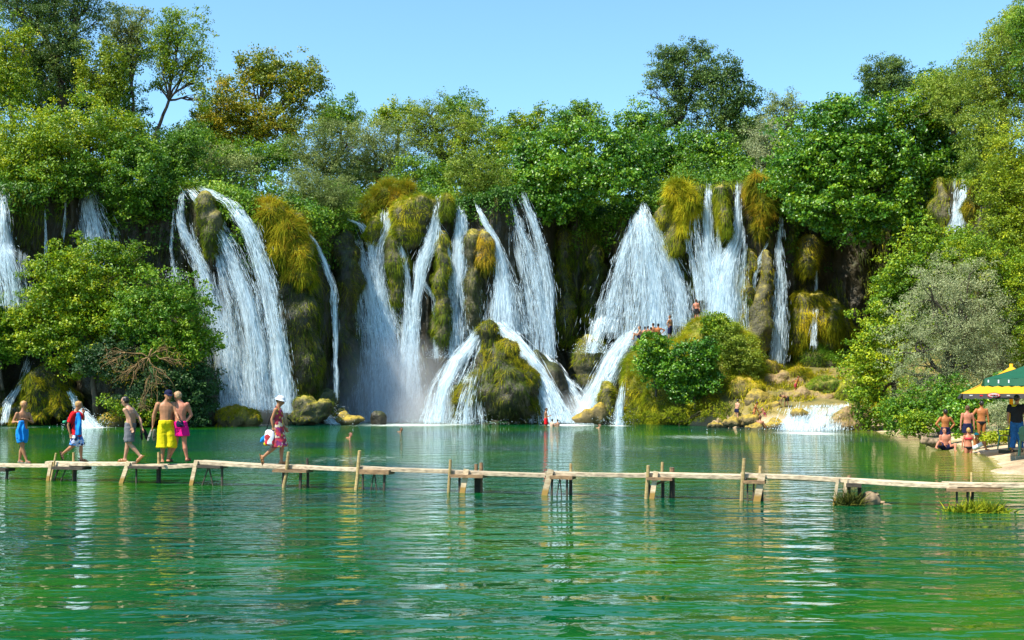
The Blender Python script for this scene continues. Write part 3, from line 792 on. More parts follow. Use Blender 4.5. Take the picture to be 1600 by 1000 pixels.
WF('slender waterfall fanning out above the round central boulder', [
    (1.15, [(745, 322, 8), (756, 346, 12), (772, 374, 16), (784, 410, 24), (788, 450, 44), (790, 500, 66), (792, 522, 74)])], 8, 1.0)
WF('pair of waterfalls under the dark fig leaves at the right of the central group', [
    (0.4, [(806, 330, 20), (822, 400, 44), (836, 480, 60), (842, 560, 60)]),
    (0.7, [(800, 316, 8), (810, 350, 10), (826, 380, 18), (838, 430, 24), (848, 500, 26), (854, 560, 36)]),
    (1.1, [(818, 308, 16), (832, 340, 18), (846, 390, 24), (856, 450, 24), (858, 556, 26)])], 9, 1.0)
WF('wide bell shaped waterfall below the overhanging fig thicket', [
    (0.9, [(1004, 324, 18), (1004, 345, 44), (1006, 380, 76), (1008, 420, 106), (1010, 470, 134), (1010, 530, 156)]),
    (1.2, [(1002, 326, 10), (1012, 380, 24), (1018, 440, 34), (1020, 520, 44)]),
    (1.2, [(1020, 345, 18), (1040, 400, 34), (1056, 450, 40), (1064, 510, 40)]),
    (0.8, [(990, 345, 16), (972, 400, 28), (958, 460, 40), (948, 520, 50)])], 10, 1.0)
WF('bright sunlit twin waterfall joining into one white apron at the upper right', [
    (0.4, [(1082, 330, 20), (1090, 400, 34), (1096, 470, 40)]),
    (1.3, [(1105, 290, 14), (1105, 340, 18), (1106, 390, 24), (1112, 420, 44), (1122, 460, 60), (1126, 520, 66)]),
    (1.2, [(1152, 292, 10), (1152, 340, 16), (1150, 375, 30), (1140, 410, 52), (1134, 450, 64), (1136, 520, 76)]),
    (0.8, [(1064, 325, 6), (1072, 370, 12), (1084, 420, 10), (1090, 470, 8)]),
    (0.6, [(1122, 350, 3), (1122, 385, 12), (1122, 420, 22)])], 11, 1.2)
WF('narrow waterfall sliding down beside a yellow moss buttress at the right', [
    (0.9, [(1196, 384, 6), (1184, 410, 10), (1176, 450, 8), (1170, 500, 8)])], 12, 1.0)
WF('white waterfall dropping behind the islet onto tan rocks', [
    (0.5, [(1218, 340, 8), (1220, 370, 14)]),
    (1.2, [(1216, 365, 8), (1216, 400, 18), (1218, 450, 26), (1216, 500, 30), (1214, 568, 28)])], 13, 1.0)
WF('threadlike waterfall trickling off a yellow moss tuft at the right', [(0.9, [(1275, 394, 5), (1275, 455, 6)])], 14, 0.9)
WF('short thin trickle running down the big golden moss curtain', [(0.9, [(1273, 486, 8, 78.6), (1272, 512, 9, 78.2), (1271, 540, 12, 77.8)])], 26, 0.9)
WF('short white waterfall half hidden behind the trees at the upper right edge', [(1.2, [(1506, 282, 8), (1504, 310, 14), (1498, 340, 22), (1494, 362, 28)]), (0.8, [(1492, 280, 10), (1490, 340, 14)])], 15, 1.1)
# streams over the boulders at the foot
low = 'lower streams at the foot of the falls'
WF('blue stream sliding down the left side of the central boulder into the pool', [
    (1.0, [(764, 502, 16, 76.5), (742, 528, 26, 75.8), (716, 562, 36, 75.0), (694, 604, 46, 74.4), (684, 660, 60, 74.0)]),
    (0.6, [(742, 590, 30, 73.2), (732, 630, 44, 72.9), (728, 662, 60, 72.6)]), (0.5, [(752, 535, 14, 74.9), (738, 580, 24, 74.0), (730, 600, 26, 73.6)])], 16, 1.0, splash=0.5, group=low)
WF('steep white stream sweeping down the right side of the central boulder', [
    (1.3, [(778, 506, 26, 76.4), (806, 536, 34, 75.6), (832, 572, 34, 74.8), (852, 610, 36, 74.2), (868, 660, 60, 73.6)]),
    (1.1, [(800, 520, 24, 76.5), (830, 560, 22, 75.8), (860, 610, 22, 74.8), (882, 655, 30, 74.0)])], 17, 1.25, splash=0.8, group=low)
WF('pale blue stream curving between the two dark boulders', [
    (1.1, [(850, 556, 24, 79), (866, 578, 28, 78), (888, 606, 34, 77), (908, 640, 40, 76.2), (914, 662, 44, 75.8)])], 18, 1.1, splash=0.5, group=low)
WF('foaming white cascade tumbling down the left flank of the islet', [
    (1.3, [(985, 520, 34, 77.5), (966, 545, 44, 76.6), (948, 580, 46, 75.8), (930, 620, 50, 75.0), (914, 660, 64, 74.4)]),
    (1.0, [(940, 500, 40, 79), (930, 535, 30, 78.2), (926, 552, 24, 77.6)])], 19, 1.3, splash=1.0, group=low)
WF('small white curtain of water at the left foot of the islet', [(1.2, [(972, 608, 12, 72.4), (968, 632, 18, 72.2), (966, 664, 22, 72.0)])], 20, 1.1, splash=0.4, group=low)
WF('wide foaming rapids stepping down into the pool at the right', [
    (1.0, [(1278, 634, 96, 65.0), (1276, 642, 100, 64.2), (1272, 654, 104, 63.2), (1268, 672, 112, 62.2)]),
    (0.9, [(1240, 640, 40, 64.0), (1236, 656, 44, 63.2), (1234, 672, 48, 62.2)]),
    (0.9, [(1306, 634, 40, 64.4), (1300, 650, 44, 63.4), (1290, 672, 48, 62.3)])], 21, 0.9, splash=0.3, group=low)
WF('little white rapids behind the boy with the red shirt', [
    (1.4, [(112, 614, 10, 70.0), (122, 634, 14, 69.2), (136, 650, 30, 68.4), (146, 668, 46, 67.6)])], 22, 1.3, splash=0.4, group=low)
WF('thin trickle over dark mossy rocks at the lower left edge', [
    (0.8, [(46, 566, 12, 72), (40, 590, 10, 71.4), (28, 612, 14, 70.6), (14, 630, 16, 70), (8, 660, 16, 69.4)])], 23, 0.8, group=low)
WF('low white rapids between the small rocks left of the mist', [
    (1.4, [(502, 646, 12, 72.5), (514, 654, 22, 72.2), (524, 662, 34, 72.0)])], 24, 1.3, splash=0.3, group=low)

# ---------------------------------------------------------------- rocks, moss and the islet
def RK(*a, **k): return rock(*a, **k)[0]
RK('boulder', 'big round central boulder capped with golden moss under two white streams', 'boulder', 74.0, [(786, 608, 58, 50), (772, 562, 30, 34), (812, 630, 34, 32), (752, 645, 32, 20), (763, 522, 11, 12), (738, 622, 24, 28)], 'cliff', 0.2, 0.6, 0.6, 1,
   [('yellowmoss', 4200, 0.55, 0.05, 0.6, 0.1, -0.15, (-.22, 2)), ('moss', 2200, 0.6, 0.05, 0.7, -0.1, -0.1), ('darkmoss', 1500, 0.7, 0.05, 0.8, -0.3, -0.9)])
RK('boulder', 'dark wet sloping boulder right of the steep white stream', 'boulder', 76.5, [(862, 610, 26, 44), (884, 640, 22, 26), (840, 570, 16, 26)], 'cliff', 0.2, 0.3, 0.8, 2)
RK('boulder', 'brown mossy boulder standing alone left of the foaming cascade', 'boulder', 79.0, [(922, 560, 24, 36), (926, 590, 22, 30)], 'rock', 0.2, 0.35, 0.7, 3, [('moss', 1600, 0.4, 0.05, 0.5, 0.3, -0.1)])
RK('rock', 'flat golden rock in the water at the foot of the foaming cascade', 'rock', 72.5, [(905, 655, 14, 8), (922, 650, 16, 12), (938, 648, 10, 16)], 'yellowrock', 0.12, 0.2, 1.2, 4)
RK('rock', 'pillar of mossy rock beside the small white curtain', 'rock', 73.4, [(948, 630, 13, 34)], 'rock', 0.14, 0.25, 1.0, 5, [('moss', 700, 0.4, 0.045, 0.5, 0.3, -0.3)])
o, MV, MF = rock('islet', None, None, 74.5, [(1082, 615, 98, 82), (1030, 605, 56, 66), (1114, 554, 58, 50), (1150, 590, 42, 72), (1008, 640, 40, 36), (1140, 650, 52, 28), (1050, 640, 70, 34), (1012, 540, 16, 18), (1036, 562, 40, 30)], 'moundsoil', 0.28, 0.55, 0.45, 6,
   [('grass', 17000, 0.6, 0.05, 0.42, 0.6, -0.5), ('ochre', 4200, 0.55, 0.045, 0.35, 0.6, -0.3, (0.05, 2))], kind='structure', depth=0.8, parts=('ground', 'grass'))
for ch in o.children:
    if ch.name.startswith('grass'): ch['kind'] = 'stuff'
RK('rock', 'low yellow moss rock behind the hatted woman', 'rock', 69.0, [(372, 655, 28, 18), (352, 658, 14, 13), (396, 657, 16, 15)], 'yellowrock', 0.12, 0.4, 1.2, 7, [('yellowmoss', 2600, 0.28, 0.05, 0.5, 0.6, -0.1)])
RK('boulder', 'grey boulder with a yellow cap right of the hatted woman', 'boulder', 71.0, [(480, 646, 26, 18), (462, 654, 16, 12), (500, 640, 18, 18), (486, 634, 14, 12)], 'rock', 0.12, 0.42, 1.1, 8, [('yellowmoss', 1100, 0.22, 0.05, 0.5, 0.6, 0.3), ('moss', 700, 0.25, 0.05, 0.6, 0.3, -0.2)])
RK('boulder', 'tall mossy boulder in shade behind the grey boulder', 'boulder', 74.0, [(508, 634, 18, 28), (522, 648, 14, 14)], 'cliff', 0.14, 0.4, 1.0, 9, [('moss', 1200, 0.3, 0.05, 0.6, 0.3, -0.2)])
RK('rock', 'small flat rock with yellow moss left of the mist', 'rock', 72.0, [(548, 656, 24, 8), (540, 652, 10, 10)], 'yellowrock', 0.1, 0.15, 1.4, 10)
RK('rock', 'dark pointed rock standing in the mist', 'rock', 73.0, [(592, 655, 12, 14)], 'cliff', 0.1, 0.15, 1.4, 11)
RK('boulder', 'dark boulder with golden grass above the boy with the towel', 'boulder', 71.0, [(75, 605, 28, 34), (95, 632, 22, 28), (55, 640, 30, 24), (25, 648, 34, 18)], 'cliff', 0.18, 0.6, 0.8, 12, [('yellowmoss', 3800, 0.6, 0.05, 0.6, 0.3, 0.05), ('moss', 1500, 0.6, 0.05, 0.7, 0, -0.5)])
RK('rock', 'low golden rock left of the grey shorts man', 'rock', 68.0, [(178, 658, 22, 14), (190, 650, 14, 14)], 'yellowrock', 0.12, 0.2, 1.2, 13, [('yellowmoss', 1300, 0.3, 0.05, 0.5, 0.5, 0.0)])
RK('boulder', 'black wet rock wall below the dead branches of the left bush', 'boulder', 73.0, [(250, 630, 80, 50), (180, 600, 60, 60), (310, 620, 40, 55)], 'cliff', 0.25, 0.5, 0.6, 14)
rs = [((1120, 664, 16, 7), 66.5), ((1142, 662, 14, 6), 66.3), ((1155, 655, 10, 9), 66.8), ((1172, 660, 16, 9), 66.4), ((1186, 655, 12, 7), 67.0), ((1212, 664, 14, 9), 65.2), ((1178, 668, 14, 7), 65.0), ((1195, 668, 10, 5), 65.6)]
for k, (lb, d) in enumerate(rs):
    RK('rock', ['flat tan rock at the islet foot', 'low tan rock beside the standing bather', 'knobbly golden rock at the feet of the bather in navy trunks', 'golden rock under the bending woman', 'rounded golden rock behind the squatting bather', 'golden rock at the left edge of the white rapids', 'golden rock beside the squatting bather', 'small pale rock right of the squatting bather'][k], 'rock', d, [lb, (lb[0] + lb[2] * .5, lb[1] + 3, lb[2] * .7, lb[3] * .7)], 'yellowrock', 0.08, 0.26, 1.9, 20 + k, group='tan rocks by the rapids')
for k, (lbs, d, mt, lab) in enumerate([
    ([(1196, 602, 22, 18), (1215, 606, 24, 16), (1235, 604, 20, 18), (1222, 590, 18, 10)], 74, 'tanrock', 'broad tan boulder behind the man with spread arms'),
    ([(1185, 628, 16, 20), (1200, 634, 16, 16)], 68.5, 'yellowrock', 'golden mossy boulder behind the pink swimsuit bather'),
    ([(1255, 622, 26, 12), (1285, 626, 30, 10), (1230, 620, 16, 10)], 69, 'tanrock', 'low tan boulder above the white rapids'),
    ([(1316, 656, 24, 18), (1338, 658, 22, 16), (1326, 646, 16, 12)], 62.5, 'tanrock', 'rounded orange tan boulder at the right end of the rapids'),
    ([(1212, 646, 10, 18), (1202, 640, 8, 12)], 66.6, 'yellowrock', 'dark gold rock edge where the bending man leans'),
    ([(1285, 667, 9, 5)], 62, 'yellowrock', 'small stone in the foam at the foot of the rapids'),
    ([(1250, 648, 8, 6), (1258, 652, 6, 5)], 63.2, 'yellowrock', 'golden rock poking through the left half of the rapids'),
    ([(1292, 648, 9, 5), (1284, 652, 6, 5)], 63.2, 'yellowrock', 'golden rock poking through the right half of the rapids')]):
    RK('boulder', lab, 'boulder', d, lbs, mt, 0.11, 0.34, 1.2, 40 + k, [('yellowmoss', 500, 0.25, 0.05, 0.5, 0.4, 0.1, (0.02, 2)), ('moss', 300, 0.3, 0.05, 0.6, 0.1, -0.4, (-2, 0.0))] if len(lbs) > 2 else None, group='boulders round the rapids')
for k, (lbs, d, mt, fm, lab) in enumerate([
    ([(1205, 582, 18, 14), (1188, 590, 14, 14)], 75, 'yellowrock', 'yellowmoss', 'golden mossy lump left of the broad tan boulder'),
    ([(1248, 590, 16, 14), (1262, 598, 14, 12)], 74, 'yellowrock', 'yellowmoss', 'golden mossy lump right of the walking man'),
    ([(1290, 606, 26, 16), (1312, 612, 20, 18)], 70, 'moundsoil', 'reed', 'green grassy hump above the right end of the rapids'),
    ([(1330, 620, 20, 26), (1345, 600, 18, 30)], 68, 'moundsoil', 'grass', 'tall grassy hump between the rapids and the leaning bush'),
    ([(1172, 616, 18, 16), (1160, 604, 16, 14)], 70, 'yellowrock', 'yellowmoss', 'golden mossy lump at the right foot of the islet')]):
    RK('mossy_hump', lab, 'moss', d, lbs, mt, 0.13, 0.4, 1.0, 120 + k, [(fm, 1100, 0.4, 0.05, 0.5, 0.5, -0.2), ('moss', 500, 0.4, 0.05, 0.6, 0.1, -0.5)], group='mossy humps above the rapids')
# moss on the cliff
def MS(label, d, lobes, fur, seed, mat='rock', amp=0.45):
    if mat == 'cliff': fur = fur + [('moss', 1500, 0.5, 0.05, 0.7, -0.2, -0.9, (-0.12, 2))]
    RK('moss_bulge', label, 'moss', d, lobes, mat, 0.2, amp, 0.7, seed, fur, group='moss bulges between the falls', parts=('core', 'strands'))
def cd(px, py, k=0.8): return cliffY(px, py) - k
MS('big grassy bulge at the lip right of the double white stream', cd(645, 350), [(640, 345, 26, 34), (655, 330, 28, 26), (630, 360, 18, 30)], [('grass', 2600, 0.6, 0.05, 0.5, 0.3, -0.5), ('ochre', 700, 0.5, 0.05, 0.4, 0.5, 0.2)], 50)
MS('pointed dark moss lobe hanging under the forked stream', cd(620, 420), [(619, 400, 18, 36), (620, 440, 14, 40)], [('moss', 1600, 0.6, 0.05, 0.7, -0.2, -0.9)], 51)
MS('narrow yellow green moss pillar in the middle of the falls', cd(690, 410), [(690, 385, 9, 26), (690, 430, 12, 60), (692, 490, 14, 50)], [('moss', 2200, 0.6, 0.05, 0.7, -0.2, -0.9)], 52)
MS('brown moss pillar behind the slanting white tail', cd(738, 440), [(738, 400, 12, 40), (740, 460, 16, 60)], [('darkmoss', 1200, 0.6, 0.05, 0.7, -0.2, -0.9), ('moss', 500, 0.5, 0.05, 0.7, 0, 0)], 53)
MS('orange brown grass lobe between two thin streams', cd(757, 385), [(757, 378, 14, 24), (758, 400, 12, 22)], [('ochre', 1200, 0.7, 0.05, 0.7, -0.1, -0.9)], 54)
MS('small grassy knob at the lip between the two left streams', cd(585, 355), [(586, 352, 10, 18), (585, 368, 10, 16)], [('grass', 900, 0.45, 0.05, 0.6, 0.2, -0.6)], 55)
MS('grass tuft at the lip right of the first white stream', cd(697, 325), [(697, 326, 10, 24)], [('moss', 900, 0.5, 0.05, 0.6, 0.1, -0.8)], 56)
MS('long dark moss pillar left of the misty column', cd(540, 440), [(535, 400, 16, 40), (545, 450, 18, 70), (540, 540, 20, 80)], [('darkmoss', 2600, 0.7, 0.05, 0.7, -0.2, -0.9)], 57, 'cliff')
MS('green moss strip inside the broad left waterfall', cd(335, 360, 1.0), [(322, 330, 12, 26), (338, 356, 12, 26), (328, 380, 10, 24)], [('moss', 1300, 0.4, 0.05, 0.7, -0.1, -0.9)], 58)
MS('dark moss wall below the orange hanging grass', cd(460, 490), [(455, 450, 22, 40), (470, 500, 26, 60), (480, 570, 24, 60)], [('darkmoss', 2600, 0.7, 0.05, 0.7, -0.2, -0.9), ('moss', 700, 0.6, 0.05, 0.7, -0.1, -0.5)], 59, 'cliff')
MS('yellow moss buttress left of the narrow right hand stream', cd(1170, 440), [(1172, 410, 9, 30), (1162, 460, 12, 50), (1156, 500, 12, 40)], [('yellowmoss', 900, 0.5, 0.05, 0.7, -0.1, -0.9), ('moss', 900, 0.5, 0.05, 0.7, -0.1, -0.9)], 60)
MS('grey and gold knobbly buttress between two right hand streams', cd(1192, 470, 1.2), [(1196, 420, 10, 30), (1190, 470, 16, 34), (1182, 510, 20, 44)], [('yellowmoss', 900, 0.35, 0.05, 0.7, -0.1, -0.6)], 61)
MS('green moss veil at the lip between the twin sunlit streams', cd(1128, 330, .6), [(1128, 308, 10, 20), (1130, 340, 6, 28), (1136, 352, 4, 22)], [('moss', 1300, 0.7, 0.05, 0.8, -0.3, -0.9)], 62)
MS('dark mossy overhang right of the bell shaped fall', cd(1046, 350), [(1040, 338, 16, 22), (1052, 370, 14, 34)], [('moss', 1300, 0.5, 0.05, 0.7, -0.1, -0.9)], 63)
MS('yellow moss tuft that feeds the threadlike trickle', cd(1268, 400, .9), [(1265, 388, 14, 20), (1262, 412, 10, 18)], [('yellowmoss', 900, 0.6, 0.05, 0.7, 0.1, -0.9)], 64)
MS('big golden moss curtain at the foot of the right cliff', cd(1262, 520, 1.5), [(1252, 500, 20, 44), (1275, 495, 22, 40), (1295, 510, 18, 44), (1240, 530, 14, 26)], [('yellowmoss', 4200, 0.7, 0.06, 0.7, -0.1, -0.9)], 65)
MS('green grass hump below the golden moss curtain', cd(1290, 570, 2.2), [(1272, 565, 26, 26), (1300, 580, 28, 30), (1260, 590, 20, 22)], [('reed', 2600, 0.7, 0.05, 0.35, 0.7, -0.3), ('moss', 1500, 0.6, 0.05, 0.6, 0, -0.8)], 66)
MS('golden moss hump at the right end of the cliff foot', cd(1318, 530, 1.5), [(1316, 520, 18, 34), (1310, 560, 22, 20)], [('yellowmoss', 1800, 0.6, 0.06, 0.7, -0.1, -0.9)], 67)
MS('tall green moss pillar under the upper right fig mass', cd(1470, 320), [(1468, 310, 10, 36), (1470, 340, 11, 34)], [('moss', 1200, 0.5, 0.05, 0.7, -0.2, -0.9)], 68)
MS('pale brown moss wall right of the recess', cd(925, 440), [(930, 420, 12, 40), (926, 470, 16, 50), (935, 510, 16, 40)], [('darkmoss', 1600, 0.6, 0.05, 0.7, -0.2, -0.9), ('moss', 300, 0.5, 0.05, 0.7, 0, -0.5)], 69, 'cliff')
MS('green moss flank right of the last central stream', cd(880, 440), [(880, 410, 12, 50), (884, 480, 14, 60)], [('moss', 900, 0.6, 0.05, 0.7, -0.2, -0.9), ('darkmoss', 900, 0.6, 0.05, 0.7, -0.2, -0.9)], 70, 'cliff')
# tufts of dry and green grass hanging over the lip
def GT(label, px, d, lobes, fur, seed):
    RK('grass_tuft', label, 'grass tuft', d, lobes, 'moundsoil', 0.22, 0.3, 0.7, seed, fur, group='grass tufts along the cliff lip', parts=('core', 'blades'))
GT('orange and yellow grass hanging over the lip right of the broad left fall', 450, cd(450, 360, 0.6), [(425, 340, 24, 24), (448, 362, 26, 26), (440, 395, 18, 30), (470, 400, 18, 30), (478, 430, 12, 22), (412, 325, 16, 14), (455, 420, 12, 22)], [('ochre', 2200, 0.9, 0.06, 0.45, 0.2, -0.7, (-.02, 2)), ('yellowmoss', 2200, 0.9, 0.06, 0.55, 0.1, -0.9, (-2, .12)), ('grass', 2200, 0.8, 0.06, 0.5, 0.3, -0.7), ('moss', 1200, 1.1, 0.06, 0.7, -0.2, -0.9)], 80)
GT('rusty orange grass on the lip above the misty column', 612, cd(612, 315, 0.0), [(612, 308, 26, 20), (580, 335, 18, 22), (630, 300, 18, 14)], [('ochre', 2600, 0.8, 0.055, 0.35, 0.6, -0.4), ('grass', 1000, 0.8, 0.055, 0.35, 0.6, -0.4)], 81)
GT('yellow green grass tuft left of the sunlit twin fall', 1075, cd(1078, 315, 0.4), [(1062, 304, 15, 20), (1078, 318, 10, 34), (1070, 345, 9, 26)], [('grass', 1700, 0.9, 0.055, 0.45, 0.3, -0.6), ('yellowmoss', 1400, 0.9, 0.055, 0.5, 0.1, -0.8)], 82)
GT('rusty grass tuft right of the sunlit twin fall', 1180, cd(1180, 310, 0.4), [(1182, 293, 13, 20), (1192, 322, 11, 30), (1186, 352, 7, 20)], [('ochre', 2000, 0.8, 0.055, 0.5, 0.1, -0.8), ('moss', 900, 0.7, 0.055, 0.5, 0.1, -0.8)], 83)
GT('orange grass edge beside the upper right fall', 1522, 63.5, [(1524, 300, 10, 26), (1516, 330, 8, 22)], [('ochre', 1000, 0.5, 0.04, 0.5, 0.2, -0.8)], 84)
# hanging dark moss all over the cliff face
hp, hd = [], []
ii = rng.integers(0, nt_ - 8, 42000); jj = rng.integers(60, len(pxs) - 140, 42000)
hp = V[ii, jj] if V.ndim == 3 else None
keep = fbm(hp * np.array((0.5, 0.5, 0.12)), 3, 90) > -0.08
hp = hp[keep] + rng.normal(0, 0.06, (keep.sum(), 3))
bv, bf, m_ = blades(hp - np.array((0, 0.05, 0)), norm(np.array((0, -1.0, -0.5)) + rng.normal(0, 0.35, hp.shape)), 0.85, 0.06, 0.9, rng)
ti = np.clip(0.45 + 0.9 * fbm(hp * 0.3, 3, 91) + rng.normal(0, 0.12, len(hp)), 0, 1)
mk('hanging_moss', bv, [bf], M['darkmoss'], tint=np.repeat(ti, m_))['kind'] = 'stuff'
ii = (nt_ - 6 - 70 * rng.random(60000) ** 1.3).astype(int); jj = rng.integers(60, len(pxs) - 140, 60000)
hp = V[ii, jj]
keep = fbm(hp * np.array((0.42, 0.42, 0.10)) + 4.4, 3, 99) > 0.10 + 0.25 * (nt_ - 6 - ii) / 70
hp = hp[keep] + rng.normal(0, 0.08, (keep.sum(), 3))
bv, bf, m_ = blades(hp - np.array((0, 0.1, 0)), norm(np.array((0, -1.0, -0.2)) + rng.normal(0, 0.45, hp.shape)), 0.7, 0.04, 0.8, rng)
ti = np.clip(0.40 + 0.9 * fbm(hp * 0.4, 3, 92) + rng.normal(0, 0.15, len(hp)), 0, 1)
mk('hanging_moss', bv, [bf], M['moss'], tint=np.repeat(ti, m_))['kind'] = 'stuff'

# undergrowth behind the lip of the cliff
n = 5200
gx = rng.uniform(-300, 1900, n); back = rng.random(n) ** 1.6 * 24 + 0.2
j = np.clip(((gx + 500) / 3).astype(int), 0, len(pxs) - 1)
yb = YY[-1, j] + back
xb = (gx - CX) / F * YY[-1, j] * (1 + back / YY[-1, j] * 0.9)
zb = ZZ[-1, j] + 0.10 * back + (0.3 + 2.6 * rng.random(n) * np.clip(back / 5, 0.1, 1)) * (1 + 0.6 * vnoise(np.stack([xb * 0.3, yb * 0.3, 0 * xb], -1), 93))
cc = np.stack([xb, yb, zb], -1)
off = rng.normal(0, 1, (n, 34, 3)); off = off / np.linalg.norm(off, axis=-1, keepdims=True) * rng.random((n, 34, 1)) ** 0.5 * np.array((0.75, 0.75, 0.55))
lc = (cc[:, None] + off).reshape(-1, 3)
Vl, Fl = leaves(lc, (norm(off) + np.array((0, -0.4, 0.4))).reshape(-1, 3), 0.25, 0.55, 0.3, rng)
ti = np.repeat(np.clip(0.45 + 0.5 * vnoise(cc * 0.25, 94) + rng.normal(0, 0.15, n), 0, 1), 34 * 4)
mk('undergrowth', Vl, [Fl], M['green'], tint=ti)['kind'] = 'stuff'
# bushes and creepers spilling over the lip
zone = [(-200, 285), (-200, 285), (330, 415), (480, 565), (700, 790), (792, 990), (792, 990), (1022, 1060), (1200, 1480), (1200, 1480)]
n = 2300
zi = rng.integers(0, len(zone), n); za = np.array(zone, float)[zi]
gx = za[:, 0] + (za[:, 1] - za[:, 0]) * rng.random(n)
j = np.clip(((gx + 500) / 3).astype(int), 0, len(pxs) - 1)
row = np.clip(nt_ - 1 - np.abs(rng.normal(0, 1, n)) * (5 + 9 * np.clip(0.5 + vnoise(np.stack([gx * .03, 0 * gx, 0 * gx], -1), 55), 0, 2)), 40, nt_ - 1).astype(int)
cc = np.stack([XX[row, j], YY[row, j] - 0.35, ZZ[row, j]], -1) + rng.normal(0, 0.2, (n, 3))
off = rng.normal(0, 1, (n, 30, 3)); off = off / np.linalg.norm(off, axis=-1, keepdims=True) * rng.random((n, 30, 1)) ** 0.5 * np.array((0.6, 0.5, 0.5))
lc = (cc[:, None] + off).reshape(-1, 3)
Vl, Fl = leaves(lc, (norm(off) + np.array((0, -0.6, 0.3))).reshape(-1, 3), 0.23, 0.55, 0.5, rng)
ti = np.repeat(np.clip(0.42 + 0.6 * vnoise(cc * 0.3, 56) + rng.normal(0, 0.15, n), 0, 1), 30 * 4)
mk('undergrowth', Vl, [Fl], M['green'], tint=ti)['kind'] = 'stuff'
# grass along the lip
n = 26000
gx = rng.uniform(-300, 1900, n); j = np.clip(((gx + 500) / 3).astype(int), 0, len(pxs) - 1)
row = nt_ - 1 - (rng.random(n) * 9).astype(int)
gp = np.stack([XX[row, j], YY[row, j], ZZ[row, j]], -1) + rng.normal(0, 0.12, (n, 3))
bv, bf, m_ = blades(gp, norm(np.array((0, -0.8, 0.5)) + rng.normal(0, 0.5, (n, 3))), 0.7, 0.05, 0.7, rng)
ti = np.clip(0.4 + 0.9 * fbm(gp * 0.35, 3, 95) + rng.normal(0, 0.12, n), 0, 1)
mk('grass', bv, [bf], M['moss'], tint=np.repeat(ti, m_))['kind'] = 'stuff'
# ground cover on the bank hill
n = 4200
hx = rng.uniform(13, 70, n); hy = rng.uniform(42, 98, n); hz = ground_z(hx, hy)
k = (hz > 1.2) & ~((hy > 60) & (hx < 23.0)); hx, hy, hz = hx[k], hy[k], hz[k]; n = len(hx)
cc = np.stack([hx, hy, hz + rng.random(n) * 0.9], -1)
off = rng.normal(0, 1, (n, 34, 3)); off = off / np.linalg.norm(off, axis=-1, keepdims=True) * rng.random((n, 34, 1)) ** 0.5 * np.array((0.9, 0.9, 0.6))
lc = (cc[:, None] + off).reshape(-1, 3)
Vl, Fl = leaves(lc, (norm(off) + np.array((0, -0.4, 0.4))).reshape(-1, 3), 0.22, 0.55, 0.3, rng)
ti = np.repeat(np.clip(0.5 + 0.5 * vnoise(cc * 0.25, 96) + rng.normal(0, 0.15, n), 0, 1), 34 * 4)
mk('ground_cover', Vl, [Fl], M['lime'], tint=ti)['kind'] = 'stuff'

# golden grass on the terrace above the rapids
n = 16000
tx = rng.uniform(13.5, 27, n); ty = rng.uniform(63.8, 82, n); tz = ground_z(tx, ty)
k = (tz > 0.75) & (fbm(np.stack([tx, ty, tz], -1) * 0.6, 3, 97) > 0.02) & ~((tx > 15.8) & (tx < 20) & (ty < 66)); gp = np.stack([tx, ty, tz], -1)[k]
bv, bf, m_ = blades(gp, norm(np.array((0, -0.2, 1.0)) + rng.normal(0, 0.4, gp.shape)), 0.45, 0.05, 0.35, rng)
ti = np.clip(0.4 + 0.9 * fbm(gp * 0.5, 3, 98) + rng.normal(0, 0.15, len(gp)), 0, 1)
mk('grass', bv, [bf], M['yellowmoss'], tint=np.repeat(ti, m_))['kind'] = 'stuff'
# ---------------------------------------------------------------- trees and shrubs
T = tree
# upper left
T('tree', 'tall dark grey green willow with ascending dark limbs in the top left corner', 'tree', 88, (100, 170), [(55, 20, 62, 60), (105, 50, 56, 66), (140, -5, 44, 44), (45, 90, 34, 46), (90, 115, 36, 44), (20, 0, 46, 50), (80, -40, 60, 50)], 'tall', 5.0, 0.4, 26, 12, 0.0, 0.5, 1, 0.34, twigs=9)
T('tree', 'bright green tree at the far left edge beside the dark willow', 'tree', 84, (20, 200), [(10, 80, 30, 50), (25, 140, 30, 36), (40, 60, 14, 20), (-30, 110, 40, 60)], 'lime', 5.2, 0.6, 26, 13, 0, 0.3, 2, 0.2)
T('tree', 'yellow green young tree between the willow and the feathery tree', 'tree', 86, (165, 200), [(165, 90, 32, 26), (150, 115, 26, 26), (185, 120, 22, 24), (170, 145, 30, 22)], 'gold', 5.0, 0.6, 26, 11, 0.1, 0.3, 3, 0.16)
T('tree', 'feathery light green tree leaning right on bare dark stems', 'tree', 90, (240, 215), [(285, 58, 40, 36), (300, 95, 34, 28), (252, 75, 32, 32), (270, 30, 22, 20), (318, 100, 16, 16), (265, 105, 30, 22), (318, 160, 10, 22), (245, 130, 14, 14), (300, 130, 14, 10)], 'lime', 4.6, 0.5, 24, 11, 0.12, 0.3, 4, 0.16, twigs=14)
T('tree', 'grey green thin tree left of the feathery tree', 'tree', 93, (210, 210), [(205, 40, 36, 30), (185, 60, 34, 34), (222, 70, 26, 28), (200, 90, 30, 24), (225, 20, 10, 10), (180, 25, 14, 16)], 'willow', 4.6, 0.5, 24, 11, 0.1, 0.3, 5, 0.14, twigs=10)
T('shrub', 'dense sunlit shrub mass on the cliff top at the left', 'shrub', 74.5, (120, 300), [(70, 215, 72, 46), (140, 205, 66, 44), (30, 245, 60, 50), (190, 225, 44, 40), (110, 260, 80, 50), (-40, 240, 60, 60)], 'lime', 5.4, 0.6, 28, 14, 0, 0.3, 6, 0.2, twigs=4)
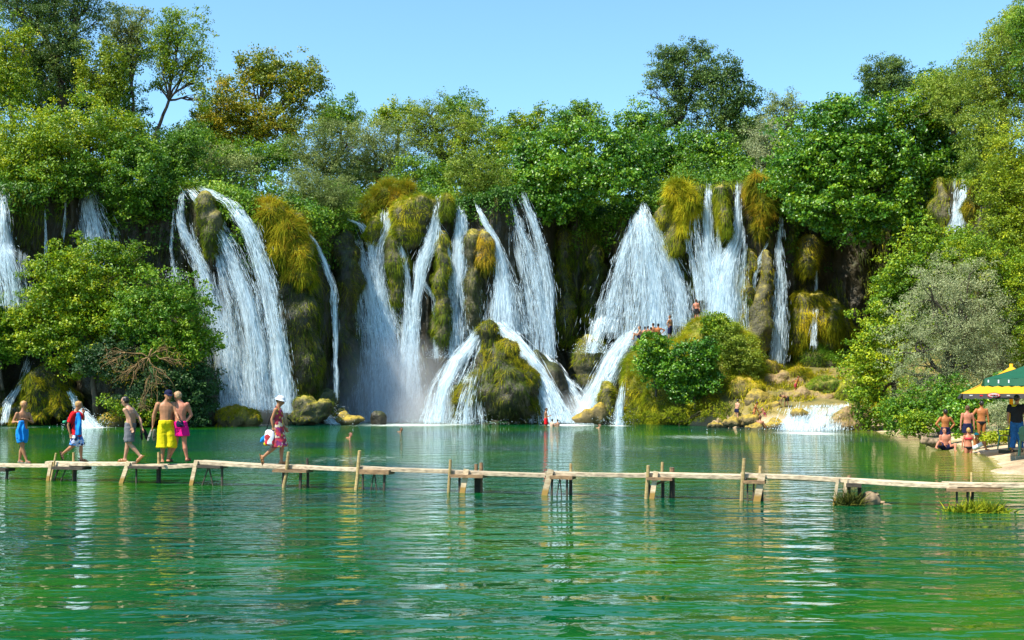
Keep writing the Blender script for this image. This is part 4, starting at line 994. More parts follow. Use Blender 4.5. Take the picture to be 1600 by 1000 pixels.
T('shrub', 'dark leafy shrub drooping over the cliff above the small fan of water', 'shrub', 73.5, (210, 300), [(220, 265, 50, 44), (60, 290, 60, 34), (190, 295, 34, 30), (225, 315, 26, 26), (130, 270, 36, 26)], 'green', 5.6, 0.65, 28, 13, 0.05, 0.5, 7, 0.16)
T('shrub', 'mid green shrub at the lip where the broad left fall begins', 'shrub', 76.5, (250, 300), [(245, 235, 34, 34), (275, 250, 30, 34), (300, 235, 34, 30), (262, 285, 20, 22)], 'green', 5.2, 0.6, 26, 12, 0.05, 0.3, 8, 0.14)
T('shrub', 'grey green bush with bare twigs above the broad left fall', 'shrub', 79, (355, 320), [(350, 265, 40, 28), (330, 250, 30, 24), (380, 270, 24, 30)], 'willow', 4.6, 0.45, 24, 11, 0.15, 0.3, 9, 0.1, twigs=10)
T('tree', 'rounded oak turning yellow and brown on the skyline', 'tree', 96, (400, 265), [(360, 165, 46, 50), (425, 125, 46, 36), (470, 150, 36, 44), (400, 105, 34, 22), (485, 125, 26, 22), (380, 210, 54, 34), (440, 195, 50, 40), (330, 190, 22, 30)], 'oak', 5.2, 0.6, 26, 12, 0.12, 0.3, 10, 0.35, twigs=7)
T('tree', 'small rounded green tree behind the right side of the oak', 'tree', 106, (535, 230), [(530, 175, 28, 28), (550, 190, 18, 22), (510, 195, 22, 28)], 'green', 4.8, 0.6, 24, 11, 0, 0.3, 11, 0.2)
T('shrub', 'mid green thicket under the oak', 'shrub', 90, (400, 290), [(420, 255, 50, 28), (360, 240, 40, 22), (445, 240, 30, 26), (300, 215, 30, 22)], 'green', 5.0, 0.6, 26, 12, 0, 0.3, 12, 0.15)
T('tree', 'mid green tree filling in below the dark willow', 'tree', 92, (60, 230), [(30, 150, 50, 44), (90, 150, 50, 46), (145, 150, 44, 40), (-20, 140, 40, 60), (120, 105, 40, 34), (60, 95, 40, 40)], 'green', 5.0, 0.55, 26, 13, 0, 0.3, 65, 0.2)
T('tree', 'dark green bush at the foot of the feathery tree', 'tree', 94, (215, 230), [(190, 150, 34, 40), (170, 190, 40, 30), (225, 195, 24, 24), (205, 115, 24, 26)], 'green', 5.0, 0.55, 26, 12, 0, 0.3, 66, 0.14)
T('tree', 'green tree left of the oak behind the lip shrubs', 'tree', 99, (325, 250), [(320, 205, 26, 26), (300, 222, 26, 20)], 'olive', 4.8, 0.5, 26, 11, 0, 0.3, 67, 0.14)
# centre
T('tree', 'rounded grey green willow right of the oak', 'tree', 89, (510, 300), [(505, 225, 44, 42), (540, 230, 34, 36), (475, 250, 30, 36), (520, 265, 44, 30)], 'willow', 4.4, 0.35, 28, 12, 0.05, 0.4, 13, 0.25, twigs=7)
T('tree', 'pale willow behind the drooping willow bush', 'tree', 91, (590, 300), [(580, 220, 40, 36), (620, 235, 36, 40), (560, 250, 34, 30), (600, 265, 44, 28)], 'willow', 4.4, 0.35, 28, 12, 0.05, 0.4, 14, 0.22, twigs=7)
T('shrub', 'drooping blue green willow bush on the lip right of the orange grass', 'shrub', 79.5, (500, 345), [(495, 305, 44, 32), (530, 305, 30, 30), (470, 290, 30, 22), (505, 330, 34, 24)], 'willow', 4.6, 0.28, 30, 11, 0, 0.7, 15, 0.1, twigs=8)
T('tree', 'wide olive green tree with visible grey limbs at the centre of the skyline', 'tree', 92, (700, 300), [(690, 205, 54, 44), (735, 215, 40, 42), (650, 205, 34, 36), (700, 245, 62, 36), (665, 175, 24, 16)], 'olive', 4.4, 0.4, 26, 12, 0.1, 0.3, 16, 0.3, twigs=9)
T('tree', 'dark green domed tree peeking over the olive green tree', 'tree', 106, (725, 240), [(725, 175, 32, 28), (745, 190, 20, 20), (700, 170, 16, 16)], 'green', 4.6, 0.6, 26, 11, 0, 0.3, 17, 0.2)
T('tree', 'light green tree on the skyline left of the olive green tree', 'tree', 103, (620, 240), [(625, 180, 30, 20), (600, 190, 26, 18), (648, 178, 18, 16)], 'lime', 4.6, 0.6, 26, 11, 0.1, 0.3, 18, 0.2)
T('shrub', 'olive shrub hanging over the lip at the head of the slender fall', 'shrub', 81.5, (750, 325), [(740, 275, 36, 32), (770, 285, 28, 28), (720, 265, 22, 22), (755, 305, 36, 16)], 'olive', 4.6, 0.45, 26, 11, 0, 0.3, 19, 0.1, twigs=8)
T('shrub', 'shady shrub on the lip above the white stream', 'shrub', 86, (670, 305), [(665, 275, 34, 22), (640, 265, 26, 20), (690, 285, 20, 18)], 'green', 4.8, 0.5, 26, 11, 0, 0.3, 20, 0.1)
T('shrub', 'broad bright green fig thicket at the cliff top', 'shrub', 84, (880, 330), [(850, 245, 54, 36), (910, 235, 56, 40), (960, 240, 44, 36), (830, 260, 40, 30), (985, 265, 36, 34)], 'fig', 6.2, 0.75, 26, 13, 0, 0.4, 21, 0.14)
T('shrub', 'dark shaded fig spilling over the cliff right of the central falls', 'shrub', 81.0, (880, 335), [(865, 285, 38, 32), (905, 280, 50, 30), (862, 320, 26, 24), (950, 285, 44, 30), (890, 320, 30, 16), (830, 290, 22, 24)], 'fig', 6.4, 0.75, 26, 12, 0.05, 0.5, 22, 0.12)
T('tree', 'green tree with an uneven pointed top at the centre right skyline', 'tree', 98, (905, 250), [(900, 190, 34, 30), (880, 200, 30, 22), (925, 195, 24, 22), (915, 168, 16, 14), (860, 215, 26, 18)], 'green', 4.8, 0.6, 26, 11, 0.05, 0.3, 23, 0.2, twigs=8)
T('tree', 'small yellowish tree with a bare tip left of the pointed top tree', 'tree', 100, (835, 240), [(830, 195, 26, 20), (815, 210, 26, 22), (846, 172, 8, 10), (790, 205, 22, 20)], 'lime', 4.6, 0.6, 24, 10, 0.15, 0.3, 24, 0.14)
T('tree', 'slim green tree at the skyline right of the olive green tree', 'tree', 99, (790, 250), [(792, 205, 16, 26), (780, 225, 20, 24), (805, 230, 18, 22)], 'green', 4.6, 0.6, 26, 10, 0.1, 0.3, 25, 0.14)
T('tree', 'round dark green tree left of the tall sparse tree', 'tree', 92, (1000, 275), [(1000, 195, 28, 28), (985, 215, 22, 24), (1015, 215, 24, 30)], 'fig', 5.2, 0.65, 28, 11, 0, 0.3, 26, 0.2)
T('tree', 'tall sparse tree with thin upright stems against the sky', 'tree', 95, (1065, 270), [(1048, 85, 26, 22), (1072, 80, 22, 18), (1094, 84, 18, 20), (1034, 115, 24, 22), (1066, 115, 30, 26), (1018, 150, 18, 14), (1042, 160, 26, 18), (1074, 155, 28, 26), (1030, 190, 22, 18), (1097, 120, 20, 20), (1060, 195, 30, 24)], 'tall', 4.2, 0.55, 24, 9, 0.12, 0.2, 27, 0.15, twigs=12)
T('tree', 'tall dark tree with a ragged leafy crown right of the sparse tree', 'tree', 94, (1115, 280), [(1118, 115, 32, 30), (1134, 150, 40, 30), (1148, 108, 18, 20), (1158, 165, 30, 32), (1168, 200, 24, 34), (1112, 180, 30, 32), (1138, 220, 40, 32)], 'tall', 4.6, 0.6, 24, 11, 0.1, 0.3, 28, 0.2, twigs=9)
T('shrub', 'dark glossy fig bushes below the tall trees', 'shrub', 88, (1090, 290), [(1060, 235, 40, 32), (1100, 245, 44, 34), (1035, 255, 30, 28), (1140, 260, 34, 28), (1020, 230, 22, 24)], 'fig', 5.8, 0.7, 26, 12, 0, 0.4, 29, 0.14)
T('tree', 'rounded blue green willow on the skyline right of the tall trees', 'tree', 92, (1220, 260), [(1228, 168, 26, 24), (1215, 185, 26, 24), (1240, 185, 16, 18)], 'willow', 4.4, 0.4, 26, 10, 0.1, 0.3, 30, 0.18)
T('tree', 'pale grey green willow in front of the blue green willow', 'tree', 88, (1190, 290), [(1195, 215, 28, 30), (1185, 245, 24, 26), (1212, 235, 22, 28)], 'silver', 4.4, 0.35, 28, 11, 0, 0.4, 31, 0.16)
# right
T('shrub', 'huge glossy fig mass overhanging the cliff at the right', 'shrub', 75, (1360, 380), [(1270, 245, 60, 56), (1340, 215, 66, 56), (1420, 225, 66, 60), (1475, 235, 46, 54), (1240, 285, 40, 44), (1320, 290, 76, 52), (1400, 295, 60, 48), (1300, 180, 40, 24)], 'fig', 6.6, 0.75, 28, 14, 0, 0.4, 32, 0.2)
T('shrub', 'lower fringe of dark fig leaves over the shaded recess at the right', 'shrub', 73.5, (1350, 370), [(1320, 335, 56, 32), (1370, 345, 40, 28), (1270, 325, 36, 28), (1410, 325, 28, 28)], 'fig', 6.6, 0.75, 26, 12, 0.05, 0.6, 33, 0.12)
T('tree', 'thin ragged dark tree rising above the fig mass', 'tree', 82, (1385, 210), [(1385, 120, 34, 28), (1365, 130, 24, 26), (1412, 135, 22, 20), (1398, 100, 14, 12), (1354, 112, 10, 12), (1385, 155, 34, 26)], 'tall', 4.6, 0.45, 24, 9, 0.1, 0.2, 34, 0.1, twigs=14)
T('shrub', 'yellow flecked leafy shrub between the fig mass and the hill trees', 'shrub', 74, (1460, 200), [(1440, 170, 40, 36), (1475, 175, 36, 34), (1460, 140, 30, 22), (1420, 180, 26, 26)], 'lime', 5.4, 0.65, 26, 12, 0, 0.3, 35, 0.14)
T('tree', 'olive green hillside tree sloping up towards the top right corner', 'tree', 64, (1570, 220), [(1550, 110, 50, 50), (1580, 70, 44, 50), (1520, 150, 44, 36), (1600, 130, 50, 60), (1570, 170, 44, 40)], 'olive', 4.8, 0.45, 28, 13, 0.05, 0.3, 36, 0.26, twigs=7)
T('tree', 'darker hillside tree cut by the right edge near the top', 'tree', 60, (1620, 200), [(1605, 50, 26, 30), (1640, 80, 50, 70), (1590, 30, 14, 12)], 'green', 5.0, 0.55, 26, 12, 0.05, 0.3, 37, 0.22)
T('tree', 'grey twiggy tree on the hill above the yellow green bank trees', 'tree', 64, (1545, 260), [(1545, 195, 30, 34), (1530, 225, 22, 30), (1560, 225, 26, 26)], 'olive', 4.4, 0.4, 18, 10, 0.35, 0.3, 38, 0.14, twigs=16)
T('tree', 'tall yellow green tree on the right bank', 'tree', 57, (1580, 520), [(1575, 240, 40, 44), (1590, 300, 46, 50), (1555, 310, 32, 46), (1570, 370, 46, 46), (1610, 380, 46, 60), (1640, 280, 50, 70)], 'gold', 5.0, 0.5, 30, 13, 0, 0.3, 39, 0.24, twigs=6)
T('tree', 'yellow green bushy tree lower on the right bank behind the silver willow', 'tree', 55, (1570, 600), [(1545, 425, 46, 44), (1590, 440, 44, 50), (1590, 510, 44, 56), (1510, 390, 34, 30), (1620, 540, 50, 60)], 'lime', 5.0, 0.5, 30, 13, 0, 0.3, 40, 0.2, twigs=6)
T('shrub', 'leafy green climber covered bush leaning over the pool at the right', 'shrub', 61, (1390, 672), [(1450, 395, 44, 36), (1410, 440, 44, 46), (1390, 500, 44, 50), (1365, 560, 36, 46), (1355, 610, 28, 40), (1375, 640, 30, 26), (1490, 385, 32, 26), (1440, 470, 50, 60)], 'lime', 5.4, 0.7, 30, 13, 0, 0.4, 41, 0.2)
T('tree', 'broad silver grey willow on the right bank', 'tree', 54, (1480, 660), [(1460, 470, 56, 56), (1500, 450, 50, 44), (1520, 510, 60, 60), (1430, 545, 50, 46), (1480, 560, 66, 50), (1545, 570, 40, 44), (1430, 600, 40, 30)], 'silver', 4.4, 0.3, 30, 13, 0.08, 0.4, 42, 0.22, twigs=10)
T('shrub', 'dark green shrub at the foot of the silver willow', 'shrub', 52, (1470, 675), [(1470, 625, 44, 30), (1430, 640, 34, 24), (1510, 640, 36, 26), (1400, 645, 26, 24)], 'green', 5.4, 0.65, 28, 12, 0, 0.4, 43, 0.1)
T('shrub', 'light green round shrub at the shoreline under the silver willow', 'shrub', 49.5, (1440, 680), [(1440, 660, 22, 18), (1420, 665, 18, 14)], 'lime', 5.0, 0.65, 28, 10, 0, 0.3, 44, 0.06)
T('shrub', 'broad leaved green hedge behind the bathers under the yellow parasol', 'shrub', 46, (1530, 680), [(1520, 640, 36, 26), (1555, 625, 30, 26), (1495, 650, 22, 24), (1580, 615, 30, 30)], 'fig', 6.0, 0.75, 28, 11, 0, 0.4, 45, 0.08)
T('shrub', 'pale grey green bush right of the man in black trunks', 'shrub', 43.5, (1560, 690), [(1562, 655, 22, 24), (1590, 645, 24, 30)], 'silver', 4.6, 0.35, 28, 10, 0, 0.3, 46, 0.06)
T('shrub', 'low yellow green shrub on the sand right of the standing bathers', 'shrub', 41.5, (1560, 700), [(1560, 683, 24, 10), (1585, 680, 20, 12), (1545, 686, 12, 7)], 'gold', 5.0, 0.5, 28, 8, 0, 0.2, 47, 0.04)
T('tree', 'olive tree on the slope left of the topmost hillside trees', 'tree', 70, (1490, 200), [(1500, 135, 40, 36), (1475, 150, 34, 30), (1525, 115, 30, 30), (1500, 175, 44, 34)], 'olive', 4.8, 0.45, 28, 12, 0, 0.3, 61, 0.18)
T('tree', 'small green tree on the skyline between the ragged tree and the hill', 'tree', 84, (1440, 180), [(1460, 125, 24, 18), (1440, 140, 26, 20), (1478, 132, 22, 20)], 'green', 4.8, 0.6, 26, 11, 0, 0.3, 62, 0.16)
T('tree', 'light green tree at the top right corner of the hill', 'tree', 68, (1600, 150), [(1590, 40, 30, 34), (1612, 20, 26, 36), (1570, 60, 26, 26)], 'lime', 4.8, 0.5, 28, 11, 0, 0.3, 63, 0.18)
T('tree', 'yellow green tree between the fig mass and the bank trees at the right', 'tree', 62, (1530, 400), [(1535, 200, 34, 40), (1530, 250, 34, 40), (1550, 290, 30, 40)], 'olive', 4.8, 0.5, 28, 12, 0, 0.3, 64, 0.16)
# left, in front of the cliff
T('shrub', 'sunlit yellow green bush standing in front of the left falls', 'shrub', 69, (150, 640), [(140, 425, 70, 44), (180, 400, 40, 24), (95, 470, 56, 50), (60, 505, 40, 40), (160, 480, 60, 50), (130, 535, 60, 40), (205, 410, 26, 14)], 'lime', 5.8, 0.65, 28, 13, 0, 0.3, 48, 0.2)
T('shrub', 'round green bush right of the sunlit yellow green bush', 'shrub', 67.5, (260, 640), [(260, 470, 60, 44), (240, 510, 50, 40), (300, 510, 36, 44), (280, 545, 46, 34), (215, 490, 30, 34)], 'green', 5.8, 0.65, 28, 13, 0, 0.3, 49, 0.18)
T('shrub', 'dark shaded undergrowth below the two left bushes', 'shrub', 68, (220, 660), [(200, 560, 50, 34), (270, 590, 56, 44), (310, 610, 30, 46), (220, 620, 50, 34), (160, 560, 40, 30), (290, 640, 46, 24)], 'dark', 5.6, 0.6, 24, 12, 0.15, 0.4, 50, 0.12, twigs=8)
T('shrub', 'tangle of dead brown branches under the round green bush', 'shrub', 64.2, (238, 535), [(190, 595, 26, 30), (215, 570, 24, 30), (250, 600, 22, 30), (280, 565, 16, 24), (225, 635, 16, 22), (170, 565, 18, 22), (262, 545, 22, 16)], 'ochre', 3.0, 0.3, 2, 10, 0.3, 0.3, 51, 0.07, twigs=22, bark='twig')
T('shrub', 'dark green bush cut by the left edge above the trickle', 'shrub', 70, (5, 600), [(0, 500, 22, 34), (5, 540, 24, 26), (-20, 520, 30, 50)], 'green', 5.6, 0.6, 26, 12, 0.05, 0.3, 52, 0.1)
T('shrub', 'small green leafy shrub by the water behind the grey shorts man', 'shrub', 67, (200, 668), [(185, 625, 22, 14), (205, 635, 24, 20), (230, 645, 22, 18)], 'lime', 5.0, 0.6, 20, 10, 0.2, 0.3, 53, 0.05)
# shrubs growing on the islet
T('shrub', 'round leafy fig bush on the left of the islet below the seated bathers', 'shrub', 70.8, (1025, 610), [(1020, 545, 26, 22), (1030, 575, 26, 26), (1010, 565, 18, 22)], 'fig', 5.4, 0.7, 28, 10, 0, 0.3, 54, 0.08)
T('shrub', 'larger leafy fig bush at the middle of the islet', 'shrub', 70.3, (1085, 630), [(1085, 560, 30, 26), (1060, 580, 28, 26), (1095, 590, 26, 28), (1105, 550, 18, 18), (1070, 605, 24, 20)], 'fig', 5.4, 0.7, 28, 10, 0, 0.3, 55, 0.08)
T('shrub', 'rounded yellow green bush crowning the top of the islet', 'shrub', 72.5, (1110, 530), [(1118, 503, 20, 13), (1130, 515, 22, 18), (1106, 512, 12, 10)], 'lime', 4.8, 0.55, 28, 9, 0, 0.3, 56, 0.06)
T('shrub', 'grey green bush on the right shoulder of the islet', 'shrub', 72, (1155, 580), [(1150, 545, 26, 28), (1168, 570, 18, 28), (1140, 525, 20, 18)], 'olive', 4.6, 0.4, 28, 10, 0, 0.4, 57, 0.06)
T('shrub', 'low green weeds at the waterline of the islet', 'shrub', 69.5, (1060, 668), [(1010, 650, 24, 12), (1060, 648, 34, 14), (1110, 645, 30, 16), (985, 655, 12, 10), (1145, 650, 22, 14)], 'moss', 5.0, 0.25, 22, 10, 0.1, -0.4, 58, 0.03)
# more cover behind so that the plateau reads as woodland
fill = [(-60, 96, 'green'), (60, 100, 'green'), (250, 99, 'dark'), (330, 103, 'green'), (560, 99, 'green'), (770, 92, 'lime'), (1010, 102, 'green'), (1180, 100, 'green'), (1280, 88, 'green'), (1340, 86, 'lime')]
fl_lab = ['green tree beyond the left edge', 'green tree deep behind the dark willow', 'dark tree low behind the feathery tree', 'green tree low behind the oak', 'green tree low behind the pale willow', 'light green tree low behind the slim green tree', 'green tree low behind the round dark green tree', 'green tree low between the tall dark tree and the willows', 'green tree low behind the left end of the fig mass', 'light green tree low behind the thin ragged tree']
for k, (px, d, mt) in enumerate(fill):
    ly = np.interp(px, LIP[:, 0], LIP[:, 1])
    T('tree', fl_lab[k], 'tree', d, (px, ly - 20), [(px - 30, ly - 70, 40, 36), (px + 25, ly - 76, 40, 34), (px, ly - 45, 60, 30)], mt, 5.0, 0.6, 24, 13, 0, 0.3, 70 + k, 0.2, group='background trees on the plateau')
# ---------------------------------------------------------------- plain materials for small things
def plain(name, col, rough=0.6, spec=0.3, var=0.12, scale=8.0, bump=0.0, metal=0.0):
    m, nt, N, L = new_mat(name)
    bs = N['Principled BSDF']
    tc = N.new('ShaderNodeTexCoord')
    nz = N.new('ShaderNodeTexNoise'); nz.inputs['Scale'].default_value = scale; nz.inputs['Detail'].default_value = 5
    L.new(tc.outputs['Object'], nz.inputs['Vector'])
    r = ramp(N, [(0.3, tuple(c * (1 - var) for c in col)), (0.7, tuple(min(1, c * (1 + var)) for c in col))])
    L.new(nz.outputs['Fac'], r.inputs[0]); L.new(r.outputs[0], bs.inputs['Base Color'])
    bs.inputs['Roughness'].default_value = rough
    bs.inputs['Specular IOR Level'].default_value = spec
    bs.inputs['Metallic'].default_value = metal
    if bump:
        bp = N.new('ShaderNodeBump'); bp.inputs['Strength'].default_value = 0.6; bp.inputs['Distance'].default_value = bump
        L.new(nz.outputs['Fac'], bp.inputs['Height']); L.new(bp.outputs[0], bs.inputs['Normal'])
    return m
def pattern(name, cols, scale=9.0, kind='voronoi'):
    m, nt, N, L = new_mat(name)
    bs = N['Principled BSDF']; bs.inputs['Roughness'].default_value = 0.8
    tc = N.new('ShaderNodeTexCoord')
    vn = N.new('ShaderNodeTexVoronoi'); vn.inputs['Scale'].default_value = scale
    L.new(tc.outputs['Object'], vn.inputs['Vector'])
    sp = N.new('ShaderNodeSeparateColor'); L.new(vn.outputs['Color'], sp.inputs[0])
    r = ramp(N, [(k / len(cols), c) for k, c in enumerate(cols)]); r.color_ramp.interpolation = 'CONSTANT'
    L.new(sp.outputs[0], r.inputs[0]); L.new(r.outputs[0], bs.inputs['Base Color'])
    return m
def wood_mat(name, c1, c2, rough=0.8, wet=True):
    m, nt, N, L = new_mat(name)
    bs = N['Principled BSDF']; geo = N.new('ShaderNodeNewGeometry'); tc = N.new('ShaderNodeTexCoord')
    mp = N.new('ShaderNodeMapping'); mp.inputs['Scale'].default_value = (1.1, 26, 26)
    L.new(geo.outputs['Position'], mp.inputs[0])
    nz = N.new('ShaderNodeTexNoise'); nz.inputs['Scale'].default_value = 1.0; nz.inputs['Detail'].default_value = 6; nz.inputs['Distortion'].default_value = 0.25
    L.new(mp.outputs[0], nz.inputs['Vector'])
    r = ramp(N, [(0.3, c1), (0.7, c2)]); L.new(nz.outputs['Fac'], r.inputs[0])
    oi = N.new('ShaderNodeObjectInfo')
    hv = N.new('ShaderNodeHueSaturation'); L.new(r.outputs[0], hv.inputs['Color'])
    mv = N.new('ShaderNodeMapRange'); mv.inputs['To Min'].default_value = 0.75; mv.inputs['To Max'].default_value = 1.15
    L.new(oi.outputs['Random'], mv.inputs['Value']); L.new(mv.outputs[0], hv.inputs['Value'])
    if wet:                                        # algae stain on the foot of the boards, just above the water
        sp = N.new('ShaderNodeSeparateXYZ'); L.new(geo.outputs['Position'], sp.inputs[0])
        mr = N.new('ShaderNodeMapRange'); mr.inputs['From Min'].default_value = 0.10; mr.inputs['From Max'].default_value = 0.16
        L.new(sp.outputs['Z'], mr.inputs['Value'])
        mx = N.new('ShaderNodeMix'); mx.data_type = 'RGBA'; mx.inputs['A'].default_value = (0.26, 0.15, 0.03, 1)
        L.new(mr.outputs[0], mx.inputs['Factor']); L.new(hv.outputs[0], mx.inputs['B'])
        L.new(mx.outputs['Result'], bs.inputs['Base Color'])
    else:
        L.new(hv.outputs[0], bs.inputs['Base Color'])
    bs.inputs['Roughness'].default_value = rough
    bp = N.new('ShaderNodeBump'); bp.inputs['Strength'].default_value = 0.5; bp.inputs['Distance'].default_value = 0.01
    L.new(nz.outputs['Fac'], bp.inputs['Height']); L.new(bp.outputs[0], bs.inputs['Normal'])
    return m
M['plank'] = wood_mat('weathered_plank', (0.22, 0.17, 0.11), (0.62, 0.49, 0.33), wet=False)
M['board'] = wood_mat('pale_board', (0.32, 0.23, 0.13), (0.58, 0.46, 0.30))
M['pole'] = wood_mat('peeled_pole', (0.27, 0.18, 0.06), (0.46, 0.34, 0.15), wet=False)
M['beam'] = wood_mat('brown_beam', (0.09, 0.055, 0.028), (0.25, 0.15, 0.07), wet=False)
M['darkwood'] = wood_mat('dark_wet_wood', (0.02, 0.015, 0.01), (0.06, 0.045, 0.03), wet=False)
M['iron'] = plain('dark_iron', (0.015, 0.02, 0.018), 0.5, 0.4)

# ---------------------------------------------------------------- plank footbridge
def bd(px): return H * F / (748.7 + 0.02927 * px - HY)
def BP(px, py, off=0.0): 
    d = bd(px) + off
    return P(px, py, d)
b0, b1 = BP(0, 730), BP(1600, 760)
bdir = norm(np.array((b1[0] - b0[0], b1[1] - b0[1], 0.0)))
bperp = np.array((-bdir[1], bdir[0], 0.0))             # away from the camera
bridge = empty('footbridge', BP(800, 735, 0.2) * np.array((1, 1, 0)), 'low makeshift footbridge of pale planks on rough trestles crossing the whole pool', 'footbridge')
rb = np.random.default_rng(5)
def plank(pa, ya, pb, yb, th=0.085, wd=0.18, k=0):
    for row in (0, 1):
        a, b = BP(pa, ya), BP(pb, yb)
        dz = -0.004 * row + rb.uniform(-0.006, 0.006)
        o_ = bperp * (wd * 0.5 + row * (wd + 0.012)) + np.array((0, 0, -th * 0.5 + dz))
        ext = bdir * rb.uniform(-0.12, 0.12) * row
        bm = bmesh.new()
        n = 7
        z0 = rb.normal(0, 0.012)
        x = norm(b - a); y = bperp; z = np.cross(x, y); z = z if z[2] > 0 else -z
        rings = []
        for i in range(n):
            t_ = i / (n - 1)
            c = a + (b - a) * t_ + o_ + ext + z * (z0 * math.sin(math.pi * t_) - 0.012 * math.sin(math.pi * t_))
            w_ = wd / 2 * (1 + 0.05 * rb.normal()); h_ = th / 2
            cb = 0.006
            pts = [(-w_, -h_ + cb), (-w_ + cb, -h_), (w_ - cb, -h_), (w_, -h_ + cb), (w_, h_ - cb), (w_ - cb, h_), (-w_ + cb, h_), (-w_, h_ - cb)]
            rings.append([bm.verts.new(tuple(c + y * u + z * v - np.array(bridge.location))) for u, v in pts])
        for r0, r1 in zip(rings[:-1], rings[1:]):
            for j in range(8): bm.faces.new((r0[j], r0[(j + 1) % 8], r1[(j + 1) % 8], r1[j]))
        bm.faces.new(rings[0]); bm.faces.new(rings[-1][::-1])
        bmesh.ops.recalc_face_normals(bm, faces=bm.faces)
        for f_ in bm.faces: f_.smooth = False
        me = bpy.data.meshes.new('plank'); bm.to_mesh(me); bm.free()
        me.materials.append(M['plank'])
        ob = bpy.data.objects.new('plank', me); C.objects.link(ob); ob.parent = bridge
for s_ in [(-60, 723, 108, 725.5), (70, 721.5, 206, 722.5), (204, 725.5, 306, 724.5), (303, 719.5, 452, 727.5), (446, 726.5, 572, 732), (562, 729, 704, 734.5), (700, 735, 852, 740.5), (852, 737, 1012, 740.5), (1006, 738.5, 1166, 742.5), (1160, 739.5, 1332, 748), (1326, 748, 1496, 757), (1483, 754, 1690, 756), (1684, 756.5, 1900, 761)]:
    plank(*s_)
def part(name, mb, mat, parent=bridge): return mb.build(name, [M[mat]], parent, origin=np.array(bridge.location))
def board(p0, y0, p1, y1, wpx, tk=0.04, off=-0.03, mat='board', name='slanted_board'):
    a, b = BP(p0, y0, off), BP(p1, y1, off - 0.02)
    b = a + (b - a) * 1.25
    mb = MB(); mb.beam(a, b, 0.82 * wpx / S(bd(p0)), tk, up=bperp); part(name, mb, mat)
def pole(p0, y0, p1, y1, r=0.035, off=-0.06, mat='pole', name='pole'):
    r *= 0.8
    a, b = BP(p0, y0, off), BP(p1, y1, off)
    b = a + (b - a) * 1.3
    mb = MB(); pts, rr = limb(a, b, r * 0.9, r * 1.1, rb, 5, 0.006); pts[:, 2] -= 0.08 * np.linalg.norm(b - a) * np.sin(np.pi * np.linspace(0, 1, 5))
    mb.tube(pts, rr, 8); part(name, mb, mat)
def trestle(pa, pb, ytop, legs, bpx=6, mat='darkwood', beammat='darkwood', off=0.18):
    """cross beam under the planks from pa to pb with legs (px_top, px_foot, y_foot, width_px)"""
    mb = MB()
    mb.beam(BP(pa, ytop, 0.05), BP(pb, ytop + 1, 0.05), 0.34, 0.75 * bpx / S(bd(pa)), up=(0, 0, 1))
    t_ = part('trestle', mb, beammat)
    for pt, pf, yf, wpx in legs:
        for o_ in (0.02, 0.36) if wpx < 4 else (0.36,):
            q = MB(); a = BP(pt, ytop, o_); b = BP(pf, yf, o_ + (0.03 if o_ > .1 else -.03)); b = a + (b - a) * 1.4
            q.beam(a, b, wpx / S(bd(pt)), wpx / S(bd(pt)), up=bperp)
            ob = q.build('leg', [M[mat]], None, origin=np.array(bridge.location)); ob.parent = t_; ob.location = (0, 0, 0)
trestle(-30, 16, 733, [(-20, -20, 752, 3), (12, 10, 750, 3)])
board(80, 721, 75, 750, 6.5); pole(87.5, 708, 80, 751, 0.03); pole(115, 707, 115, 750, 0.04, 0.40)
trestle(88, 136, 730.5, [(92, 85, 748, 2.2), (104, 96, 749, 1.4), (117, 117, 750, 4)])
board(201, 721.5, 190, 753, 8.5); pole(248, 706.5, 248, 752, 0.045, 0.42)
trestle(206, 254, 729.5, [(213, 213, 752, 2.2), (248, 248, 754, 5)], 5)
board(307, 719.5, 299, 757, 8)
trestle(313, 350, 728.5, [(326, 317, 755, 1.6), (326, 332, 755, 1.6), (347, 347, 758, 2.6)], 5)
pole(451, 706, 444, 760, 0.05); pole(480, 716, 481, 760, 0.04, 0.42, 'darkwood', 'post')
trestle(431, 484, 735, [(443, 442, 758, 3), (470, 469, 760, 3.4)], 5.5, beammat='beam')
pole(562, 704, 556, 767, 0.052)
trestle(566, 612, 736.5, [(567, 567, 766, 2.4), (585, 580, 762, 1.6), (585, 588, 762, 1.6), (601, 600, 766, 3)], 9, beammat='beam')
pole(704, 718, 701, 771, 0.045); board(729, 733, 723, 768, 10.5); pole(744, 725, 744, 766, 0.055, 0.44, 'beam', 'post'); pole(752, 723, 751, 767, 0.06, 0.42, 'beam', 'post')
trestle(706, 758, 743, [(718, 718, 766, 3), (747, 747, 767, 8)], 6, beammat='beam')
board(861, 733.5, 851, 773, 11.5); pole(892, 724, 892, 772, 0.045, 0.42, 'pole', 'post')
trestle(862, 897, 745, [(863, 862, 772, 3), (875, 871, 769, 1.6), (875, 877, 769, 1.6), (886, 886, 773, 3), (892, 892, 773, 4)], 7, beammat='beam')
pole(1013, 727, 1010, 777, 0.05); board(1025, 736.5, 1019, 776, 9.5); pole(1035, 722, 1035, 772, 0.045, 0.44, 'pole', 'post'); pole(1050, 730.5, 1050, 778, 0.075, 0.40, 'beam', 'post')
trestle(1012, 1052, 747, [(1013, 1015, 768, 3), (1036, 1036, 774, 4), (1050, 1050, 778, 6)], 6, beammat='beam')
mb = MB(); mb.beam(BP(1012, 762, .1), BP(1050, 746, .1), 0.05, 0.07, up=bperp); part('brace', mb, 'beam')
pole(1163, 716, 1159, 781, 0.05); board(1191, 740, 1183, 781, 13); pole(1188, 728, 1188, 778, 0.045, 0.44, 'pole', 'post')
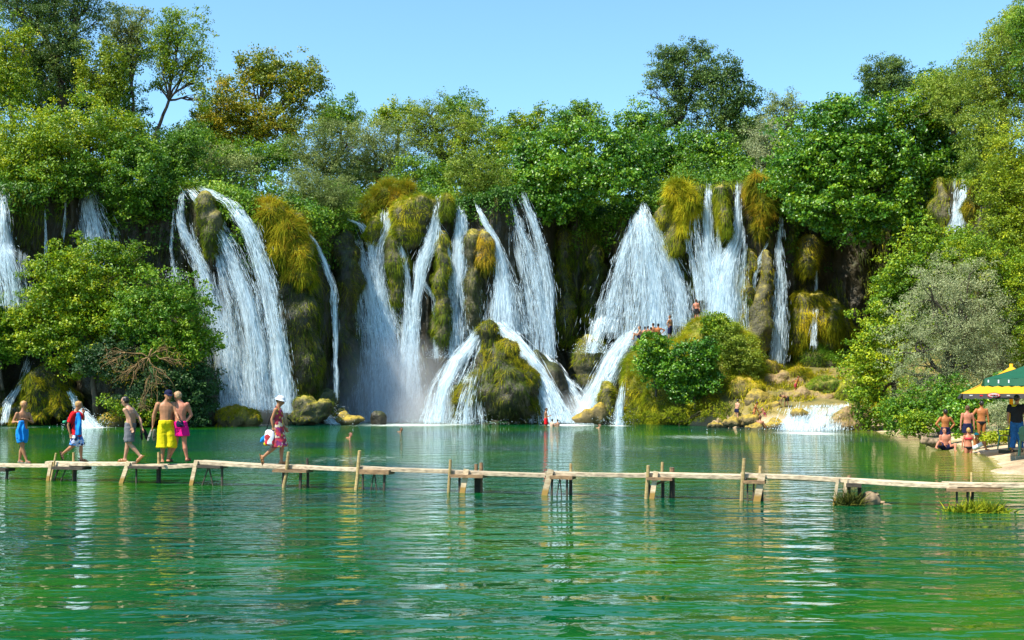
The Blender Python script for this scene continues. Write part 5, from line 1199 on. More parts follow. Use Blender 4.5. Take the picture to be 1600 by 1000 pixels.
trestle(1162, 1196, 752, [(1168, 1168, 779, 2.4), (1178, 1177, 776, 2.4), (1190, 1191, 780, 4)], 6, beammat='beam')
board(1309, 747, 1303, 789, 5.5, 0.05); board(1322, 748, 1318, 790, 6, 0.05, 0.0)
pole(1327, 743, 1326, 760, 0.05, 0.42, 'beam', 'post')
trestle(1322, 1346, 757, [(1327, 1327, 788, 4), (1343, 1343, 788, 6)], 7)
trestle(1478, 1566, 764.5, [(1495, 1495, 790, 3), (1512, 1511, 790, 3.4), (1520, 1519, 786, 4)], 6, beammat='beam')
pole(1518, 738, 1518, 780, 0.03, 0.5, 'pole', 'post')

# ---------------------------------------------------------------- driftwood and water weeds
def weeds(label, px, py, wpx, hpx, n, mat, seed, name='water_plant', L=0.35, W=0.03):
    rg = np.random.default_rng(seed); d = H * F / (py - HY)
    c = P(px, py, d); hw = wpx / 2 / S(d)
    k = rg.normal(0, 0.45, (n, 2)) * np.array((hw, hw * 0.45))
    cl = np.floor(k * 5) / 5
    p = np.stack([c[0] + 0.6 * k[:, 0] + 0.4 * cl[:, 0], c[1] + k[:, 1], np.full(n, -0.03)], -1)
    dr = norm(rg.normal(0, 0.55, (n, 3)) + np.array((0, 0, 1.0)))
    bv, bf, m_ = blades(p, dr, L * hpx / 14, W, 0.22, rg)
    root = empty(name, c, label, 'plant')
    mk('leaves', bv, [bf], M[mat], root, tint=np.repeat(np.clip(rg.normal(.5, .25, n), 0, 1), m_))
    return root
weeds('dry brown grass clump standing in the water beside the drift stump', 1332, 789, 40, 15, 500, 'darkmoss', 1, L=0.32, W=0.02)
weeds('green leafy weeds growing out of the water under the end of the footbridge', 1530, 800, 80, 14, 800, 'moss', 2, L=0.24, W=0.04)
def driftwood(label, lobes, d, roots, seed):
    rg = np.random.default_rng(seed)
    V_, Fq_, Ft_, Nn_ = solid(lobes, d, 0.03, 0.07, 4.0, seed)
    org = np.array((V_[:, 0].mean(), V_[:, 1].mean(), 0))
    root = empty('driftwood', org, label, 'driftwood')
    mk('stump', V_, [Fq_, Ft_], M['drift'], root, smooth=True)
    mb = MB()
    for a, b, r in roots:
        p, rr = limb(P(*a, d), P(*b, d) + rg.normal(0, 0.08, 3), r, r * 0.35, rg, 6, 0.08); mb.tube(p, rr, 6)
    mb.build('root', [M['drift']], root, smooth=True)
driftwood('rotten driftwood stump stuck in the water by the last trestle', [(1358, 781, 12, 10), (1370, 779, 6, 8), (1352, 788, 14, 6)], 21.3, [((1358, 784), (1378, 792), .04), ((1355, 778), (1349, 770), .05), ((1366, 778), (1374, 772), .05), ((1350, 786), (1338, 794), .04), ((1362, 786), (1366, 798), .05)], 3)
driftwood('gnarled brown drift log in the shallows left of the seated bather', [(1445, 689, 7, 6), (1456, 691, 12, 6), (1468, 693, 10, 5)], 42.3, [((1443, 688), (1437, 683), .06), ((1448, 686), (1448, 679), .05), ((1455, 688), (1462, 682), .05), ((1452, 692), (1446, 699), .05)], 4)

# ---------------------------------------------------------------- people
def skin(name, col):
    m = plain(name, col, 0.5, 0.3, 0.22, 7.0)
    m.node_tree.nodes['Principled BSDF'].inputs['Subsurface Weight'].default_value = 0.0
    return m
SK = {'tan': skin('tanned_skin', (0.31, 0.14, 0.068)), 'light': skin('fair_skin', (0.40, 0.21, 0.13)), 'orange': skin('deep_tanned_skin', (0.31, 0.11, 0.032)), 'pink': skin('sunburnt_skin', (0.39, 0.15, 0.09)), 'brown': skin('brown_skin', (0.24, 0.11, 0.055)), 'fair': skin('pale_skin', (0.48, 0.31, 0.22))}
HAIR = {'blond': plain('blond_hair', (0.34, 0.20, 0.06), 0.5, 0.3, 0.3, 40), 'black': plain('black_hair', (0.015, 0.012, 0.010), 0.4, 0.4, 0.3, 40), 'brown': plain('brown_hair', (0.07, 0.035, 0.015), 0.5, 0.3, 0.3, 40), 'grey': plain('short_fair_hair', (0.30, 0.20, 0.11), 0.6, 0.2, 0.3, 40)}
CL = {'yellow': plain('yellow_cloth', (0.52, 0.42, 0.006), 0.8, 0.1, 0.12, 6, 0.02), 'pink': plain('hot_pink_cloth', (0.58, 0.006, 0.16), 0.8, 0.1, 0.12, 6, 0.02), 'grey': plain('grey_cloth', (0.12, 0.12, 0.135), 0.8, 0.1, 0.15, 6, 0.02),
      'red': plain('red_cloth', (0.55, 0.01, 0.015), 0.8, 0.1, 0.12, 6, 0.02), 'navy': plain('navy_cloth', (0.010, 0.012, 0.04), 0.8, 0.1, 0.2, 6, 0.02), 'black': plain('black_cloth', (0.012, 0.012, 0.014), 0.8, 0.15, 0.2, 6, 0.02),
      'blue': plain('blue_towelling', (0.012, 0.19, 0.55), 0.9, 0.05, 0.12, 20, 0.02), 'jeans': plain('blue_denim', (0.015, 0.075, 0.20), 0.85, 0.1, 0.25, 12, 0.01), 'white': plain('white_cloth', (0.55, 0.57, 0.62), 0.8, 0.1, 0.06, 6, 0.02),
      'sole': plain('dark_sandal', (0.03, 0.02, 0.02), 0.7, 0.2), 'greysole': plain('grey_rubber', (0.17, 0.17, 0.15), 0.7, 0.2), 'brownsole': plain('tan_sandal', (0.30, 0.15, 0.05), 0.7, 0.2), 'eye': plain('dark_glass', (0.01, 0.01, 0.01), 0.2, 0.5), 'teal': plain('teal_cloth', (0.02, 0.30, 0.40), 0.8, 0.1),
      'surf': pattern('patterned_swim_cloth', [(0.03, 0.12, 0.45), (0.60, 0.62, 0.70), (0.02, 0.03, 0.10), (0.10, 0.28, 0.65), (0.45, 0.45, 0.60), (0.015, 0.02, 0.06)], 16.0),
      'dress': pattern('flowered_red_dress_cloth', [(0.22, 0.01, 0.03), (0.40, 0.02, 0.04), (0.45, 0.30, 0.02), (0.16, 0.01, 0.10), (0.50, 0.40, 0.30), (0.30, 0.01, 0.03), (0.20, 0.02, 0.04)], 17.0),
      'bagcloth': pattern('chequered_bag_cloth', [(0.55, 0.02, 0.03), (0.70, 0.68, 0.72), (0.30, 0.01, 0.02), (0.05, 0.05, 0.10)], 9.0),
      'redbik': plain('red_swim_cloth', (0.60, 0.02, 0.05), 0.6, 0.3), 'maroon': plain('dark_red_swim_cloth', (0.25, 0.02, 0.03), 0.7, 0.2)}

def ell_loft(mb, C_, Lv, hw, hd, n=14):
    C_ = np.asarray(C_, float); k = len(C_)
    tan = norm(np.gradient(C_, axis=0))
    Lv = np.broadcast_to(np.asarray(Lv, float), C_.shape)
    Lv = norm(Lv - tan * np.sum(Lv * tan, -1, keepdims=True))
    Fv = np.cross(tan, Lv)
    an = np.arange(n) / n * 2 * np.pi
    V_ = C_[:, None] + Lv[:, None] * np.cos(an)[None, :, None] * np.asarray(hw)[:, None, None] + Fv[:, None] * np.sin(an)[None, :, None] * np.asarray(hd)[:, None, None]
    i = np.arange(k * n).reshape(k, n); j = np.roll(i, -1, 1)
    base = mb.n
    mb.add(V_.reshape(-1, 3), np.stack([i[:-1], j[:-1], j[1:], i[1:]], -1).reshape(-1, 4))
    for row, flip in ((0, 1), (k - 1, 0)):
        c = mb.n; mb.V.append(C_[row][None]); mb.n += 1
        a = base + row * n + np.arange(n); b = base + row * n + (np.arange(n) + 1) % n
        tr = np.stack([a, b, np.full(n, c)], -1)
        mb.Ft.append(tr[:, ::-1] if flip else tr); mb.mt.append(np.zeros(n))
def ball(mb, c, r, ax=None):
    sv, sf = ico(2); q = sv * np.asarray(r)
    if ax is not None: q = q @ np.asarray(ax)
    mb.add(np.asarray(c) + q, sf)
def fuse(mb, name, mat, parent, voxel, it=3):
    """join overlapping closed shapes into one continuous skin"""
    o_ = mb.build('tmp', [mat])
    md = o_.modifiers.new('r', 'REMESH'); md.mode = 'VOXEL'; md.voxel_size = voxel
    ms = o_.modifiers.new('s', 'SMOOTH'); ms.factor = 0.5; ms.iterations = it
    ev = o_.evaluated_get(bpy.context.evaluated_depsgraph_get())
    me = bpy.data.meshes.new_from_object(ev)
    me.name = name
    me.transform(Matrix.Translation(-Vector(parent.location)))
    for p_ in me.polygons: p_.use_smooth = True
    me.materials.clear(); me.materials.append(mat)
    old = o_.data; bpy.data.objects.remove(o_); bpy.data.meshes.remove(old)
    r_ = bpy.data.objects.new(name, me); C.objects.link(r_); r_.parent = parent
    return r_

def person(label, d, J, yaw, ht, sk='tan', hair='brown', clothes=(), fat=1.0, vox=None, look=None, foot=None, group=None, shoes=None, glasses=False, hold=(), female=False, sw=None, hairlen=0, cap=None):
    """J: joints in photo pixels (px, py[, dy metres away]); yaw 0 faces the camera, 90 the right of the photo, 180 away"""
    k = ht / 1.75
    vox = vox or (0.0115 if d < 30 else 0.016 if d < 50 else 0.022)
    ya = R(yaw); f = np.array((math.sin(ya), -math.cos(ya), 0)); l = np.array((math.cos(ya), math.sin(ya), 0))
    def W(p): return P(p[0], p[1], d) + np.array((0, p[2] if len(p) > 2 else 0, 0))
    neck, pel, head = W(J['neck']), W(J['pelvis']), W(J['head'])
    up = norm(neck - pel)
    sw_ = (sw or (0.165 if female else 0.185)) * k; hw_ = 0.09 * k
    lo = norm(l - up * (l @ up))
    lsh, rsh = neck + lo * sw_ - up * 0.055 * k, neck - lo * sw_ - up * 0.055 * k
    lhp, rhp = pel + lo * hw_ - up * 0.01, pel - lo * hw_ - up * 0.01
    def Wl(key, ref):
        p = J[key]
        return P(p[0], p[1], d) + np.array((0, p[2] if len(p) > 2 else ref[1] - d, 0))
    lel, rel = Wl('lel', lsh), Wl('rel', rsh); lwr, rwr = Wl('lwr', lsh), Wl('rwr', rsh)
    lkn, rkn = Wl('lkn', lhp), Wl('rkn', rhp); lan, ran = Wl('lan', lhp), Wl('ran', rhp)
    base = np.array((pel[0], pel[1], min(lan[2], ran[2]) - 0.05 * k))
    root = empty('person', base, label, 'person', group)
    b = MB()
    T_ = [(-0.16, .10, .085), (-0.10, .150, .105), (0.0, .165, .112 * fat), (0.22, .150, .108 * fat), (0.45, .145, .103 * fat), (0.68, .178, .118), (0.84, .192, .104), (0.92, .168, .086), (0.97, .125, .072), (1.03, .075, .062), (1.10, .055, .058)]
    if female: T_ = [(-0.16, .10, .085), (-0.10, .155, .115), (0.0, .172, .118 * fat), (0.22, .150, .105 * fat), (0.45, .128, .095 * fat), (0.68, .148, .118), (0.84, .152, .095), (0.93, .13, .072), (1.0, .065, .058), (1.08, .048, .05)]
    tl = np.linalg.norm(neck - pel)
    # the spine bends a little forward at the top
    bend = J.get('bend', 0.0)
    tc_ = [pel + up * tl * a[0] + f * bend * math.sin(math.pi * max(0, min(1, a[0]))) * k for a in T_]
    wsc = sw_ / 0.185 if not female else sw_ / 0.165
    ell_loft(b, tc_, lo, [a[1] * wsc for a in T_], [a[2] * k for a in T_])
    # neck and head
    lk = R(look) if look is not None else ya
    hf = np.array((math.sin(lk), -math.cos(lk), 0)); hl = np.array((math.cos(lk), math.sin(lk), 0))
    hu = norm(np.array((0, 0, 1.0)) + 0.45 * norm(head - neck) + hf * J.get('nod', 0.0))
    hf = norm(hf - hu * (hf @ hu)); hl = np.cross(hu, hf) * (1 if np.cross(hu, hf) @ hl > 0 else -1)
    ell_loft(b, [neck - up * 0.02, neck + (head - neck) * 0.55, head - hu * 0.03 * k], lo, [.056 * k, .052 * k, .05 * k], [.058 * k, .054 * k, .05 * k])
    hs = [(-.118, .030, .030, .045), (-.100, .048, .052, .030), (-.07, .060, .074, .016), (-.03, .070, .088, .006), (.015, .076, .097, 0), (.06, .076, .097, -.004), (.095, .062, .080, -.008), (.118, .036, .046, -.010), (.126, .010, .012, -.010)]
    ell_loft(b, [head + hu * a[0] * k + hf * a[3] * k for a in hs], hl, [a[1] * k for a in hs], [a[2] * k for a in hs])
    hax = np.stack([hl, hf, hu])
    ball(b, head + hf * .102 * k - hu * .015 * k, (.014 * k, .022 * k, .026 * k), hax)              # nose
    ball(b, head + hf * .092 * k - hu * .062 * k, (.026 * k, .012 * k, .010 * k), hax)              # lips
    ball(b, head + hf * .086 * k + hu * .030 * k, (.05 * k, .014 * k, .010 * k), hax)               # brow
    for s_ in (-1, 1): ball(b, head + hl * s_ * .080 * k - hf * .005 * k - hu * .005 * k, (.012 * k, .022 * k, .034 * k), hax)
    def arm(sh, el, wr, sgn, hk):
        u1 = el - sh
        ell_loft(b, [sh - u1 * 0.03 - up * 0.01, sh + u1 * .12, sh + u1 * .45, sh + u1 * .8, el], lo + 0.01, [.058 * k * af, .058 * k * af, .050 * k * af, .042 * k * af, .041 * k * af], [.056 * k * af, .058 * k * af, .051 * k * af, .043 * k * af, .041 * k * af], 10)
        ball(b, sh, (.062 * k * af,) * 3)
        u2 = wr - el
        ell_loft(b, [el - u2 * .03, el + u2 * .25, el + u2 * .65, wr + u2 * .02], lo + 0.01, [.040 * k * af, .042 * k * af, .034 * k, .026 * k], [.040 * k * af, .043 * k * af, .033 * k, .024 * k], 10)
        ball(b, el, (.041 * k * af,) * 3)
        # palm, four fingers, thumb
        hd = norm(u2) if hk is None else norm(np.asarray(hk, float))
        pn = norm(np.cross(hd, f) + 0.001) * sgn           # back of hand roughly outward
        pn = norm(pn - hd * (pn @ hd)); ac = np.cross(hd, pn)
        ac = ac if ac @ f > 0 else -ac
        ell_loft(b, [wr, wr + hd * .035 * k, wr + hd * .075 * k, wr + hd * .095 * k], ac, [.026 * k, .038 * k, .042 * k, .038 * k], [.018 * k, .016 * k, .014 * k, .012 * k], 10)
        for q, (o2, ln) in enumerate(((.030, .066), (.010, .076), (-.011, .071), (-.031, .055))):
            p0 = wr + hd * .088 * k + ac * o2 * k
            d1 = norm(hd + ac * o2 * 1.5 - pn * 0.30); d2 = norm(hd - pn * 0.95)
            b.tube([p0, p0 + d1 * ln * .5 * k, p0 + d1 * ln * .5 * k + d2 * ln * .5 * k], np.array((.0105, .0098, .008)) * k, 7)
        p0 = wr + hd * .03 * k + ac * .030 * k
        b.tube([p0, p0 + norm(hd + ac * .9 - pn * .3) * .04 * k, p0 + norm(hd + ac * .55 - pn * .5) * .072 * k], np.array((.014, .012, .009)) * k, 7)
        return wr + hd * .10 * k
    af = 0.85 if female or ht < 1.6 else 1.0
    af *= 0.5 + 0.5 * fat
    lh = arm(lsh, lel, lwr, 1, J.get('lhd')); rh = arm(rsh, rel, rwr, -1, J.get('rhd'))
    feet = []
    def leg(hp, kn, an, key):
        u1 = kn - hp
        ell_loft(b, [hp + up * .03, hp + u1 * .12, hp + u1 * .45, hp + u1 * .8, kn + u1 * .01], lo + .01, [.082 * k, .088 * k, .076 * k, .058 * k, .053 * k], [.082 * k, .092 * k, .080 * k, .060 * k, .054 * k], 12)
        ball(b, kn, (.054 * k,) * 3)
        u2 = an - kn
        pf = norm(u2); bk = -(f - pf * (f @ pf))
        ell_loft(b, [kn - u2 * .03, kn + u2 * .14 + bk * .006 * k, kn + u2 * .32 + bk * .014 * k, kn + u2 * .6 + bk * .008 * k, an, an + u2 * .06], lo + .01, [.051 * k, .052 * k, .056 * k, .044 * k, .033 * k, .034 * k], [.051 * k, .053 * k, .059 * k, .046 * k, .034 * k, .036 * k], 12)
        fd = J.get(key, None)
        fd = norm(f + np.array((0, 0, -0.06))) if fd is None else norm(f * fd[0] + np.array((0, 0, fd[1])))
        nrm = norm(np.array((0, 0, 1.0)) - fd * fd[2] + pf * -0.0)
        if abs(fd[2]) > .9: nrm = f
        fl_ = np.cross(fd, nrm)
        h0 = an - nrm * .030 * k - fd * .055 * k
        ell_loft(b, [h0, h0 + fd * .03 * k, h0 + fd * .10 * k, h0 + fd * .17 * k, h0 + fd * .215 * k, h0 + fd * .235 * k], fl_, [.024 * k, .032 * k, .037 * k, .045 * k, .040 * k, .026 * k], [.024 * k, .036 * k, .034 * k, .022 * k, .016 * k, .010 * k], 12)
        for q in range(5):
            o2 = (-.032 + .016 * q); p0 = h0 + fd * .205 * k + fl_ * o2 * k - nrm * .006 * k
            b.tube([p0, p0 + fd * (.034 - .004 * abs(q - 1)) * k], np.array((.010, .008)) * k, 6)
        feet.append((h0, fd, fl_, nrm))
    leg(lhp, lkn, lan, 'lft'); leg(rhp, rkn, ran, 'rft')
    body = fuse(b, 'body', SK[sk], root, vox)
    # hair
    if cap is None or hair:
        hb = MB()
        ball(hb, head + hu * .028 * k - hf * .024 * k, (.088 * k, .099 * k, .108 * k), hax)
        ball(hb, head + hu * .085 * k + hf * .030 * k, (.060 * k, .050 * k, .038 * k), hax)
        if hairlen:
            ball(hb, head - hf * .07 * k - hu * .04 * k * hairlen, (.075 * k, .05 * k, .09 * k * hairlen), hax)
        ho = fuse(hb, 'hair', HAIR[hair], root, max(0.010, vox * 0.8), 2)
        me = ho.data; co = np.empty(len(me.vertices) * 3); me.vertices.foreach_get('co', co); co = co.reshape(-1, 3)
        co += norm(co - (head - base)) * (0.008 * k * vnoise(co * 60, 3))[:, None]
        me.vertices.foreach_set('co', co.ravel()); me.update()
    if d < 50:
        for s_ in (-1, 1):
            eb = MB(); ball(eb, head + hf * .088 * k + hl * s_ * .031 * k + hu * .008 * k, ((.024, .012, .018) if glasses else (.013, .010, .008)) * np.array(k), hax)
            eb.build('lens' if glasses else 'eye', [CL['eye']], root, smooth=True)
        if glasses:
            gb = MB()
            for s_ in (-1, 1): gb.tube([head + hf * .088 * k + hl * s_ * .05 * k + hu * .012 * k, head + hl * s_ * .084 * k - hf * .01 * k + hu * .012 * k], (.005, .005), 6)
            gb.build('glasses_frame', [CL['eye']], root)
    if cap:
        cmat, brim = cap
        cb = MB(); cc = head + hu * .055 * k - hf * .006 * k
        hsx = [(-.02, .090, .112), (.02, .092, .113), (.055, .080, .098), (.08, .055, .066), (.092, .02, .022)]
        ell_loft(cb, [cc + hu * a[0] * k for a in hsx], hl, [a[1] * k for a in hsx], [a[2] * k for a in hsx], 18)
        if brim == 'peak':
            ell_loft(cb, [cc - hu * .012 * k + hf * a * k - hu * a * a * 1.2 * k for a in (.05, .10, .145, .175)], hl, [.08 * k, .078 * k, .062 * k, .03 * k], [.012 * k, .010 * k, .009 * k, .008 * k], 14)
        else:
            ell_loft(cb, [cc - hu * a * k for a in (.0, .018, .036)], hl, [.100 * k, .115 * k, .128 * k], [.122 * k, .142 * k, .158 * k], 20)
        fuse(cb, 'cap' if brim == 'peak' else 'sun_hat', CL[cmat], root, 0.010, 1)
    # clothes follow the body
    tor = lambda t_: (float(np.interp(t_, [a[0] for a in T_], [a[1] for a in T_])) * wsc, float(np.interp(t_, [a[0] for a in T_], [a[2] for a in T_])) * k, pel + up * tl * t_ + f * bend * math.sin(math.pi * max(0, min(1, t_))) * k)
    for kind_, mat, *ar in clothes:
        cb = MB(); nm = kind_
        if kind_ in ('shorts', 'trousers', 'trunks'):
            hem, fl1 = ar[0], (ar[1] if len(ar) > 1 else 0.03)
            ts = [-.20, -.14, -.06, 0.05, .16, .20]
            g = 0.016 * k
            ell_loft(cb, [tor(a)[2] for a in ts], lo, [tor(a)[0] + g * (1.3 if i_ < 3 else 1) for i_, a in enumerate(ts)], [tor(a)[1] + g for a in ts])
            for hp, kn, an in ((lhp, lkn, lan), (rhp, rkn, ran)):
                pts, ra = [], []
                for q in np.linspace(0, hem, 6):
                    pts.append(hp + (kn - hp) * q if q <= 1 else kn + (an - kn) * (q - 1))
                    rbase = np.interp(q, [0, .45, .8, 1, 1.3, 2], [.088, .08, .062, .056, .058, .042])
                    ra.append((rbase + 0.014 + fl1 * q / max(hem, .3)) * k)
                ell_loft(cb, pts, lo + .01, ra, ra, 14)
        elif kind_ == 'shirt':
            ts = [-.06, .1, .3, .5, .7, .86, .95, 1.0]
            g = 0.022 * k
            ell_loft(cb, [tor(a)[2] for a in ts], lo, [tor(a)[0] + g for a in ts], [tor(a)[1] + g for a in ts])
            for sh, el in ((lsh, lel), (rsh, rel)):
                u1 = el - sh; q = [-.04, .1, .4, .75]
                ell_loft(cb, [sh + u1 * a for a in q], lo + .01, [.068 * k, .076 * k, .074 * k, .076 * k], [.068 * k, .076 * k, .074 * k, .076 * k], 12)
                ball(cb, sh, (.072 * k,) * 3)
        elif kind_ == 'dress':
            ts = [.90, .8, .68, .45, .22, 0.0]
            g = 0.016 * k
            kn = (lkn + rkn) * .5; hp = (lhp + rhp) * .5
            pts = [tor(a)[2] for a in ts] + [hp + (kn - hp) * a for a in (.4, .75, 1.05)]
            ell_loft(cb, pts, lo, [tor(a)[0] + g for a in ts] + [.20 * k, .215 * k, .23 * k], [tor(a)[1] + g for a in ts] + [.175 * k, .20 * k, .215 * k], 18)
            for sh in (lsh, rsh):
                s2 = sh + (neck - sh) * .42
                cb.tube([s2 + f * .10 * k - up * .12 * k, s2 + up * .045 * k, s2 - f * .09 * k - up * .10 * k], (.016 * k,) * 3, 8)
        elif kind_ in ('briefs', 'bikini_top'):
            ts = [-.20, -.12, -.05, .05] if kind_ == 'briefs' else [.60, .66, .72, .76]
            g = 0.012 * k
            ell_loft(cb, [tor(a)[2] for a in ts], lo, [tor(a)[0] + g for a in ts], [tor(a)[1] + g for a in ts])
            nm = kind_
        co_ = fuse(cb, nm, CL[mat], root, max(vox, 0.012), 2)
        if d < 50:                                   # folds in the cloth
            me = co_.data; nv_ = len(me.vertices); co = np.empty(nv_ * 3); no = np.empty(nv_ * 3)
            me.vertices.foreach_get('co', co); me.vertices.foreach_get('normal', no); co = co.reshape(-1, 3); no = no.reshape(-1, 3)
            wv = vnoise(co * np.array((16, 16, 5)) + k * 9, 4) + 0.7 * np.abs(vnoise(co * np.array((9, 9, 14)) + 3, 5)) + 0.4 * vnoise(co * 30, 6)
            co = co + no * (0.008 * wv + 0.003)[:, None]
            me.vertices.foreach_set('co', co.ravel()); me.update()
    if shoes:
        for h0, fd, fl_, nr in feet:
            sb = MB()
            ell_loft(sb, [h0 - nr * .036 * k + fd * a * k for a in (-.03, 0, .10, .18, .235, .265)], fl_, [x * k for x in (.026, .036, .040, .050, .044, .022)], [.011 * k] * 6, 12)
            for a in (.10, .16):
                sb.tube([h0 + fd * a * k + fl_ * x * k + nr * z * k for x, z in ((-.048, -.03), (-.036, .02), (0, .036), (.036, .02), (.048, -.03))], (.009 * k,) * 5, 6)
            if shoes[1]:
                sb.tube([h0 + fd * x * k + fl_ * y * k + nr * z * k for x, y, z in ((.06, -.042, -.02), (-.02, -.036, .03), (-.03, 0, .045), (-.02, .036, .03), (.06, .042, -.02))], (.009 * k,) * 5, 6)
            sb.build('sandal', [CL[shoes[0]]], root)
    return dict(root=root, lh=lh, rh=rh, k=k, f=f, l=l, up=up, neck=neck, pel=pel, lsh=lsh, rsh=rsh)

GB = 'people crossing the footbridge'
dA = bd(37) + .19
A = person('blond boy in profile on the footbridge with a blue towel hanging from his arm', dA, dict(head=(37.5, 633), neck=(36, 643.5), pelvis=(34.5, 677), rel=(24.5, 660, -.16), rwr=(33, 658.5, -.22), lel=(48, 660.5), lwr=(42.5, 655, -.1), rkn=(37, 700), ran=(43.5, 719.5), lkn=(32.5, 700), lan=(28.8, 719)), 55, 1.5, 'tan', 'blond', [('shorts', 'blue', .6)], group=GB, shoes=('greysole', False), look=70)
dB = bd(117) + .19
Bp = person('boy in a red shirt striding right on the footbridge with a rucksack', dB, dict(head=(123, 633.5), neck=(118.7, 643.5), pelvis=(119.5, 680), rel=(110.5, 664), rwr=(113.5, 677), lel=(127, 656), lwr=(126.5, 646), lkn=(124.8, 697.5), lan=(125.3, 717), rkn=(117, 696), ran=(100, 708.5), rft=(.35, -1.0), nod=.15), 88, 1.48, 'tan', 'blond', [('shirt', 'red'), ('shorts', 'surf', .95, .05)], group=GB, shoes=('sole', True))
dC = bd(206) + .19
Cp = person('bare chested man in grey shorts and sunglasses walking left on the footbridge', dC, dict(head=(195.5, 627.5), neck=(201, 637), pelvis=(203.5, 666.5), lel=(207, 655), lwr=(210, 667), rel=(217, 656, .1), rwr=(220.5, 668, .05), rkn=(197, 693), ran=(193, 717), lkn=(204.5, 694), lan=(221, 712), lft=(.75, -.7), nod=.1, bend=-.04), -100, 1.66, 'light', 'black', [('shorts', 'grey', .85, .05)], group=GB, shoes=('brownsole', False), glasses=True)
dD = bd(260) + .12
Dp = person('big man in knee length yellow shorts and a dark cap facing us on the footbridge', dD, dict(head=(263, 618.5), neck=(260, 628.5), pelvis=(260, 664), rel=(242, 648), rwr=(240, 665), lel=(275, 645, .0), lwr=(281, 654, -.12), rkn=(255, 693), ran=(254.5, 718), lkn=(267, 692), lan=(262, 717)), 18, 1.78, 'tan', 'black', [('shorts', 'yellow', 1.25, .075)], fat=1.22, group=GB, cap=('navy', 'peak'), look=35)
dE = bd(283) + .32
Ep = person('sunburnt man in pink shorts seen from behind on the footbridge', dE, dict(head=(277.5, 619.5), neck=(281, 629), pelvis=(281.5, 666), rel=(298, 648.5, .05), rwr=(291, 659.5), lel=(271, 648), lwr=(273, 661), rkn=(288.5, 693), ran=(292.5, 716), lkn=(274.5, 693), lan=(263.5, 717)), 172, 1.72, 'pink', 'grey', [('shorts', 'pink', .55, .045)], fat=1.1, group=GB, look=-120, shoes=('sole', False))
dF = bd(428) + .19
Fp = person('woman in a red flowered dress and white sun hat walking right on the footbridge', dF, dict(head=(438, 627), neck=(434, 636.5), pelvis=(434.5, 674), rel=(427, 655), rwr=(429, 667), lel=(437, 657), lwr=(443, 668), lkn=(440, 697), lan=(438.5, 720.5), rkn=(432.5, 697), ran=(412.5, 714), rft=(.25, -1.0), nod=.25), 86, 1.62, 'tan', 'brown', [('dress', 'dress')], female=True, fat=1.12, group=GB, shoes=('brownsole', False), cap=('white', 'hat'))

# things they carry
def draped(name, label, cat, c, wid, ht_, dep, mat, axis, seed, n=22, m_=18, group=None):
    """cloth hung from a hand or arm: a thick folded sheet"""
    rg = np.random.default_rng(seed); mb = MB(); ax = np.asarray(axis, float); ay = np.array((-ax[1], ax[0], 0))
    rings = []
    for i in range(n):
        v = i / (n - 1)
        w_ = wid * (0.55 + 0.45 * min(1, v * 2.2)) * (1 + .06 * rg.normal())
        rings.append((c - np.array((0, 0, ht_ * v)) + ay * (0.02 * math.sin(v * 5 + seed)), w_, dep * (1 + .3 * math.sin(v * 6 + seed))))
    ell_loft(mb, [r_[0] for r_ in rings], ax, [r_[1] / 2 for r_ in rings], [r_[2] / 2 for r_ in rings], m_ * 2)
    V_ = np.concatenate(mb.V)
    fold = 0.030 * np.sin((V_ @ ax) * 60 + 3 * vnoise(V_ * 4, seed)) + 0.03 * vnoise(V_ * 7, seed + 1)
    V_ = V_ + ay * fold[:, None] * np.clip((c[2] - V_[:, 2]) / ht_ * 2, 0.2, 1)[:, None]
    V_[:, 2] += 0.03 * vnoise(V_ * 6, seed + 2) * ((c[2] - V_[:, 2]) > ht_ * .9)
    mb.V = [V_]
    o_ = mb.build(name, [CL[mat]], origin=c * np.array((1, 1, 1)) - np.array((0, 0, ht_)), smooth=True)
    return tag(o_, label, cat, group)
draped('towel', 'blue towel hanging from the arm of the blond boy', 'towel', P(33, 657.5, dA - .27), .21, .46, .09, 'blue', (1, .2, 0), 1)
draped('towel', 'blue towel over the front of the boy in the red shirt', 'towel', P(122.5, 645, dB - .16), .15, .52, .08, 'blue', (.9, .4, 0), 2)
def backpack():
    k = Bp['k']; f, up = Bp['f'], Bp['up']
    c = P(109.5, 661, dB) ; root = empty('rucksack', c - np.array((0, 0, .2)), 'black rucksack with a green roll on the back of the boy in the red shirt', 'rucksack')
    b = MB(); ell_loft(b, [c + up * a for a in (-.20, -.17, 0, .13, .17)], np.array((0, 1, 0)), [.08, .12, .13, .11, .06], [.05, .075, .085, .065, .03], 16)
    ball(b, c - f * .08 - up * .06, (.035, .09, .09)); fuse(b, 'bag_body', CL['black'], root, .014)
    b = MB(); a = c - f * .09 + up * .03; b.tube([a + np.array((0, -.16, 0)), a + np.array((0, .16, 0))], (.035, .035), 10); b.build('mat_roll', [plain('green_foam', (.02, .30, .16))], root, smooth=True)
    b = MB(); b.tube([c + up * .15 + f * .02 + np.array((0, -.09, 0)), Bp['rsh'] + up * .085 - np.array((0, .0, 0)), Bp['rsh'] + f * .10 - up * .10, c - up * .15 + f * .06 + np.array((0, -.12, 0))], (.014,) * 4, 6); b.build('shoulder_strap', [CL['black']], root)
    b = MB(); b.tube([c - up * .18, c - up * .30 - f * .03, c - up * .36 - f * .08], (.008, .007, .005), 6); b.build('dangling_strap', [CL['black']], root)
backpack()
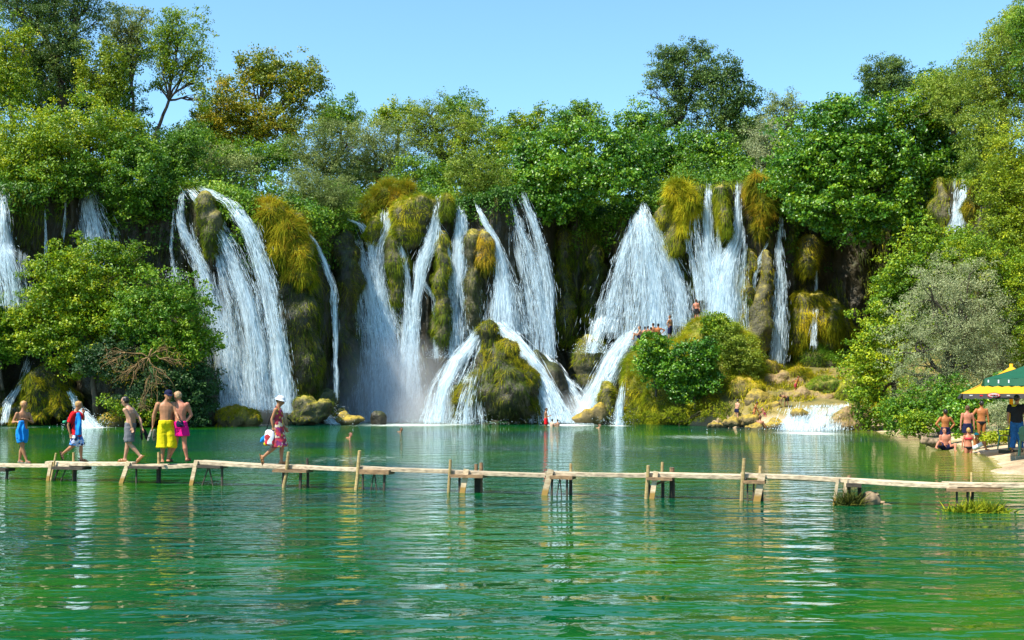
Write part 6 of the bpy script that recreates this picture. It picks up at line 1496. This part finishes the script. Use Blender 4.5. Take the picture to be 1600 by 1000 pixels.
def flipflops(label, pa, pb, d, mat, seed):
    c = P(*pa, d); e = P(*pb, d); root = empty('flip_flops', (c + e) / 2 * np.array((1, 1, 1)), label, 'flip flops')
    for s_, dy in ((-1, -.05), (1, .05)):
        b = MB(); a0 = c + np.array((.018 * s_, dy, 0)); e0 = e + np.array((.055 * s_, dy, 0)); u = e0 - a0
        ell_loft(b, [a0 + u * q for q in (0, .1, .35, .7, .95, 1.0)], np.array((.8, .6 * s_, 0)), [.02, .036, .040, .048, .036, .015], [.011] * 6, 12)
        so_ = b.build('sole', [CL[mat]], root, smooth=True)
        t_ = MB(); m1 = a0 + u * .62; t_.tube([m1 + np.array((-.04, -.01, 0)), m1 + np.array((0, -.05, -.02)), m1 + np.array((.04, -.01, 0))], (.008,) * 3, 6); t_.build('strap', [CL['black']], root)
flipflops('pair of black flip flops held by the man in grey shorts', (222.5, 670), (226.5, 688), dC + .05, 'black', 1)
flipflops('pair of grey flip flops held by the man in yellow shorts', (239, 671), (235.5, 689), dD - .02, 'greysole', 2)
b_ = MB(); c_ = P(281, 662, dD - .14)
ell_loft(b_, [c_ + np.array((0, 0, a)) for a in (-.085, -.07, 0, .06, .085)], (1, 0, 0), [.03, .075, .095, .075, .03], [.03, .06, .075, .06, .03], 16)
ell_loft(b_, [c_ + np.array((.06, -.03, -.02)), c_ + np.array((.11, -.05, -.05)), c_ + np.array((.13, -.06, -.075))], (0, 1, 0), [.06, .055, .02], [.012, .01, .008], 12)
hcap = empty('cap', c_ - np.array((0, 0, .085)), 'dark blue cap held in the hand of the man in yellow shorts', 'cap'); fuse(b_, 'crown', CL['navy'], hcap, .012)
def shoulder_bag():
    c = P(421.5, 683, dF - .17); root = empty('shoulder_bag', c - np.array((0, 0, .17)), 'red and white chequered bag hanging at the side of the woman in the dress', 'bag')
    b = MB(); ell_loft(b, [c + np.array((0, 0, a)) for a in (-.19, -.16, 0, .12, .17)], (1, 0, 0), [.07, .12, .125, .11, .08], [.03, .06, .065, .05, .02], 16); fuse(b, 'bag_body', CL['bagcloth'], root, .014)
    b = MB(); b.tube([c + np.array((-.08, 0, .15)), P(421, 655, dF - .12), Fp['rsh'] + np.array((0, 0, .08)), Fp['neck'] + Fp['f'] * .10 - np.array((0, 0, .14)), P(432, 668, dF - .13), c + np.array((.08, 0, .14))], (.012,) * 6, 6); b.build('strap', [CL['black']], root, smooth=True)
    b = MB(); c2 = P(410.5, 686.5, dF - .15); ell_loft(b, [c2 + np.array((-.05, 0, -.07)), c2, c2 + np.array((.07, 0, .09))], (.6, 0, -.7), [.02, .055, .03], [.02, .04, .02], 12); fuse(b, 'blue_pouch', CL['blue'], root, .012)
    b = MB(); c2 = P(416, 693.5, dF - .16); ball(b, c2, (.07, .04, .05)); fuse(b, 'yellow_pouch', CL['yellow'], root, .012)
shoulder_bag()

# swimmers and bathers
def swimmer(label, px, py, hair='black', sk='tan', yaw=60, d=None):
    d = d or H * F / (py - HY); s = S(d); 
    return person(label, d, dict(head=(px, py - .12 * s), neck=(px - .04 * s, py + .05 * s), pelvis=(px - .5 * s, py + .2 * s), lel=(px - .1 * s, py + .26 * s), lwr=(px + .15 * s, py + .34 * s), rel=(px - .1 * s, py + .26 * s), rwr=(px + .15 * s, py + .34 * s), lkn=(px - .9 * s, py + .3 * s), lan=(px - 1.3 * s, py + .3 * s), rkn=(px - .9 * s, py + .32 * s), ran=(px - 1.3 * s, py + .36 * s)), yaw, 1.7, sk, hair, [], group='swimmers in the pool')
swimmer('dark haired swimmer with bare shoulders in the middle of the pool', 548, 683.5, 'brown', 'pink')
swimmer('distant swimmer with only the head showing near the misty column', 627, 674.5, 'black', 'brown')
swimmer('distant swimmer below the small white curtain of the islet', 937, 668.5, 'brown', 'light')
def std(px, top, foot, yaw, sk, hair, clothes, label, d, dx=0, pose='stand', **kw):
    """standing figure from head top row to foot row"""
    hgt = foot - top; s = S(d); k = hgt / s / 1.75; u = hgt / 175.0      # u: photo pixels per centimetre of a 175 cm figure
    y = lambda cm: foot - cm * u
    sg = math.sin(R(yaw)); cs = math.cos(R(yaw))
    J = dict(head=(px + dx + sg * 3 * u, y(162)), neck=(px + dx, y(145)), pelvis=(px, y(93)))
    a = dict(lel=(px + dx + 24 * u * cs, y(115)), rel=(px + dx - 24 * u * cs, y(115)), lwr=(px + dx + 26 * u * cs + 5 * sg * u, y(90)), rwr=(px + dx - 26 * u * cs + 5 * sg * u, y(90)))
    if pose == 'hips': a = dict(lel=(px + 36 * u * cs, y(116)), rel=(px - 36 * u * cs, y(116)), lwr=(px + 20 * u * cs, y(98)), rwr=(px - 20 * u * cs, y(98)))
    if pose == 'fold': a = dict(lel=(px + 10 * sg * u, y(112)), rel=(px + 10 * sg * u, y(112)), lwr=(px + 24 * sg * u, y(118)), rwr=(px + 24 * sg * u, y(118)))
    if pose == 'onehip': a['lel'] = (px + 36 * u * cs, y(116)); a['lwr'] = (px + 20 * u * cs, y(98))
    if pose == 'spread': a = dict(lel=(px - 22 * u, y(126)), lwr=(px - 44 * u, y(112)), rel=(px + 30 * u, y(118)), rwr=(px + 30 * u, y(92)))
    J.update(a)
    J.update(lkn=(px + 9 * u * cs + 3 * sg * u, y(50)), rkn=(px - 9 * u * cs + 2 * sg * u, y(50)), lan=(px + 10 * u * cs - 8 * abs(sg) * u, y(8)), ran=(px - 10 * u * cs + 8 * abs(sg) * u, y(8)))
    J.update(kw.pop('J', {}))
    return person(label, d, J, yaw, hgt / s, sk, hair, clothes, **kw)
def sit(px, headtop, seat, yaw, sk, hair, clothes, label, d, **kw):
    """seated figure with drawn up knees; headtop and seat rows"""
    u = (seat - headtop) / 88.0; y = lambda cm: seat - cm * u; sg = math.sin(R(yaw)); cs = math.cos(R(yaw))
    fy = -cs * 0.5
    J = dict(head=(px + 4 * sg * u, y(76)), neck=(px, y(58)), pelvis=(px - 6 * sg * u, y(8)),
             lel=(px + 22 * cs * u + 14 * sg * u, y(32)), rel=(px - 22 * cs * u + 14 * sg * u, y(32)), lwr=(px + 14 * cs * u + 34 * sg * u, y(38)), rwr=(px - 14 * cs * u + 34 * sg * u, y(38)),
             lkn=(px + 14 * cs * u + 38 * sg * u, y(40), -cs * .42 + .10 * sg), rkn=(px - 14 * cs * u + 38 * sg * u, y(40), -cs * .42 - .10 * sg), lan=(px + 14 * cs * u + 44 * sg * u, y(4), -cs * .5 + .1 * sg), ran=(px - 14 * cs * u + 44 * sg * u, y(4), -cs * .5 - .1 * sg))
    J.update(kw.pop('J', {}))
    return person(label, d, J, yaw, u * 1.75 / (S(d) * .01) if False else (seat - headtop) / S(d) / 0.88 * 1.72, sk, hair, clothes, **kw)
GF = 'bathers at the foot of the falls'
std(853, 637, 677, 75, 'tan', 'black', [('shorts', 'red', .75, .04)], 'bather in red shorts standing thigh deep below the steep white stream', 70, pose='fold', group=GF, J=dict(nod=.3))
sit(862.5, 654.5, 671, 150, 'fair', 'black', [], 'dark haired bather sitting chest deep beside the bather in red shorts', 69.5, group=GF)
sit(871.5, 655, 671, -150, 'light', 'black', [], 'bather sitting chest deep, rightmost of the three below the steep white stream', 69.3, group=GF)
GI = 'people on the top of the islet'
sit(1000, 509.5, 530, -100, 'light', 'brown', [('shorts', 'navy', .5)], 'leftmost of the bathers sitting on the islet top, at the edge of the drop', 74.3, group=GI)
sit(1007.5, 510, 528, 170, 'tan', 'black', [('shorts', 'black', .5)], 'bather sitting on the islet second from the left, seen from behind', 74.2, group=GI)
sit(1012.5, 509, 527, -160, 'tan', 'black', [('shorts', 'maroon', .5)], 'bather sitting on the islet third from the left, turned left', 74.4, group=GI)
sit(1017, 511, 527, 170, 'brown', 'black', [('shorts', 'navy', .5)], 'small dark bather sitting on the islet fourth from the left', 74.6, group=GI)
sit(1020.8, 504.5, 525, -150, 'tan', 'black', [('shorts', 'grey', .5)], 'taller bather sitting on the islet fifth from the left', 74.9, group=GI)
sit(1028.5, 505.5, 525, 180, 'orange', 'black', [('shorts', 'maroon', .5)], 'rightmost seated bather on the islet, elbow stuck out to the right', 74.6, group=GI, J=dict(rel=(1038.5, 516), rwr=(1034, 521)))
std(1047, 492.5, 533, -130, 'tan', 'brown', [('shorts', 'navy', 1.0, .05)], 'man in long dark shorts standing on the islet with a hand on his hip', 74.2, pose='onehip', group=GI)
std(1088.5, 467.5, 503, 165, 'pink', 'brown', [('shorts', 'black', .7, .04)], 'man in black shorts standing highest on the islet in front of the white apron', 75.0, group=GI, dx=-1)
GR = 'bathers on the rocks by the rapids'
std(1151, 623.5, 660, 130, 'light', 'black', [('shorts', 'navy', .35)], 'bather in navy trunks standing at the foot of the islet with his back to us', 66.5, pose='fold', group=GR, dx=1.5)
person('woman in a dark swimsuit bending forward on the golden rocks', 66.3, dict(head=(1183, 630), neck=(1181, 634), pelvis=(1178, 645), lel=(1184, 640), lwr=(1187, 645), rel=(1183.5, 640), rwr=(1185.5, 646), lkn=(1179.5, 650.5), lan=(1178, 657.5), rkn=(1178, 651), ran=(1175.5, 657.5), nod=.4), 80, 1.45, 'orange', 'black', [('briefs', 'black'), ('bikini_top', 'black')], female=True, group=GR)
person('blond bather in a pink swimsuit reaching out to the left on the rocks', 66.0, dict(head=(1191.5, 639.5), neck=(1193.8, 643), pelvis=(1196.8, 653), lel=(1189, 642), lwr=(1185, 640.5), rel=(1190, 647), rwr=(1187, 650), lkn=(1195, 658.5), lan=(1198, 663.5), rkn=(1197, 659), ran=(1200, 663.5)), -80, 1.25, 'pink', 'blond', [('briefs', 'pink'), ('bikini_top', 'pink')], female=True, group=GR)
sit(1187.5, 649.5, 672, 150, 'tan', 'brown', [('shorts', 'navy', .5)], 'bather squatting at the water edge with one arm propped on a rock', 64.9, group=GR, J=dict(rel=(1193.5, 664), rwr=(1197, 670)))
person('man doubled over on the rocks beside the rapids', 66.4, dict(head=(1219, 618.5), neck=(1222.5, 619), pelvis=(1230.5, 621.5), lel=(1219.5, 625), lwr=(1216, 630), rel=(1222.5, 626), rwr=(1221, 631.5), lkn=(1230, 629), lan=(1233, 637), rkn=(1226.5, 629), ran=(1227, 636.5), nod=.5), -80, 1.35, 'brown', 'black', [('shorts', 'black', .6)], group=GR)
std(1243, 587, 617.5, 60, 'orange', 'brown', [('shorts', 'maroon', .5)], 'man in dark red trunks walking over the tan boulder with his arms out', 69.0, pose='spread', group=GR, dx=4)
GK = 'people on the right bank'
std(1477, 639, 709, 180, 'orange', 'black', [('shorts', 'navy', .8, .05)], 'deeply tanned man with hands on his hips standing behind the seated bather', 42.2, pose='hips', group=GK)
person('bather in sunglasses sitting in the shallows and facing us', 41.0, dict(head=(1475.6, 673), neck=(1476.3, 679), pelvis=(1477, 699.5), rel=(1468.8, 689), rwr=(1472.5, 695, -.2), lel=(1484, 689), lwr=(1481.5, 694.5, -.2), rkn=(1463, 690, -.25), ran=(1456, 698, -.4), lkn=(1488, 694, -.3), lan=(1484, 702, -.5)), 0, 1.6, 'pink', 'black', [('shorts', 'navy', .6)], group=GK, glasses=True)
std(1511.5, 633, 703, 178, 'pink', 'brown', [('shorts', 'navy', .6, .04)], 'pale man in dark blue shorts standing with his back to us between two tanned men', 41.3, group=GK)
std(1533.5, 626, 697, 170, 'orange', 'black', [('briefs', 'black')], 'tall tanned man in black swimming briefs under the yellow parasol', 41.8, pose='onehip', group=GK)
std(1513, 668, 733, 175, 'pink', 'blond', [('briefs', 'black'), ('bikini_top', 'redbik')], 'blond girl in a red bikini top wading with her back to us', 39.0, female=True, group=GK, hairlen=0.6)
sit(1525, 676.5, 702, 60, 'orange', 'brown', [('shorts', 'white', .8)], 'child in white shorts and a blue sun hat crouching at the water edge', 38.0, group=GK, cap=('teal', 'hat'))
Mp = std(1588.5, 616.5, 707, 160, 'tan', 'black', [('shirt', 'black'), ('trousers', 'jeans', 1.85, .02)], 'man in a black T shirt and jeans standing on the sand at the right edge', 33.6, group=GK, shoes=('sole', True), look=130)
b_ = MB(); c_ = P(1584.5, 633, 33.6 - .155); b_.box(c_, (.075, .006, .012)); b_.box(c_ - np.array((.01, 0, .035)), (.05, .006, .008))
o_ = b_.build('shirt_print', [CL['yellow']], Mp['root'])

# ---------------------------------------------------------------- parasols and chairs
def canopy_mat(name, col, trans=0.35):
    m, nt, N, L = new_mat(name)
    bs = N['Principled BSDF']; bs.inputs['Roughness'].default_value = 0.75
    tc = N.new('ShaderNodeTexCoord'); nz = N.new('ShaderNodeTexNoise'); nz.inputs['Scale'].default_value = 2.5; nz.inputs['Detail'].default_value = 6
    L.new(tc.outputs['Object'], nz.inputs['Vector'])
    r = ramp(N, [(.3, tuple(c * .88 for c in col)), (.7, col)]); L.new(nz.outputs['Fac'], r.inputs[0]); L.new(r.outputs[0], bs.inputs['Base Color'])
    tl = N.new('ShaderNodeBsdfTranslucent'); L.new(r.outputs[0], tl.inputs['Color'])
    mx = N.new('ShaderNodeMixShader'); mx.inputs[0].default_value = trans
    L.new(bs.outputs[0], mx.inputs[1]); L.new(tl.outputs[0], mx.inputs[2]); L.new(mx.outputs[0], N['Material Output'].inputs['Surface'])
    return m
M['pyellow'] = canopy_mat('yellow_canvas', (0.72, 0.42, 0.006)); M['pgreen'] = canopy_mat('green_canvas', (0.003, 0.10, 0.05)); M['pblack'] = canopy_mat('black_canvas', (0.015, 0.015, 0.018), .05)
def parasol(label, px, d, ytop, yedge, half, rot, cmat, vmat, drop, poley, polem, poler):
    base = P(px, poley, d); root = empty('parasol', base, label, 'parasol')
    top = P(px, ytop, d); ez = P(px, yedge, d)[2]
    cr, sr = math.cos(R(rot)), math.sin(R(rot))
    cor = [np.array((top[0] + half * (cr * a - sr * b), top[1] + half * (sr * a + cr * b), ez)) for a, b in ((-1, -1), (1, -1), (1, 1), (-1, 1))]
    b = MB(); n = 10
    def sag(p, q, t1, t2): 
        e = p + (q - p) * t2; v = top + (e - top) * t1
        v = v.copy(); v[2] -= 0.10 * math.sin(math.pi * t1) * (0.5 + math.sin(math.pi * t2) * .5); return v
    vm = MB()
    for i in range(4):
        p, q = cor[i], cor[(i + 1) % 4]
        V_ = np.array([[sag(p, q, a / n, c / n) for c in range(n + 1)] for a in range(n + 1)]).reshape(-1, 3)
        b.add(V_, grid_faces(n + 1, n + 1))
        out = norm((p + q) / 2 - np.array((top[0], top[1], ez)))
        W_ = np.array([[p + (q - p) * c / 24 + out * (.03 * a + .012 * math.sin(c * 1.9)) - np.array((0, 0, drop * a / 3 * (1 + .10 * math.cos(c * 1.05 * math.pi)))) for c in range(25)] for a in range(4)]).reshape(-1, 3)
        vm.add(W_, grid_faces(4, 25))
    b.build('canopy', [M[cmat]], root, smooth=True); vm.build('valance', [M[vmat]], root, smooth=True)
    q = MB(); q.tube([base - np.array((0, 0, .2)), top + np.array((0, 0, .08))], (poler, poler * .9), 12); q.build('pole', [M[polem]], root, smooth=True)
    for c in cor:
        q = MB(); q.tube([top - np.array((0, 0, .10)), c - np.array((0, 0, .02))], (.016, .012), 6); q.build('rib', [M['iron']], root)
    q = MB(); q.box(base + np.array((0, 0, .04)), (.3, .3, .06)); q.build('base', [M['iron']], root)
    return root, cor, top
py_, corY, topY = parasol('yellow parasol with a black valance and a red oval emblem', 1580, 37.0, 572, 615, 1.56, -21, 'pyellow', 'pblack', .17, 708, 'pyellow', .065)
# emblem on the near side of the valance: red oval with a pale band and strokes
pa, pb = corY[0], corY[1]; vx = norm(pb - pa); c_ = pa + vx * np.linalg.norm(pb - pa) * .30 + np.array((0, 0, -.05)); nn_ = norm(np.cross(vx, (0, 0, 1))); c_ = c_ + nn_ * .07
def disc(c, ax, rx, rz, off, mat, name, n=28):
    b = MB(); an = np.arange(n) / n * 2 * np.pi
    ring = np.array([c + nn_ * off + ax * math.cos(a) * rx + np.array((0, 0, math.sin(a) * rz)) for a in an])
    b.add(np.concatenate([ring, ring + nn_ * .004]), np.array([[i, (i + 1) % n, n + (i + 1) % n, n + i] for i in range(n)]))
    cc = b.n; b.V.append((c + nn_ * (off + .004))[None]); b.n += 1
    b.Ft.append(np.array([[n + i, n + (i + 1) % n, cc] for i in range(n)])); b.mt.append(np.zeros(n))
    return b.build(name, [mat], py_)
disc(c_, vx, .19, .085, 0, CL['redbik'], 'emblem'); disc(c_, vx, .165, .062, .008, CL['white'], 'emblem_field')
b_ = MB()
for k_, x_ in enumerate(np.linspace(-.12, .12, 9)):
    b_.box(c_ + nn_ * .02 + vx * x_ + np.array((0, 0, .004 * (-1) ** k_)), (.008 + .003 * (k_ % 3), .003, .022 + .006 * (k_ % 2)))
b_.build('emblem_lettering', [CL['redbik']], py_)
for x_ in (.08, .18, .44, .86):
    b_ = MB(); cx_ = pa + vx * np.linalg.norm(pb - pa) * x_ + nn_ * .06 - np.array((0, 0, .06)); b_.box(cx_, (.05, .004, .02)); b_.build('valance_mark', [CL['redbik'] if x_ in (.18, .86) else CL['white']], py_)
pg_, corG, topG = parasol('dark green parasol overlapping the yellow one at the right edge', 1637, 33.2, 556, 592, 1.72, -25, 'pgreen', 'pgreen', .22, 712, 'iron', .035)
pa, pb = corG[0], corG[1]; vx = norm(pb - pa); nn_ = norm(np.cross(vx, (0, 0, 1)))
for k_ in range(3):
    b_ = MB(); cx_ = pa + vx * np.linalg.norm(pb - pa) * (.03 + .08 * k_) + nn_ * .055 - np.array((0, 0, .09)); b_.box(cx_, (.018, .004, .05), np.stack([vx, nn_, (0, 0, 1)])); b_.build('valance_mark', [CL['white']], pg_)
M['chair'] = plain('dark_green_plastic', (0.006, 0.045, 0.03), 0.4, 0.5, 0.1)
def chair(label, px, py, d, yaw):
    c = P(px, py, d); root = empty('chair', c, label, 'chair', 'dark green plastic chairs on the sand')
    cr, sr = math.cos(R(yaw)), math.sin(R(yaw)); X_ = np.array((cr, sr, 0)); Y_ = np.array((-sr, cr, 0)); Z_ = np.array((0, 0, 1.0))
    q = lambda x, y, z: c + X_ * x + Y_ * y + Z_ * z
    b = MB(); ell_loft(b, [q(0, -.22, .43), q(0, -.2, .43), q(0, .15, .42), q(0, .2, .41)], X_, [.19, .22, .21, .19], [.02, .022, .02, .018], 16); b.build('seat', [M['chair']], root)
    b = MB(); ell_loft(b, [q(0, .2, .42), q(0, .24, .6), q(0, .27, .78), q(0, .28, .84)], X_, [.19, .22, .21, .14], [.014] * 4, 16); b.build('backrest', [M['chair']], root)
    for x in (-1, 1):
        for y in (-1, 1):
            b = MB(); b.tube([q(.19 * x, .18 * y, .43), q(.23 * x, .23 * y, -.03)], (.028, .02), 8); b.build('leg', [M['chair']], root)
        b = MB(); b.tube([q(.21 * x, -.2, .42), q(.24 * x, -.2, .62), q(.24 * x, .1, .64), q(.21 * x, .25, .62)], (.02,) * 4, 8); b.build('armrest', [M['chair']], root)
chair('dark green plastic chair on the sand left of the man in jeans', 1576, 701, 35.2, 200)
chair('dark green plastic chair cut by the right edge in front of the man in jeans', 1606, 711, 31.5, 150)
